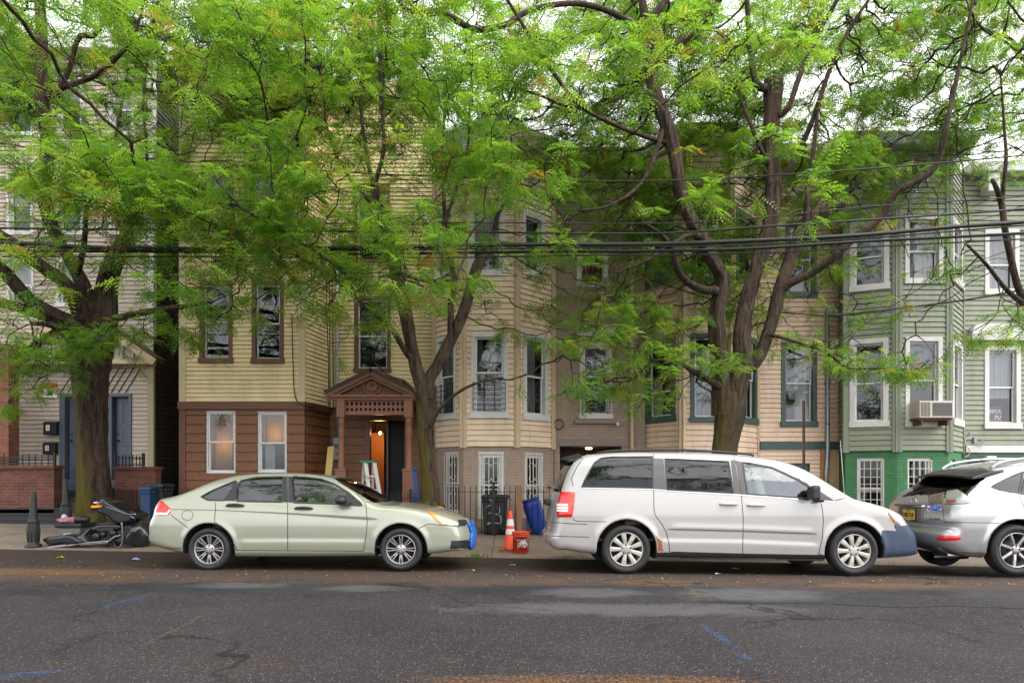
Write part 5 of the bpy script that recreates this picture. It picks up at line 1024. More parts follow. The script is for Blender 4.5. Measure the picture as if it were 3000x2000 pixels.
class Car:
    def __init__(s, name, label, Yc, hw, outline, wheels, Ra, plan, bulge, crown, k, paint, xoff=0, h=.016, lips=.012, crease=(), group=None):
        """outline: closed (x,z) side profile on the centre plane; hw: half width by height; plan: width factor by x; wheels: (x,z) centres"""
        s.Yc = Yc; s.wheels = wheels; s.Ra = Ra; s.paint = paint
        ol = np.array(outline); x0, x1, z0, z1 = ol[:, 0].min(), ol[:, 0].max(), ol[:, 1].min(), ol[:, 1].max(); W = max(v for _, v in hw); s.W = W; s.x0, s.x1 = x0, x1
        s.root = thing(name, label, 'car' if 'van' not in name else 'minivan', ((x0+x1)/2, Yc, ground((x0+x1)/2, Yc)), group)
        nx, ny, nz = int((x1-x0)/h)+9, int(2*W/h)+9, int((z1-z0)/h)+9; o = np.array([x0-4*h, -W-4*h, z0-4*h])
        gx = o[0]+np.arange(nx)*h; gy = o[1]+np.arange(ny)*h; gz_ = o[2]+np.arange(nz)*h
        S2 = poly_sdf(catmull([np.array(q) for q in outline], sub=5, closed=True), *np.meshgrid(gx, gz_, indexing='ij')).astype(np.float32)
        X, Y, Z = np.meshgrid(gx.astype(np.float32), gy.astype(np.float32), gz_.astype(np.float32), indexing='ij'); ay = np.abs(Y)/W; xm, hl = (x0+x1)/2, (x1-x0)/2
        t = (X-xm)/hl; bf, br, pw = bulge; Xe = X+np.where(t > 0, bf*np.clip(t, 0, 1)**2, -br*np.clip(-t, 0, 1)**2)*ay**pw; Ze = Z+crown*ay**2*np.clip((Z-z0-.45)/.35, 0, 1)
        fi = np.clip((Xe-o[0])/h, 0, nx-1.001); fk = np.clip((Ze-o[2])/h, 0, nz-1.001); i0 = fi.astype(int); k0 = fk.astype(int); ti = fi-i0; tk = fk-k0
        ds = S2[i0, k0]*(1-ti)*(1-tk)+S2[i0+1, k0]*ti*(1-tk)+S2[i0, k0+1]*(1-ti)*tk+S2[i0+1, k0+1]*ti*tk; del fi, fk, i0, k0, ti, tk
        hz = np.interp(gz_, [a for a, _ in hw], [b for _, b in hw]).astype(np.float32); ker = np.ones(5)/5; hz = np.convolve(np.pad(hz, 2, 'edge'), ker, 'valid')
        pf = np.interp(gx, [a for a, _ in plan], [b for _, b in plan]).astype(np.float32); pf = np.convolve(np.pad(pf, 6, 'edge'), np.ones(13)/13, 'valid')
        HW = hz[None, :]*pf[:, None]; XX, ZZ = np.meshgrid(gx, gz_, indexing='ij')
        for wx, wz in wheels: r = np.hypot(XX-wx, ZZ-wz); HW = HW+lips*np.exp(-((r-Ra-.012)/.045)**2)*(ZZ > wz-.25)
        for pts, amp, wid in crease:            # pressed character lines along the flank
            zl = np.interp(gx, [p[0] for p in pts], [p[1] for p in pts])[:, None]; on = np.clip(np.minimum(gx-pts[0][0], pts[-1][0]-gx)/.15, 0, 1)[:, None]; d = (ZZ-zl)/wid; HW = HW+amp*on*np.tanh(d*1.6)*np.exp(-d*d*.25)
        dw = np.abs(Y)-HW[:, None, :].astype(np.float32); f = smax(ds, dw*.96, k); del ds, dw, Xe, Ze
        for wx, wz in wheels: r = np.hypot(X-wx, Z-wz); f = np.maximum(f, np.minimum(Ra-r, np.abs(Y)-(W-.42)))
        V, F = surface_nets(f, o, h); gr = np.gradient(f)
        for _ in range(3):
            val = trilin(f, V); g = np.stack([trilin(q, V) for q in gr], 1); n2 = (g*g).sum(1)+1e-9; st = g*(val/n2)[:, None]; L = np.linalg.norm(st, axis=1); st *= np.minimum(1, .5/np.maximum(L, 1e-6))[:, None]; V = V-st
        g = np.stack([trilin(q, V) for q in gr], 1); s.N = g/np.linalg.norm(g, axis=1)[:, None]; s.V = V*h+o; s.V[:, 1] += Yc; s.F = F; s.fc = s.V[F].mean(1); s.fn = s.N[F].mean(1); s.lab = np.zeros(len(F), int); s.parts = {}
        s.bvh = BVHTree.FromPolygons([tuple(v) for v in s.V], [tuple(q) for q in F]); s.f = f; s.o = o; s.h = h
        rad = np.minimum.reduce([np.abs(np.hypot(s.fc[:, 0]-wx, s.fc[:, 2]-wz)-Ra) for wx, wz in wheels]); ayc = np.abs(s.fc[:, 1]-Yc); insd = np.minimum.reduce([np.hypot(s.fc[:, 0]-wx, s.fc[:, 2]-wz) for wx, wz in wheels]) < Ra+.012
        s.lab[insd & ((np.abs(s.fn[:, 1]) < .6) | (ayc < W-.3))] = -2; s.parts[-2] = ('wheel_well', SEAM)
        s.lab[(s.fn[:, 2] < -.7) & (s.fc[:, 2] < z0+.25)] = -3; s.parts[-3] = ('underbody', SEAM)
    def proj(s, p, far=False):
        q = p.copy()
        if far: q[:, 1] = 2*s.Yc-q[:, 1]
        return 1500+FPX*q[:, 0]/q[:, 1], HZ-(q[:, 2]-CAMZ)*FPX/q[:, 1]
    def region(s, key, name, mat, poly=None, where=None, sides=True, ny=.25, only=0):
        m = np.zeros(len(s.F), bool)
        if poly is not None:
            for far in ((False, True) if sides else (False,)):
                x, y = s.proj(s.fc, far); q = s.fc-np.array([0, 0, CAMZ]); nn = s.fn
                if far: q = np.stack([s.fc[:, 0], 2*s.Yc-s.fc[:, 1], s.fc[:, 2]-CAMZ], 1); nn = s.fn*np.array([1, -1, 1])
                m |= inpoly(poly, x, y) & (nn[:, 1] < -ny) & ((q*nn).sum(1) < 0)
        if where is not None: m |= where(s.fc, s.fn)
        m &= (s.lab == only); s.lab[m] = key; s.parts[key] = (name, mat)
        if poly is not None: s.snap(m, poly, sides)
    def snap(s, m, poly, sides):
        vin = np.zeros(len(s.V), bool); vout = np.zeros(len(s.V), bool); vin[s.F[m].ravel()] = True; vout[s.F[~m].ravel()] = True
        pl = np.array(poly, float); A, B = pl, np.roll(pl, -1, 0); D = B-A; L2 = (D*D).sum(1)+1e-9
        for i in np.where(vin & vout)[0]:
            far = s.V[i, 1] > s.Yc
            if far and not sides: continue
            x, y = s.proj(s.V[i:i+1], far); q = np.array([x[0], y[0]]); t = np.clip(((q-A)*D).sum(1)/L2, 0, 1); C = A+D*t[:, None]; d = np.linalg.norm(C-q, axis=1); j = d.argmin()
            if d[j] > 7: continue
            p, n = s.cast(*C[j]); p = s.mir(p) if far else p
            if np.linalg.norm(p-s.V[i]) < .06: s.V[i] = p
    def wells(s):
        near = np.argmin([np.hypot(s.fc[:, 0]-wx, s.fc[:, 2]-wz) for wx, wz in s.wheels], 0)
        for w in (0, 1):
            keep = s.lab.copy(); s.lab[(s.lab == -2) & (near == w)] = 77; s.mesh2([77], 'wheel_well', SEAM, s.root); s.lab = keep
    def mesh2(s, keys, name, mat, parent, off=0): return [s.mesh(keys, name, mat, parent, off, side=k) for k in (0, 1)]
    def mesh(s, keys, name, mat, parent, off=0, flip=False, side=None):
        m = np.isin(s.lab, keys)
        if side is not None: m &= (s.fc[:, 1] < s.Yc) if side == 0 else (s.fc[:, 1] >= s.Yc)
        F = s.F[m]; u, inv = np.unique(F, return_inverse=True); F = inv.reshape(F.shape); V = s.V[u]+s.N[u]*off; N = s.N[u]
        if flip: F = F[:, ::-1]; N = -N
        ob = npmesh(name, V, F, mat, parent, True); ob.data.normals_split_custom_set_from_vertices([tuple(n) for n in N]); return ob
    def cast(s, px, py, far=False):
        d = Vector(((px-1500)/FPX, 1, (HZ-py)/FPX)); hit = s.bvh.ray_cast(Vector((0, 0, CAMZ)), d.normalized())
        if hit[0] is None:
            p = P(px, py, s.Yc-s.W*.9); hit = s.bvh.find_nearest(p)
        return np.array(hit[0]), s.normal(np.array(hit[0]))
    def normal(s, p):
        q = (p-np.array([0, s.Yc, 0])-s.o)/s.h; e = .8; f = s.f; g = np.array([float(trilin(f, (q+np.eye(3)[a]*e)[None])[0]-trilin(f, (q-np.eye(3)[a]*e)[None])[0]) for a in range(3)]); return g/max(np.linalg.norm(g), 1e-6)
    def mir(s, p): return np.array([p[0], 2*s.Yc-p[1], p[2]])
    def patch(s, poly, name, mat, parent, th=.004, step=4, smooth=None, far=False, dome=0, label=None):
        """a thin moulded piece lying on the body, outlined in photo pixels"""
        if smooth: poly = [tuple(q) for q in catmull([np.array(q, float) for q in poly], sub=smooth, closed=True)]
        bd = []
        for i in range(len(poly)):
            a, b = np.array(poly[i], float), np.array(poly[(i+1)%len(poly)], float); k = max(1, int(np.linalg.norm(b-a)/step)); bd += [a+(b-a)*j/k for j in range(k)]
        A = np.array(bd); gx, gy = np.meshgrid(np.arange(A[:, 0].min()+step*.6, A[:, 0].max(), step), np.arange(A[:, 1].min()+step*.6, A[:, 1].max(), step)); gi = np.stack([gx.ravel(), gy.ravel()], 1); gi = gi[inpoly([tuple(q) for q in A], gi[:, 0], gi[:, 1])]
        dm = np.array([np.min(np.linalg.norm(A-q, axis=1)) for q in gi]) if len(gi) else np.zeros(0); gi = gi[dm > step*.55] if len(gi) else gi
        pts = [Vector(q) for q in A]+[Vector(q) for q in gi]; n = len(A); r = delaunay_2d_cdt(pts, [], [list(range(n))], 1, 1e-5); vs, fs = r[0], r[2]
        top = []; base = []; din = {}
        for q in vs:
            p, nn = s.cast(q[0], q[1]); e = min(float(np.min(np.linalg.norm(A-np.array(q), axis=1)))/max(step*2.2, 1), 1) if dome else 0
            t_, b_ = p+nn*(th+dome*math.sqrt(max(0, 1-(1-e)**2)) if dome else th), p-nn*.012
            if far: t_, b_ = s.mir(t_), s.mir(b_)
            top.append(t_); base.append(b_)
        mb = MB(); nv = len(vs); ec = {}
        FF = []
        for f in fs:
            f = list(f); a, b, c = (np.array(top[j]) for j in f[:3]); nn = np.cross(b-a, c-a); cc = (a+b+c)/3; _, nr = (None, s.normal(cc if not far else s.mir(cc))); nr = nr if not far else nr*np.array([1, -1, 1])
            if nn@nr < 0: f.reverse()
            FF.append(f)
            for i in range(len(f)): ec[(f[i], f[(i+1)%len(f)])] = 1
        mb.smooth = True; mb.add(top, FF); mb.smooth = False
        sk = [(a, b) for a, b in ec if (b, a) not in ec]; mb.add(top+base, [(b, a, a+nv, b+nv) for a, b in sk])
        return mb.build(name, mat, parent, label=label)
    def strip(s, line, w, name, mat, parent, th=.0015, far=True, step=6, smooth=0):
        """a thin line (gap, moulding) drawn along the body"""
        if smooth: line = [tuple(q) for q in catmull([np.array(q, float) for q in line], sub=smooth)]
        pts = []
        for a, b in zip(line[:-1], line[1:]):
            a, b = np.array(a, float), np.array(b, float); k = max(1, int(np.linalg.norm(b-a)/step)); pts += [a+(b-a)*j/k for j in range(k)]
        pts.append(np.array(line[-1], float)); obs = []
        c = [s.cast(*q) for q in pts]
        for sd in ((0, 1) if far else (0,)):
            vs = []; mb = MB()
            for i, (p, n) in enumerate(c):
                t = c[min(i+1, len(c)-1)][0]-c[max(i-1, 0)][0]; t = t/max(np.linalg.norm(t), 1e-6); b = np.cross(n, t); b /= max(np.linalg.norm(b), 1e-6)
                for q in (p+b*w/2-n*.004, p+b*w/2+n*th, p-b*w/2+n*th, p-b*w/2-n*.004): vs.append(s.mir(q) if sd else q)
            fs = [(4*i+j, 4*i+j+1, 4*i+j+5, 4*i+j+4) for i in range(len(c)-1) for j in range(3)]
            if sd: fs = [f[::-1] for f in fs]
            mb.add(vs, fs); obs.append(mb.build(name, mat, parent[sd] if isinstance(parent, list) else parent))
        return obs
    def ring(s, poly, w, name, mat, parent, th=.004):
        return s.strip(list(poly)+[poly[0], poly[1]], w, name, mat, parent, th, True, 6)
    def handle(s, l, r, y0, y1, mat, parent, d=.035):
        for far in (0, 1):
            a, na = s.cast(l, (y0+y1)/2); b, nb = s.cast(r, (y0+y1)/2+0); hh = abs(y1-y0)*s.Yc/FPX*.46; mb = MB(); pts = []
            for i in range(11):
                t = i/10; p = a+(b-a)*t+na*(d*math.sin(math.pi*min(max(t, .0), 1))**.45 if 0 < t < 1 else -.004); pts.append(Vector(s.mir(p) if far else p))
            mb.tube(pts, [hh*(.55+.45*math.sin(math.pi*i/10)**.5) for i in range(11)], 8); mb.build('handle', mat, parent[far] if isinstance(parent, list) else parent)
    def wheel(s, wx, wz, r, rimr, style, far, tw=.2, steer=0, mat=None):
        Yo = s.Yc-s.W*.985 if not far else s.Yc+s.W*.985; sg = 1 if not far else -1; g = lambda q: q
        rt = thing_part('wheel', s.root, (wx, Yo+sg*tw/2, wz), steer)
        mb = MB(); hw = tw/2; pr = [(rimr*.97, -hw*.80), (rimr+.012, -hw*.93), (rimr+.03, -hw*1.0), (lerp(rimr, r, .45), -hw*1.09), (lerp(rimr, r, .62), -hw*1.10), (lerp(rimr, r, .64), -hw*1.075), (lerp(rimr, r, .84), -hw*1.02), (r*.975, -hw*.9), (r, -hw*.72), (r, -hw*.40), (r-.008, -hw*.38), (r-.008, -hw*.32), (r, -hw*.30), (r, -.01), (r-.008, -.008), (r-.008, .008), (r, .01), (r, hw*.30), (r-.008, hw*.32), (r-.008, hw*.38), (r, hw*.40), (r, hw*.72), (r*.97, hw*.92), (lerp(rimr, r, .5), hw*1.08), (rimr+.01, hw*.95), (rimr*.97, hw*.8)]
        mb.lathe((0, 0, 0), [(a, b*sg) for a, b in pr][::(1 if sg > 0 else -1)], 56, 'Y'); mb.build_local('tyre', RUB, rt)
        m2 = mat or ALLOY; mb = MB(); mb.smooth = True
        pr = [(rimr*.99, -hw*.86), (rimr*.985, -hw*.93), (rimr*.95, -hw*.94), (rimr*.925, -hw*.84), (rimr*.91, -hw*.45), (rimr*.86, hw*.2), (rimr*.86, hw*.75)]
        mb.lathe((0, 0, 0), [(a, b*sg) for a, b in pr][::(1 if sg > 0 else -1)], 48, 'Y'); rim = mb.build_local('rim', m2, rt)
        f = -hw*.84*sg; mb = MB()
        def spoke(an, w0, w1, r0, r1, d0, d1, th=.022):
            c, s_ = math.cos(an), math.sin(an); t = Vector((-s_, 0, c)); rr = Vector((c, 0, s_)); yy = Vector((0, sg, 0)); vs = []
            for (q, w, d) in ((r0, w0, d0), ((r0+r1)/2, (w0+w1)/2*.96, (d0+d1)/2-.004), (r1, w1, d1)):
                b = rr*q+yy*d
                vs += [b-t*w/2+yy*th, b-t*w/2*.82, b-t*w/2*.5-yy*.006, b+t*w/2*.5-yy*.006, b+t*w/2*.82, b+t*w/2+yy*th]
            fs = [(6*i+j, 6*i+j+1, 6*i+j+7, 6*i+j+6) for i in range(2) for j in range(5)]+[(0, 1, 2, 3, 4, 5)[::-1], tuple(range(12, 18))]
            mb.smooth = False; mb.add(vs, fs)
        D = -hw*.84; hubd = -hw*.70
        if style == 'pairs':
            for k in range(8):
                for e in (-1, 1): spoke(k*math.pi/4+math.pi/2+e*.115, .020, .020, rimr*.36, rimr*.93, hubd, D)
            hr = rimr*.34; lugs, lr = 5, rimr*.24
        elif style == 'nine':
            for k in range(9): spoke(k*2*math.pi/9+1.75, rimr*.22, rimr*.36, rimr*.30, rimr*.94, hubd-.008, D)
            hr = rimr*.36; lugs, lr = 5, rimr*.26
        else:
            for k in range(7): spoke(k*2*math.pi/7+1.9, rimr*.20, rimr*.17, rimr*.2, rimr*.93, hubd, D)
            hr = rimr*.26; lugs, lr = 5, rimr*.2
        mb.lathe((0, 0, 0), [(a, b*sg) for a, b in ((hr, hubd+.03), (hr, hubd-.002), (hr*.9, hubd-.010), (hr*.3, hubd-.012), (0.001, hubd-.012))][::(1 if sg > 0 else -1)], 28, 'Y'); mb.build_local('spokes', m2, rt)
        mb = MB()
        for k in range(lugs): a = k*2*math.pi/lugs+.3; mb.lathe((lr*math.cos(a), (hubd-.010)*sg, lr*math.sin(a)), [(rimr*.055, .004*sg), (rimr*.055, -.004*sg), (.001, -.005*sg)][::(1 if sg > 0 else -1)], 10, 'Y')
        mb.build_local('lug_nuts', SEAM, rt)
        mb = MB(); mb.lathe((0, 0, 0), [(.001, hw*.1*sg), (rimr*.82, hw*.1*sg), (rimr*.82, hw*.3*sg)][::(-1 if sg > 0 else 1)], 28, 'Y'); mb.lathe((0, 0, 0), [(.001, -hw*.12*sg), (rimr*.62, -hw*.12*sg), (rimr*.62, hw*.0*sg)][::(-1 if sg > 0 else 1)], 28, 'Y'); mb.build_local('brake_disc', M('brake_dark', (.05, .045, .045), .5, .5), rt)
        return rt
def thing_part(name, parent, loc, steer=0):
    o = bpy.data.objects.new(name, None); COL.objects.link(o); o.parent = parent; o.location = Vector(loc)-WLOC[parent.name]; o.rotation_euler = (0, 0, steer); o.empty_display_size = .1; WLOC[o.name] = Vector(loc); return o
def _bl(s, name, mat, parent):
    me = bpy.data.meshes.new(name); me.from_pydata(s.v, [], s.f); me.materials.append(mat); me.polygons.foreach_set('use_smooth', s.sm); me.update(); o = bpy.data.objects.new(name, me); COL.objects.link(o); o.parent = parent; WLOC[o.name] = WLOC[parent.name]; return o
MB.build_local = _bl
def cabin(car, z_floor, z_seat, rows, mat, wheel_x=None, z_dash=None, dash=None):
    mb = MB(); mb.box(car.x0+.7, car.x1-.8, car.Yc-car.W+.14, car.Yc+car.W-.14, z_floor-.03, z_floor); mb.build('cabin_floor', LINER, car.root)
    for x in rows:
        for sd in (-1, 1):
            y = car.Yc+sd*car.W*.44; mb = MB(); mb.obox((x+.05, y, z_seat-.07), (.26, 0, .02), (0, .25, 0), (0, 0, .09)); mb.obox((x-.27, y, z_seat+.24), (.07, 0, -.02), (0, .24, 0), (-.09, 0, .33)); mb.obox((x-.34, y, z_seat+.60), (.045, 0, 0), (0, .12, 0), (-.015, 0, .075)); mb.build('seat', mat, car.root, .05)
    if dash:
        mb = MB(); mb.prism([(dash-.1, z_floor+.2), (dash+.3, z_floor+.2), (dash+.3, z_dash-.10), (dash+.15, z_dash-.03), (dash-.05, z_dash-.03), (dash-.12, z_dash-.2)], car.Yc-car.W+.18, car.Yc+car.W-.18); mb.build('dashboard', LINER, car.root, .03)
        c = Vector((dash-.22, car.Yc+car.W*.44, z_dash-.02)); ax = Vector((.85, 0, .52)).normalized(); u = Vector((0, 1, 0)); w = ax.cross(u); mb = MB(); mb.tube([c+(u*math.cos(a)+w*math.sin(a))*.19 for a in np.linspace(0, 2*math.pi, 25)], .016, 6); mb.bar(c-u*.18, c+u*.18, .05, .02); mb.bar(c, c+ax*.3, .05); mb.build('steering_wheel', BPL, car.root)
def plane_text(car, px, py, s_, size, mat, parent, sx=1, bold=0, rot=0, name='lettering', rear=False, dz=.004):
    p, n = car.cast(px, py); n = Vector(n); x = Vector((0, 0, 1)).cross(n); x.normalize(); y = n.cross(x); Mx = Matrix((x, y, n)).transposed().to_4x4(); return text(name, s_, size, mat, Matrix.Translation(Vector(p)+n*dz) @ Mx @ Matrix.Rotation(rot, 4, 'Z'), parent, sx=sx, bold=bold)

def C2(l): return [(400+x/2.24, 1350+y/2.24) for x, y in l]
def C3(l): return [(1350+x/3.336, 1280+y/3.336) for x, y in l]
def C4(l): return [(1900+x/2.94, 1280+y/2.94) for x, y in l]
def C5(l): return [(2600+x/5.8075, 1330+y/5.8075) for x, y in l]
def XZ(l, Y): return [(PX(a, Y), PZ(b, Y)) for a, b in l]

def sedan():
    PG = paint_mat('pale_green_paint', (.275, .287, .225), .2, .32, .12); Yn = 9.44; W = .865; Yc = Yn+W+.02; Yt = Yc-.25; g = ground(-2.7, Yn)
    low = XZ(C2([(2120, 598), (1900, 617), (1560, 627), (1100, 631), (650, 631), (300, 612), (140, 578)]), Yn+.05)
    rear = XZ(C2([(102, 530), (92, 470), (92, 425), (100, 390), (122, 345), (132, 290), (158, 245)]), Yn+.35)
    top = XZ(C2([(250, 232), (340, 212), (430, 178), (560, 125), (650, 101), (720, 88), (830, 79), (960, 76), (1100, 79), (1200, 86), (1290, 101), (1380, 130), (1480, 181), (1560, 228), (1650, 268), (1750, 276), (1850, 289), (1950, 309), (2050, 340), (2130, 372)]), Yt)
    nose = XZ(C2([(2172, 392), (2190, 430), (2205, 480), (2206, 530), (2195, 572)]), Yt-.1)
    ol = low+rear+top+nose
    wc = [(PX(400+466/2.24, Yn), 0), (PX(400+1731/2.24, Yn), 0)]; r = .292; wz = [PZ(1671, Yn)+r, PZ(1671.5, Yn)+r]; wc = [(wc[0][0], wz[0]), (wc[1][0], wz[1])]; Ra = .362
    hw = [(.1, .80), (.2, .835), (.35, .858), (.5, .865), (.65, .862), (.78, .852), (.87, .832), (.93, .80), (1.0, .765), (1.1, .715), (1.2, .66), (1.3, .585), (1.4, .50)]
    x0, x1 = min(q[0] for q in ol), max(q[0] for q in ol)
    plan = [(x0-.05, .80), (x0+.12, .90), (x0+.3, .96), (x0+.8, 1), (x1-1.0, 1), (x1-.5, .965), (x1-.22, .90), (x1-.05, .80), (x1+.05, .74)]
    ch = XZ(C2([(230, 316), (530, 320), (990, 343), (1300, 362), (1580, 380)]), Yn); ch2 = XZ(C2([(640, 522), (1000, 520), (1540, 522)]), Yn)
    car = Car('sedan_car', 'pale green four door sedan with blue tape wrapped round its front bumper', Yc, hw, ol, wc, Ra, plan, (.22, .10, 2.4), .035, .10, PG, crease=[(ch, .007, .03), (ch2, -.006, .05)])
    rw = C2([(424, 234), (500, 192), (580, 157), (655, 127), (630, 180), (600, 225), (570, 258), (470, 256)]); r1 = C2([(660, 262), (664, 160), (690, 128), (780, 108), (962, 103), (956, 268)]); fw = C2([(1036, 272), (1024, 104), (1110, 106), (1210, 118), (1300, 152), (1390, 205), (1470, 275), (1478, 292), (1300, 280)])
    for key, pl in ((1, rw), (2, r1), (3, fw)): car.region(key, 'window', CARGLASS, pl, ny=.1)
    zb = PZ(1350+262/2.24, Yt)-.01; zt = PZ(1350+104/2.24, Yt)
    car.region(4, 'windshield', CARGLASS, where=lambda c, n: (n[:, 0] > .28) & (n[:, 2] > .3) & (c[:, 2] > zb) & (c[:, 2] < zt+.02) & (np.abs(c[:, 1]-Yc) < .73-.42*(c[:, 2]-zb)) & (c[:, 0] > PX(400+1250/2.24, Yt)))
    car.region(5, 'rear_window', CARGLASS, where=lambda c, n: (n[:, 0] < -.2) & (n[:, 2] > .4) & (c[:, 2] > zb+.07) & (c[:, 2] < zt-.02) & (np.abs(c[:, 1]-Yc) < .62-.42*(c[:, 2]-zb)) & (c[:, 0] < PX(400+720/2.24, Yt)))
    d1 = C2([(520, 270), (512, 400), (600, 470), (650, 590), (990, 588), (992, 100), (690, 112), (600, 190)]); d2 = C2([(992, 588), (1490, 590), (1512, 400), (1505, 290), (1440, 205), (1320, 130), (1200, 98), (992, 96)])
    car.region(6, 'door', PG, d1); car.region(7, 'door', PG, d2)
    for f in (0,): pass
    body = car.mesh([0, -3], 'body', PG, car.root); car.wells()
    dr = car.mesh2([6], 'door', PG, car.root); df = car.mesh2([7], 'door', PG, car.root)
    car.mesh([0, 6, 7], 'cabin_liner', LINER, car.root, -.035, True)
    for key, par in ((1, car.root), (2, car.root), (3, car.root)): car.mesh2([key], 'side_window', CARGLASS, par, -.004)
    car.mesh([4], 'windshield', CARGLASS, car.root, -.003); car.mesh([5], 'rear_window', CARGLASS, car.root, -.003)
    for pl, q in ((rw, .022), (r1, .026), (fw, .026)): car.ring(pl, q, 'window_trim', BPL, car.root)
    for far in (0, 1):
        car.patch(C2([(640, 140), (668, 135), (650, 262), (575, 260)]), 'pillar_trim', BPL, car.root, .003, far=far); car.patch(C2([(962, 102), (988, 102), (990, 270), (956, 268)]), 'pillar_trim', BPL, car.root, .003, far=far); car.patch(C2([(996, 102), (1018, 102), (1032, 272), (996, 270)]), 'pillar_trim', BPL, car.root, .003, far=far)
        car.patch(C2([(1370, 200), (1476, 292), (1380, 287)]), 'mirror_base', BPL, car.root, .004, far=far)
        car.patch(C2([(130, 348), (138, 300), (150, 256), (172, 266), (222, 308), (226, 322), (205, 350)]), 'tail_light', REDL, car.root, .006, far=far, dome=.012, smooth=3); car.patch(C2([(130, 350), (205, 352), (224, 328), (222, 318), (200, 340), (132, 338)]), 'reverse_light', WHITEL, car.root, .019, far=far)
        car.patch(C2([(1906, 326), (1960, 345), (2040, 370), (2090, 392), (2120, 412), (2105, 425), (2000, 417), (1980, 400)]), 'headlight', M('headlight_lens', (.55, .52, .36), .12, .3, scale=25, var=.35, coat=.9), car.root, .005, far=far, dome=.01)
        car.patch(C2([(1906, 328), (1950, 345), (1985, 385), (2020, 417), (2000, 417), (1978, 399)]), 'indicator', AMBER, car.root, .014, far=far, dome=.006)
        car.patch(C2([(2065, 522), (2190, 517), (2180, 570), (2058, 573)]), 'fog_lamp_grille', BPL, car.root, .003, far=far)
        car.patch(C2([(2110, 385), (2160, 386), (2168, 405), (2155, 424), (2110, 424)]), 'grille', BPL, car.root, .008, far=far)
    for ln in ([(520, 270), (512, 400), (560, 428), (610, 478), (640, 540), (660, 583)], [(992, 96), (992, 588)], [(1320, 132), (1440, 205), (1506, 285), (1514, 400), (1508, 480), (1490, 588)], [(650, 585), (1490, 590)], [(225, 352), (340, 440)], [(1850, 440), (1915, 412), (2120, 430)], [(1905, 322), (1990, 330), (2080, 355), (2150, 380)], [(1500, 270), (1640, 268)], [(135, 566), (295, 572)]): car.strip(C2(ln), .009, 'panel_gap', SEAM, car.root, .0016, True, 5, smooth=0)
    car.strip(C2([(232, 316), (530, 321), (990, 343), (1300, 362), (1580, 380)]), .010, 'moulding_crease_strip', M('crease_shade_green', (.12, .13, .10), .5), car.root, .004)  # dark strip painted along the pressed crease for the shade in it
    car.strip(C2([(650, 596), (1100, 598), (1560, 596)]), .02, 'sill_strip', PG, car.root, .008)  # raised strip along the sill in the body paint
    mb = MB(); cx = C2([(334, 355)])[0]; car.strip([(cx[0]+16.5*math.cos(a), cx[1]+14.5*math.sin(a)) for a in np.linspace(0, 6.28, 30)], .006, 'fuel_flap', SEAM, car.root, .0016, False)
    car.handle(*[C2([(588, 0)])[0][0], C2([(706, 0)])[0][0], 1350+284/2.24, 1350+304/2.24], BPL, dr); car.handle(C2([(1038, 0)])[0][0], C2([(1156, 0)])[0][0], 1350+302/2.24, 1350+322/2.24, BPL, df)
    p, n = car.cast(*C2([(1400, 275)])[0])
    for sg in (1, -1):
        q = Vector(p) if sg == 1 else Vector(car.mir(p)); mb = MB(); y = q.y-.11*sg; c = Vector((PX(400+1335/2.24, Yn-.05), y, PZ(1350+258/2.24, Yn-.05))); mb.ball(c, (.085, .085, .066), 16, 10); mb.obox((q.x-.03, (q.y+y)/2, q.z-.01), (.05, 0, 0), (0, .06, 0), (0, 0, .018)); mb.build('wing_mirror', BPL, car.root)
    # blue wrap around the bumper
    BW = M('blue_wrap', (.005, .12, .50), .35, var=.2, bmp=.3, bscale=20)
    zb1 = PZ(1536, Yt); xq, yq = car.proj(car.fc); vis = ((car.fc-np.array([0, 0, CAMZ]))*car.fn).sum(1) < 0
    m = inpoly([(1368, 1534), (1440, 1530), (1440, 1660), (1335, 1660), (1343, 1620), (1374, 1607), (1378, 1560)], xq, yq) & vis | ((car.fn[:, 0] > .35) & (car.fc[:, 0] > max(q[0] for q in ol)-.34) & (car.fc[:, 2] < zb1) & ~vis)
    lab0 = car.lab.copy(); car.lab[m] = 90; wr = car.mesh([90], 'blue_bumper_wrap', BW, car.root, .035); car.lab = lab0; sm = wr.modifiers.new('thick', 'SOLIDIFY'); sm.thickness = .03
    for (x, z), st in zip(wc, (0, 0)):
        for far in (0, 1): car.wheel(x, z-(.06 if far else 0), r, .208, 'pairs', far, .185, st)
    cabin(car, .35, .55, [PX(400+1030/2.24, Yc), PX(400+740/2.24, Yc)], SEATM, 1, .90, PX(400+1400/2.24, Yc))
    return car
SED = sedan()

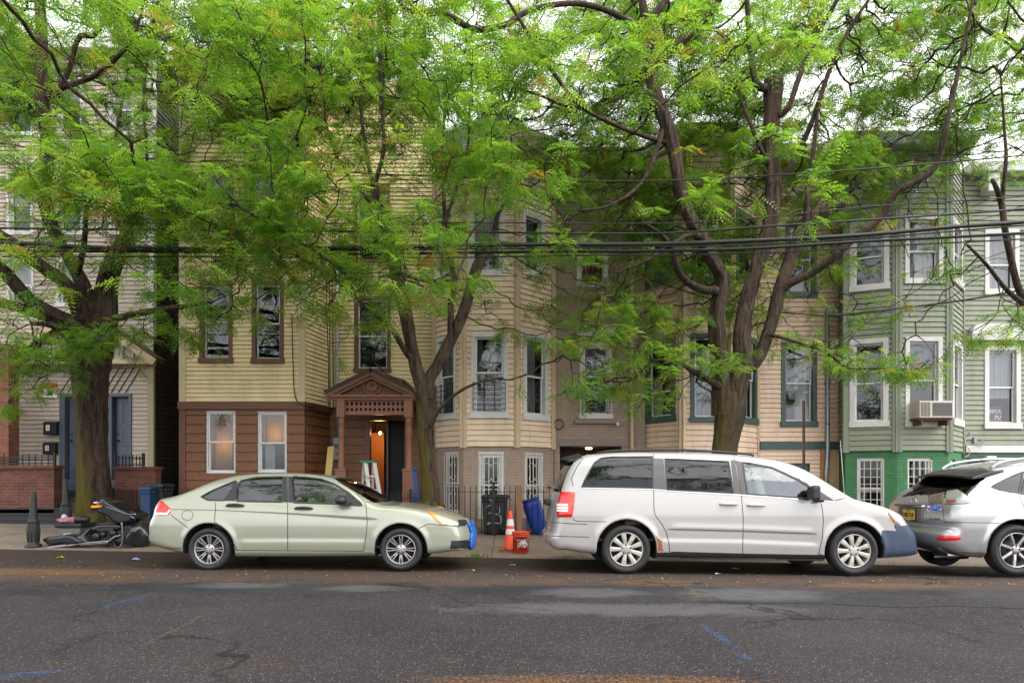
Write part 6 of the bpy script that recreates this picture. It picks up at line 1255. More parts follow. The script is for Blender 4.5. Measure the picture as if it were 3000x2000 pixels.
def minivan():
    WP = paint_mat('white_paint', (.335, .32, .313), 0, .32, .22); Yn = 9.44; W = .965; Yc = Yn+W; Yt = Yc-.3
    low = XZ([(2607, 1637), (2520, 1645), (2427, 1645), (2200, 1642), (1920, 1638), (1722, 1622), (1650, 1612)], Yn+.05)
    rear = XZ([(1612, 1602), (1596, 1585), (1594, 1566), (1604, 1550), (1612, 1500), (1618, 1460), (1627, 1432), (1650, 1380), (1676, 1346), (1704, 1333)], Yn+.45)
    top = XZ([(1764, 1327), (1830, 1324), (1914, 1324), (2000, 1325), (2070, 1327), (2152, 1333), (2240, 1344), (2290, 1358), (2340, 1381), (2400, 1418), (2455, 1450), (2478, 1457), (2546, 1474), (2601, 1497)], Yt)
    nose = XZ([(2630, 1518), (2646, 1540), (2662, 1562), (2668, 1590), (2663, 1618)], Yt-.1)
    ol = low+rear+top+nose
    wz = [PZ(1680.5, Yn), PZ(1685.5, Yn)]; r = .338; wc = [(PX(1836, Yn), wz[0]+r), (PX(2505, Yn), wz[1]+r)]; Ra = .415
    hw = [(.05, .89), (.2, .935), (.35, .955), (.55, .965), (.8, .96), (.95, .948), (1.05, .93), (1.12, .912), (1.3, .855), (1.5, .775), (1.62, .71), (1.75, .62)]
    x0, x1 = min(q[0] for q in ol), max(q[0] for q in ol)
    plan = [(x0-.05, .86), (x0+.1, .935), (x0+.3, .975), (x0+.7, 1), (x1-1.1, 1), (x1-.6, .97), (x1-.25, .90), (x1-.05, .80), (x1+.05, .74)]
    ch = XZ(C4([(170, 790), (820, 805), (1450, 830)]), Yn); ch2 = XZ(C4([(60, 885), (800, 895), (1500, 925)]), Yn)
    car = Car('minivan', 'white minivan with tinted windows, dark bumper cover and rust behind its rear wheel', Yc, hw, ol, wc, Ra, plan, (.25, .12, 2.6), .03, .11, WP, lips=.016, crease=[(ch, .006, .025), (ch2, -.008, .05)])
    q1 = C3([(1183, 490), (1215, 412), (1262, 322), (1310, 245), (1370, 205), (1470, 193), (1872, 190), (1878, 503), (1500, 492)]); q2 = C4([(140, 186), (690, 210), (733, 487), (158, 455)]); q3 = C4([(808, 218), (900, 230), (1060, 262), (1180, 315), (1290, 370), (1385, 425), (1372, 530), (850, 492)])
    q4 = C4([(1470, 462), (1605, 550), (1490, 540)])
    car.region(1, 'w', TINT, q1, ny=.1); car.region(2, 'w', TINT, q2, ny=.1); car.region(3, 'w', TEALG, q3, ny=.1)
    zb = PZ(1448, Yt); zt = PZ(1352, Yt)
    car.region(4, 'windshield', CARGLASS, where=lambda c, n: (n[:, 0] > .3) & (n[:, 2] > .3) & (c[:, 2] > zb) & (c[:, 2] < zt) & (np.abs(c[:, 1]-Yc) < .84-.36*(c[:, 2]-zb)))
    car.region(5, 'rear_window', TINT, where=lambda c, n: (n[:, 0] < -.5) & (c[:, 2] > 1.1) & (c[:, 2] < 1.56) & (np.abs(c[:, 1]-Yc) < .80-.3*(c[:, 2]-1.1)))
    sd = C3([(1885, 150), (1888, 700), (1900, 760), (1960, 840), (2010, 930), (2040, 1080), (2040, 1115)])+C4([(180, 985), (810, 1003), (815, 700), (800, 500), (745, 190), (735, 165), (30, 130)]); fd = C4([(812, 1003), (1460, 1012), (1495, 880), (1505, 720), (1500, 640), (1478, 540), (1370, 400), (1100, 235), (900, 190), (748, 180), (800, 500), (816, 700)])
    car.region(6, 'd', WP, sd); car.region(7, 'd', WP, fd)
    bp = C4([(2118, 752), (2172, 766), (2190, 760), (2320, 760), (2320, 1090), (1990, 1090), (2010, 803), (2139, 811)])
    NV = M('slate_blue_bumper', (.03, .047, .085), .5, var=.2, dirt=.3, dirtcol=(.02, .02, .03))
    zfb = PZ(1545, Yn)
    car.region(8, 'b', NV, bp, ny=-.6); car.region(8, 'b', NV, where=lambda c, n: (c[:, 2] < PZ(1538, Yn)) & (n[:, 0] > .5) & (c[:, 0] > x1-.4))
    rk = C3([(1905, 1165), (1900, 1120), (2400, 1120), (2400, 1180)])
    car.region(9, 'r', BPL, where=lambda c, n: (c[:, 2] < PZ(1617, Yn)-(c[:, 0]-PX(1920, Yn))*.012) & (c[:, 0] > wc[0][0]+Ra) & (c[:, 0] < wc[1][0]-Ra+.02))
    car.mesh([0, -3], 'body', WP, car.root); car.wells(); d1 = car.mesh2([6], 'sliding_door', WP, car.root); d2 = car.mesh2([7], 'door', WP, car.root); car.mesh([8], 'front_bumper', NV, car.root, .006); car.mesh2([9], 'rocker_panel', BPL, car.root, .006)
    car.mesh([0, 6, 7], 'cabin_liner', LINER, car.root, -.035, True)
    car.mesh2([1], 'rear_quarter_window', TINT, car.root, -.004); car.mesh2([2], 'sliding_door_window', TINT, car.root, -.004); car.mesh2([3], 'front_window', TEALG, car.root, -.004); car.mesh([4], 'windshield', CARGLASS, car.root, -.003); car.mesh([5], 'rear_window', TINT, car.root, -.003)
    for pl, w in ((q1, .02), (q2, .02), (q3, .028)): car.ring(pl, w, 'window_trim', BPL, car.root)
    gp = M('dark_pillar', (.055, .048, .052), .4, var=.15)
    for far in (0, 1):
        car.patch(C3([(1888, 204), (1982, 208), (2005, 512), (1890, 504)]), 'pillar_trim', gp, car.root, .003, far=far); car.patch(C4([(704, 196), (742, 196), (796, 492), (740, 487)]), 'pillar_trim', gp, car.root, .003, far=far); car.patch(C4([(750, 196), (806, 214), (848, 495), (802, 492)]), 'pillar_trim', gp, car.root, .003, far=far)
        car.patch(q4, 'mirror_triangle', gp, car.root, .004, far=far)
        car.patch(C3([(972, 535), (1118, 533), (1116, 600), (1102, 690), (1088, 780), (940, 782), (950, 650)]), 'tail_light', REDL, car.root, .006, far=far, dome=.014)
        for k in range(3): y = 652+27*k; car.patch(C3([(952, y), (1048, y), (1046, y+20), (949, y+20)]), 'reverse_light', WHITEL, car.root, .024, far=far)
        car.patch(C4([(2060, 645), (2110, 665), (2150, 705), (2172, 765), (2120, 748), (2090, 700)]), 'headlight', CLEARL, car.root, .005, far=far, dome=.012)
        car.patch(C4([(2062, 650), (2095, 665), (2125, 715), (2122, 745), (2095, 700)]), 'indicator', AMBER, car.root, .014, far=far, dome=.006)
        if not far: car.patch(C3([(1905, 960), (1922, 985), (1965, 1010), (1970, 1080), (1982, 1112), (1925, 1116), (1928, 1050)]), 'rust_patch', M('rust', (.22, .075, .02), .9, var=.7, scale=30, bmp=.8), car.root, .003, label='rusted through sill corner')
    for ln in (C3([(1882, 150), (1885, 500), (1888, 700), (1900, 762), (1960, 840), (2010, 930), (2035, 1040), (2040, 1115)]), C4([(735, 165), (760, 250), (800, 500), (816, 700), (810, 1003)]), C4([(1478, 540), (1500, 640), (1506, 720), (1495, 880), (1460, 1012)]), C4([(180, 985), (810, 1003), (1460, 1015)]), C3([(1100, 790), (1105, 810), (1150, 822), (1420, 825)]), C3([(875, 830), (1100, 845), (1235, 850)]), C3([(1100, 480), (1080, 400), (1140, 280), (1200, 200)]), C4([(1610, 545), (1700, 520)]), C4([(2118, 765), (2140, 810), (2020, 803)]), C3([(870, 965), (1250, 975)])): car.strip(ln, .009, 'panel_gap', SEAM, car.root, .0016, True, 5, smooth=0)
    car.strip(C4([(170, 790), (500, 798), (812, 806)]), .012, 'moulding_crease_strip', GPL, d1, .006); car.strip(C4([(822, 807), (1100, 816), (1448, 830)]), .012, 'moulding_crease_strip', GPL, d2, .006)
    car.strip(C3([(1183, 497), (1885, 510)])+C4([(150, 462), (790, 497), (1380, 538), (1600, 556)]), .012, 'window_sill_trim', CHROME, car.root, .006)
    car.handle(C4([(612, 0)])[0][0], C4([(768, 0)])[0][0], 1280+562/2.94, 1280+592/2.94, WP, d1); car.handle(C4([(848, 0)])[0][0], C4([(1004, 0)])[0][0], 1280+572/2.94, 1280+600/2.94, WP, d2)
    p, n = car.cast(*C4([(1500, 520)])[0])
    for sg in (1, -1):
        q = Vector(p) if sg == 1 else Vector(car.mir(p)); mb = MB(); y = q.y-.15*sg; c = Vector((PX(1900+1418/2.94, Yn-.1), y, PZ(1280+478/2.94, Yn-.1))); mb.obox(c, (.06, 0, .01), (0, .10*sg, 0), (.0, 0, .095)); mb.obox((q.x-.08, (q.y+y)/2, q.z-.03), (.05, 0, 0), (0, .08, 0), (0, 0, .03)); mb.build('wing_mirror', BPL, car.root, .04)
    # roof rails, spoiler, rear wiper, bumper step
    for sg in (-1, 1):
        mb = MB(); mb.tube(catmull([(PX(1740, Yt), Yc+sg*.56, PZ(1330, Yt)), (PX(1800, Yt), Yc+sg*.57, PZ(1322, Yt)), (PX(1990, Yt), Yc+sg*.58, PZ(1320, Yt)), (PX(2160, Yt), Yc+sg*.57, PZ(1330, Yt)), (PX(2190, Yt), Yc+sg*.56, PZ(1336, Yt))], sub=5), .018, 6); mb.build('roof_rail', BPL, car.root)
    mb = MB(); ys = np.linspace(-.68, .68, 13); vs = []
    for y in ys:
        b = .05*(y/.68)**2; xx = PX(1672, Yc)-.02; zz = PZ(1338, Yc); vs += [(xx-.13+b, Yc+y, zz-.05-b), (xx-.12+b, Yc+y, zz-.015-b), (xx+.13, Yc+y, zz+.055-b*1.5), (xx+.1, Yc+y, zz-.02-b)]
    mb.add(vs, [(4*i+j, 4*i+(j+1)%4, 4*i+4+(j+1)%4, 4*i+4+j) for i in range(12) for j in range(4)]+[(3, 2, 1, 0), (48, 49, 50, 51)]); mb.build('rear_spoiler', BPL, car.root, .01, recalc=True)
    mb = MB(); mb.obox((PX(1612, Yc-.3)+.0, Yc, PZ(1428, Yc-.3)), (.02, 0, 0), (0, .3, 0), (0, 0, .012)); mb.build('rear_wiper', BPL, car.root)
    mb = MB(); mb.box(PX(1607, Yc)-.06, PX(1607, Yc)+.08, Yc-.3, Yc+.3, PZ(1478, Yc), PZ(1462, Yc)); mb.build('tailgate_handle', BPL, car.root, .02)
    for (x, z), st in zip(wc, (0, -.0)):
        for far in (0, 1): car.wheel(x, z-(.075 if far else 0), r, .236, 'nine', far, .215, st, HUBC)
    cabin(car, .45, .80, [PX(2240, Yc), PX(2040, Yc), PX(1850, Yc)], SEATL, 1, 1.02, PX(2350, Yc))
    mb = MB(); mb.tube([P(2474, 1456, Yc-.55), P(2462, 1290, Yc-.55)], [.006, .002], 6); mb.build('aerial', M('aerial_white', (.6, .6, .58), .4), car.root)
    return car
VAN = minivan()

def suv():
    SP = paint_mat('silver_paint', (.36, .36, .372), .6, .30, .10); Yn = 9.42; W = .915; Yc = Yn+W; g = -.06
    ol = [(10.75, .17), (9.4, .17), (7.6, .17), (6.45, .19), (6.16, .24), (5.99, .34), (5.95, .46), (5.97, .555), (6.04, .60), (6.03, .74), (6.06, .90), (6.17, 1.02), (6.40, 1.19), (6.62, 1.345), (6.85, 1.455), (7.2, 1.535), (7.7, 1.585), (8.2, 1.58), (8.7, 1.53), (9.1, 1.42), (9.5, 1.22), (9.85, 1.03), (10.1, .98), (10.5, .92), (10.75, .82), (10.86, .62), (10.88, .40), (10.84, .24)]
    r = .352; wc = [(PX(2983, Yn), PZ(1686, Yn)+r), (PX(2983, Yn)+2.72, PZ(1686, Yn)-.02+r)]; Ra = .425
    hw = [(.05, .84), (.2, .88), (.4, .905), (.6, .915), (.8, .91), (.92, .895), (1.02, .865), (1.1, .83), (1.25, .76), (1.4, .68), (1.5, .61), (1.62, .5)]
    x0, x1 = 5.95, 10.88; plan = [(x0-.05, .86), (x0+.12, .925), (x0+.35, .965), (x0+.9, 1), (x1-1.1, 1), (x1-.5, .96), (x1-.2, .88), (x1, .78)]
    car = Car('suv_car', 'silver suv seen from behind with yellow plate and clear tail lights', Yc, hw, ol, wc, Ra, plan, (.25, .16, 2.6), .035, .12, SP, lips=.02)
    q1 = C5([(1765, 560), (1850, 505), (2000, 425), (2150, 355), (2320, 290), (2240, 660), (2100, 645), (1900, 605)]); q2 = [(2988, 1446), (3010, 1372), (3150, 1366), (3170, 1452)]; q3 = [(3185, 1452), (3165, 1366), (3260, 1376), (3370, 1455)]
    for key, pl in ((1, q1), (2, q2), (3, q3)): car.region(key, 'w', TINT, pl, ny=.1)
    zb = 1.02
    car.region(5, 'rw', DARKG, C5([(150, 728), (350, 545), (560, 430), (1180, 400), (1330, 262), (1600, 232), (1690, 262), (1700, 300), (1500, 405), (1190, 582), (1070, 608), (680, 690)]), ny=-.9)
    car.region(5, 'rw', DARKG, where=lambda c, n: (n[:, 0] < -.3) & (n[:, 2] > .15) & (c[:, 2] > zb+.03) & (c[:, 2] < 1.40) & (np.abs(c[:, 1]-Yc) < .80-.36*(c[:, 2]-zb)) & (c[:, 0] < 7.2))
    car.region(4, 'ws', CARGLASS, where=lambda c, n: (n[:, 0] > .3) & (n[:, 2] > .3) & (c[:, 2] > 1.04) & (c[:, 2] < 1.48) & (np.abs(c[:, 1]-Yc) < .78-.36*(c[:, 2]-1.04)))
    d1 = [(2995, 1450), (2990, 1475), (3010, 1560), (3020, 1625), (3205, 1625), (3200, 1360), (3010, 1365)]
    car.region(6, 'd', SP, d1)
    car.region(7, 'tg', SP, where=lambda c, n: (n[:, 0] < -.62) & (c[:, 2] > .60) & (c[:, 2] < zb+.05) & (np.abs(c[:, 1]-Yc) < .74) & (c[:, 0] < 6.7))
    car.region(8, 'bp', SP, where=lambda c, n: (c[:, 2] < .60) & (c[:, 0] < wc[0][0]-Ra+.03) & (c[:, 2] > .28))
    car.region(9, 'lb', GPL, where=lambda c, n: (c[:, 2] <= .285) & (c[:, 0] < wc[0][0]-Ra+.03) & (n[:, 2] > -.7))
    car.mesh([0, -3], 'body', SP, car.root); car.wells(); dr = car.mesh2([6], 'door', SP, car.root); tg = car.mesh([7], 'tailgate', SP, car.root, .001); bu = car.mesh([8], 'rear_bumper', SP, car.root, .008); car.mesh([9], 'bumper_skirt', GPL, car.root)
    car.mesh([0, 6, 7], 'cabin_liner', LINER, car.root, -.035, True)
    car.mesh2([1], 'side_window', TINT, car.root, -.004); car.mesh2([2], 'side_window', TINT, car.root, -.004); car.mesh2([3], 'side_window', TINT, car.root, -.004); car.mesh([5], 'rear_window', DARKG, car.root, -.003); car.mesh([4], 'windshield', CARGLASS, car.root, -.003)
    for pl in (q1, q2, q3): car.ring(pl, .022, 'window_trim', BPL, car.root)
    for far in (0, 1):
        car.patch(C5([(1005, 625), (1180, 596), (1260, 640), (1360, 715), (1412, 770), (1400, 815), (1350, 830), (965, 838)]), 'tail_light', CLEARL, car.root, .006, far=far, dome=.012)
        if not far: car.patch(C5([(690, 700), (975, 640), (960, 840), (730, 855), (705, 830)]), 'tail_light', M('smoked_lens', (.20, .17, .15), .15, .5, var=.6, scale=40, coat=.8), car.root, .006, far=far, dome=.01)
        car.patch(C5([(1010, 785), (1170, 785), (1170, 825), (1005, 828)]), 'red_lens', M('deep_red_lens', (.22, .05, .05), .2), car.root, .020, far=far)
        car.patch(C5([(890, 1385), (1235, 1388), (1200, 1460), (870, 1462)]), 'reflector', REDL, bu, .012, far=far, dome=.006, smooth=2)
    for ln in (C5([(940, 860), (945, 960), (970, 1160)]), C5([(970, 1160), (1500, 1162), (1920, 1168)]), C5([(2245, 670), (2280, 800), (2323, 900)]), C5([(1190, 598), (1290, 660), (1390, 740), (1418, 790), (1390, 830), (1300, 845), (960, 848)])): car.strip(ln, .009, 'panel_gap', SEAM, car.root, .0016, True, 5, smooth=0)
    # rear spoiler
    mb = MB(); mb.smooth = False; ys = np.linspace(-.70, .70, 21); vs = []
    for y in ys:
        b = (abs(y)/.70)**2.2; vs += [(6.40+.10*b, Yc+y, 1.325-.045*b), (6.41+.10*b, Yc+y, 1.355-.045*b), (6.70+.05*b, Yc+y, 1.435-.045*b), (6.98, Yc+y, 1.475-.06*b), (6.80, Yc+y, 1.39-.06*b)]
    mb.add(vs, [(5*i+j, 5*i+(j+1)%5, 5*i+5+(j+1)%5, 5*i+5+j) for i in range(20) for j in range(5)]+[(4, 3, 2, 1, 0), (100, 101, 102, 103, 104)]); mb.build('rear_spoiler', M('spoiler_dark', (.012, .011, .011), .35, 0, coat=.2), car.root, .008, recalc=True)
    # number plate and recess
    p, n = car.cast(*C5([(390, 1035)])[0]); c = Vector((p[0]-.01, Yc, .745)); tilt = Matrix.Rotation(R(-90), 4, 'Z') @ Matrix.Rotation(R(88), 4, 'X')
    xs_p = min(car.bvh.ray_cast(Vector((4, Yc, .745)), Vector((1, 0, 0)))[0].x, 6.2)
    mb = MB(); mb.box(xs_p-.012, xs_p+.05, Yc-.30, Yc+.30, .655, .86); mb.build('plate_recess', M('recess_grey', (.16, .16, .165), .4, .6), tg, .01)
    mb = MB(); mb.box(xs_p-.022, xs_p-.012, Yc-.175, Yc+.175, .66, .835); fr = mb.build('plate_frame', BPL, tg, .004)
    mb = MB(); mb.box(xs_p-.027, xs_p-.0221, Yc-.155, Yc+.155, .678, .828); pl = mb.build('number_plate', M('plate_yellow', (.55, .36, .03), .45), tg)
    fm = lambda y, z: Matrix.Translation((xs_p-.029, y, z)) @ Matrix.Rotation(R(-90), 4, 'Z') @ Matrix.Rotation(R(90), 4, 'X')
    text('lettering', 'U82 YLR', .082, SEAM, fm(Yc, .722), pl, sx=.88, bold=.0022); text('lettering', 'NEW JERSEY', .022, SEAM, fm(Yc, .804), pl); text('lettering', 'GARDEN STATE', .02, M('plate_text_white', (.7, .7, .7), .5), Matrix.Translation((-.0012, 0, 0)) @ fm(Yc, .664), pl)
    mb = MB(); mb.obox((xs_p-.02, Yc, .885), (.03, 0, 0), (0, .36, 0), (0, 0, .018)); mb.build('tailgate_handle', CHROME, tg, .01)
    q = car.bvh.ray_cast(Vector((4, Yc, .95)), Vector((1, 0, 0)))[0]; mb = MB(); mb.tube([(q.x-.012-.0*a, Yc+.062*math.cos(a), .95+.045*math.sin(a)) for a in np.linspace(0, 6.283, 25)], .007, 6); mb.tube([(q.x-.012, Yc+.022, .98), (q.x-.012, Yc+.004, .925), (q.x-.012, Yc-.04, .925)], .007, 6); mb.build('emblem', CHROME, tg)
    e = C5([(800, 1110)])[0]; plane_text(car, e[0], e[1], 'RX 330', .062, CHROME, tg, bold=.003, dz=.006)
    # bumper sticker
    st = car.patch(C5([(682, 882), (905, 872), (908, 960), (682, 965)]), 'bumper_sticker', M('sticker_white', (.72, .72, .74), .4), tg, .005); BL = M('sticker_blue', (.02, .08, .45), .5)
    a = C5([(815, 900)])[0]; plane_text(car, a[0], a[1]+2, 'GOD BLESS', .046, BL, st, bold=.003, dz=.007, sx=.85); a = C5([(815, 945)])[0]; plane_text(car, a[0], a[1]+2, 'AMERICA', .046, BL, st, bold=.003, dz=.007, sx=.95)
    car.patch(C5([(690, 905), (712, 903), (712, 930), (690, 932)]), 'flag_corner', BL, st, .008); car.patch(C5([(712, 915), (735, 918), (735, 950), (695, 952), (695, 936)]), 'flag_stripes', REDL, st, .0075)
    # exhaust, rails, aerial
    mb = MB(); mb.tube([(6.35, Yc-.42, .17), (6.15, Yc-.44, .17), (6.08, Yc-.45, .165)], [.04, .045, .05], 14, cap=False); mb.tube([(6.6, Yc-.42, .2), (6.3, Yc-.42, .18)], .07, 12); mb.build('exhaust', CHROME, car.root)
    for sg in (-1, 1):
        mb = MB(); mb.tube(catmull([(6.85, Yc+sg*.56, 1.44), (7.05, Yc+sg*.57, 1.535), (7.6, Yc+sg*.585, 1.60), (8.3, Yc+sg*.58, 1.59), (8.6, Yc+sg*.57, 1.53)], sub=6), .022, 8); mb.build('roof_rail', M('rail_silver', (.35, .35, .38), .35, .6), car.root)
    a = P(2884, 1356, Yc-.25); mb = MB(); mb.tube([a, a+Vector((-.13, -.0, .17))], [.006, .003], 6); mb.build('aerial', BPL, car.root)
    for (x, z) in wc:
        for far in (0, 1): car.wheel(x, z-(.07 if far else 0), r, .245, 'seven', far, .225, 0)
    cabin(car, .42, .72, [8.6, 7.7], SEATM, 1, 1.02, 9.25)
    return car
SUV = suv()
# ------------------------------------------------------------------ street furniture and small things
def gY(px, py): return None
def iron_fence(x0, x1, Y, label, gap=.118, top=1425, posts=(), skip=()):
    zb = lambda x: ground(x, Y)-.01; root = thing('iron_fence', label, 'fence', ((x0+x1)/2, Y, ground((x0+x1)/2, Y)), 'black iron fences along the front yards'); zt = PZ(top, Y)
    mb = MB(); n = int((x1-x0)/gap)
    for k in range(n+1):
        x = x0+gap*k; mb.tube([(x, Y, zb(x)+.05), (x, Y, zt), (x, Y, zt+.03)], [.0085, .0085, .001], 5)
    mb.build('pickets', BLK, root); mb = MB()
    for z in (zt-.11,): mb.bar((x0, Y, z), (x1, Y, z), .03, .012)
    mb.build('top_rail', BLK, root); mb = MB(); mb.bar((x0, Y, zb(x0)+.16), (x1, Y, zb(x1)+.16), .03, .012); mb.build('bottom_rail', BLK, root)
    for px, pt in posts:
        x = PX(px, Y); z = PZ(pt, Y); mb = MB(); mb.box(x-.032, x+.032, Y-.032, Y+.032, zb(x), z-.09); mb.lathe((x, Y, z-.09), [(.045, 0), (.045, .012), (.02, .025), (.036, .055), (.036, .068), (.012, .09), (.001, .10)], 12); mb.build('post', BLK, root)
iron_fence(PX(1312, 14.3), PX(1640, 14.3), 14.3, 'black iron picket fence in front of the grey brick bay', posts=((1446, 1412),))
iron_fence(PX(1120, 14.5), PX(1236, 14.5), 14.5, 'short black iron fence below the brown porch', .06, 1443, ((1203, 1432), (1236, 1432)))
iron_fence(PX(532, 14.8), PX(965, 14.8), 14.8, 'low black iron fence before the brown shingles behind the pale green sedan', .13, 1432)

def bollard(px, top, base, Y, label, lean=0):
    x = PX(px, Y); zt, zb = PZ(top, Y), PZ(base, Y); H = zt-zb; mb = MB(); q = H/.96
    prof = [(.001, 0), (.125, 0), (.125, .05), (.118, .075), (.085, .095), (.083, .115), (.088, .2), (.092, .30), (.088, .40), (.082, .445), (.086, .45), (.086, .475), (.066, .485), (.064, .5), (.05, .75), (.04, .93), (.034, .95), (.018, .962), (.001, .965)]
    mb.lathe((0, 0, 0), [(r, h*q) for r, h in prof], 24)
    for k in range(10): a = k*.628; mb.tube([(.083*math.cos(a), .083*math.sin(a), .12*q), (.093*math.cos(a), .093*math.sin(a), .3*q), (.082*math.cos(a), .082*math.sin(a), .44*q)], .009, 5)
    o = mb.build('bollard', M('bollard_black', (.009, .009, .010), .6, .0, dirt=.2, dirtcol=(.08, .07, .06))); o.location = (x, Y, zb); o.rotation_euler = (0, R(lean), 0); WLOC[o.name] = Vector(o.location); return tag(o, label, 'bollard', 'black bollards on the pavement')
bollard(98, 1440, 1607, 11.62, 'black cast iron bollard at the kerb left of the motorcycle')
bollard(196, 1402, 1545, 13.6, 'leaning black bollard behind the toppled motorcycle', -2.2)

def cone():
    Y = 12.35; x = PX(1495, Y); g = ground(x, Y); root = thing('traffic_cone', 'orange traffic cone with two white bands behind the orange bucket', 'traffic cone', (x, Y, g)); O = M('cone_orange', (.72, .06, .015), .5, var=.15, dirt=.25); H = .70
    mb = MB(); mb.box(x-.19, x+.19, Y-.19, Y+.19, g, g+.03); mb.build('base', O, root, .012); rr = lambda h: lerp(.125, .03, h/H)
    mb = MB(); mb.lathe((x, Y, g), [(.14, .03), (rr(.06), .06), (rr(.6), .60), (.038, .62), (.036, .69), (.015, .705), (.001, .706)], 24); mb.build('cone_body', O, root)
    for a, b in ((.28, .37), (.43, .55)): mb = MB(); mb.lathe((x, Y, g), [(rr(a)+.003, a), (rr(b)+.003, b)], 24); mb.build('reflective_band', M('band_white', (.68, .70, .70), .35, dirt=.3), root)
cone()
def bucket():
    Y = 11.95; x = PX(1526, Y); g = ground(x, Y); root = thing('bucket', 'orange plastic bucket with white lettering on the pavement', 'bucket', (x, Y, g)); O = M('bucket_orange', (.62, .05, .012), .4, var=.15, dirt=.35, dirtcol=(.15, .05, .03)); H = .375
    mb = MB(); mb.lathe((x, Y, g), [(.001, .004), (.128, .004), (.132, .015), (.146, H*.78), (.153, H*.78), (.154, H*.80), (.148, H*.80), (.149, H*.86), (.156, H*.86), (.157, H*.88), (.150, H*.885), (.151, H*.93), (.158, H*.94), (.158, H), (.150, H), (.138, .03), (.001, .03)], 36); mb.build('body', O, root)
    mb = MB(); mb.tube([(x+.157*math.cos(a), Y-.157*abs(math.sin(a))*.9, g+H*.9-.1*math.sin(a)) for a in np.linspace(.0, math.pi, 17)], .004, 5); mb.build('bail_handle', GALV, root)
    Wt = M('bucket_white', (.75, .72, .7), .5)
    def wrap(ob):
        for v in ob.data.vertices:
            p = v.co+Vector(WLOC[ob.name]); lx = p.x-x; r = .1335+.0145*(p.z-g)/(H*.78)+.001+max(0, -(p.y)); a = lx/.14; v.co = Vector((x+r*math.sin(a), Y-r*math.cos(a), p.z))-Vector(WLOC[ob.name])
    c = (x+.045, g+.14)
    for t_, dy, sz in (('THE', .062, .05), ('HOME', .022, .072), ('DEPOT', -.042, .072)):
        ob = text('lettering', t_, sz, Wt, Matrix.Translation((c[0], 0, c[1])) @ Matrix.Rotation(R(90), 4, 'X') @ Matrix.Rotation(R(38), 4, 'Z') @ Matrix.Translation((0, dy-.01, 0)), root, sx=.8, bold=.0035, ext=.0005); wrap(ob)
    mb = MB(); q = .098
    for a, b in (((-q, -q), (q, -q)), ((q, -q), (q, q)), ((q, q), (-q, q)), ((-q, q), (-q, -q))):
        for k in range(10): u0, u1 = k/10, (k+1)/10; mb.bar((c[0]+lerp(a[0], b[0], u0), 0, c[1]+lerp(a[1], b[1], u0)), (c[0]+lerp(a[0], b[0], u1), 0, c[1]+lerp(a[1], b[1], u1)), .005, .002, up=(0, 1, 0))
    ob = mb.build('logo_frame', Wt, root); wrap(ob)
bucket()
def pail():
    Y = 14.75; x = PX(1537, Y); g = ground(x, Y); mb = MB(); mb.lathe((x, Y, g), [(.001, .0), (.13, .0), (.15, .34), (.156, .34), (.156, .37), (.145, .37), (.125, .02)], 24); solo(mb, 'bucket', M('pail_white', (.6, .6, .62), .5, dirt=.4), 'white plastic pail behind the fence beside the leaning blue bin', 'bucket')
pail()
Y = 14.05; mb = MB(); x = PX(1522, Y); mb.prism([(x-.055, ground(x, Y)-.02), (x+.055, ground(x, Y)-.02), (x+.055, PZ(1426, Y)), (x+.02, PZ(1418, Y)), (x-.055, PZ(1422, Y))], Y-.05, Y+.05); solo(mb, 'wooden_post', M('weathered_wood', (.22, .105, .06), .8, var=.4, scale=12, stretch=(1, 1, .1), bmp=.4), 'weathered brown timber post by the iron fence', 'post', bevel=.006)
Y = 14.3; x = PX(1611, Y)

def wheelie(x0, x1, zt, Y, g, mat, label, lean=0, dep=.5, group=None):
    w = (x1-x0); xc = (x0+x1)/2; H = zt-g; root = thing('wheeled_bin', label, 'trash bin', (xc, Y, g), group); off = Vector((xc, Y, g)); mb = MB()
    lv = [(0, .84, .80), (.05, .86, .84), (.8, .97, .97), (.86, 1.02, 1.03), (.90, 1.02, 1.03)]; vs = []
    for h, a, b in lv: vs += [(xc-w/2*a, Y-dep/2*b, g+H*h), (xc+w/2*a, Y-dep/2*b, g+H*h), (xc+w/2*a, Y+dep/2*b, g+H*h), (xc-w/2*a, Y+dep/2*b, g+H*h)]
    mb.add(vs, [(0, 3, 2, 1)]+[(4*i+j, 4*i+(j+1)%4, 4*i+4+(j+1)%4, 4*i+4+j) for i in range(len(lv)-1) for j in range(4)]+[(16, 17, 18, 19)]); mb.build('body', mat, root, .025)
    mb = MB(); mb.prism([(xc-w*.53, g+H*.905), (xc+w*.53, g+H*.905), (xc+w*.62, g+H*.93), (xc+w*.60, g+H*.97), (xc+w*.4, g+H*1.0), (xc-w*.45, g+H*1.0), (xc-w*.54, g+H*.96)], Y-dep*.54, Y+dep*.54); mb.build('lid', mat, root, .02)
    mb = MB(); mb.tube([(xc+w*.60, Y-dep*.4, g+H*.87), (xc+w*.60, Y+dep*.4, g+H*.87)], .018, 8); mb.build('handle_bar', mat, root)
    for s in (-1, 1): mb = MB(); mb.lathe((xc+w*.36, Y+s*dep*.44, g+.10), [(.001, -.025), (.09, -.025), (.10, 0), (.09, .025), (.001, .025)], 20, 'Y'); mb.build('wheel', RUB, root)
    root.rotation_euler = (0, R(lean), 0); return root
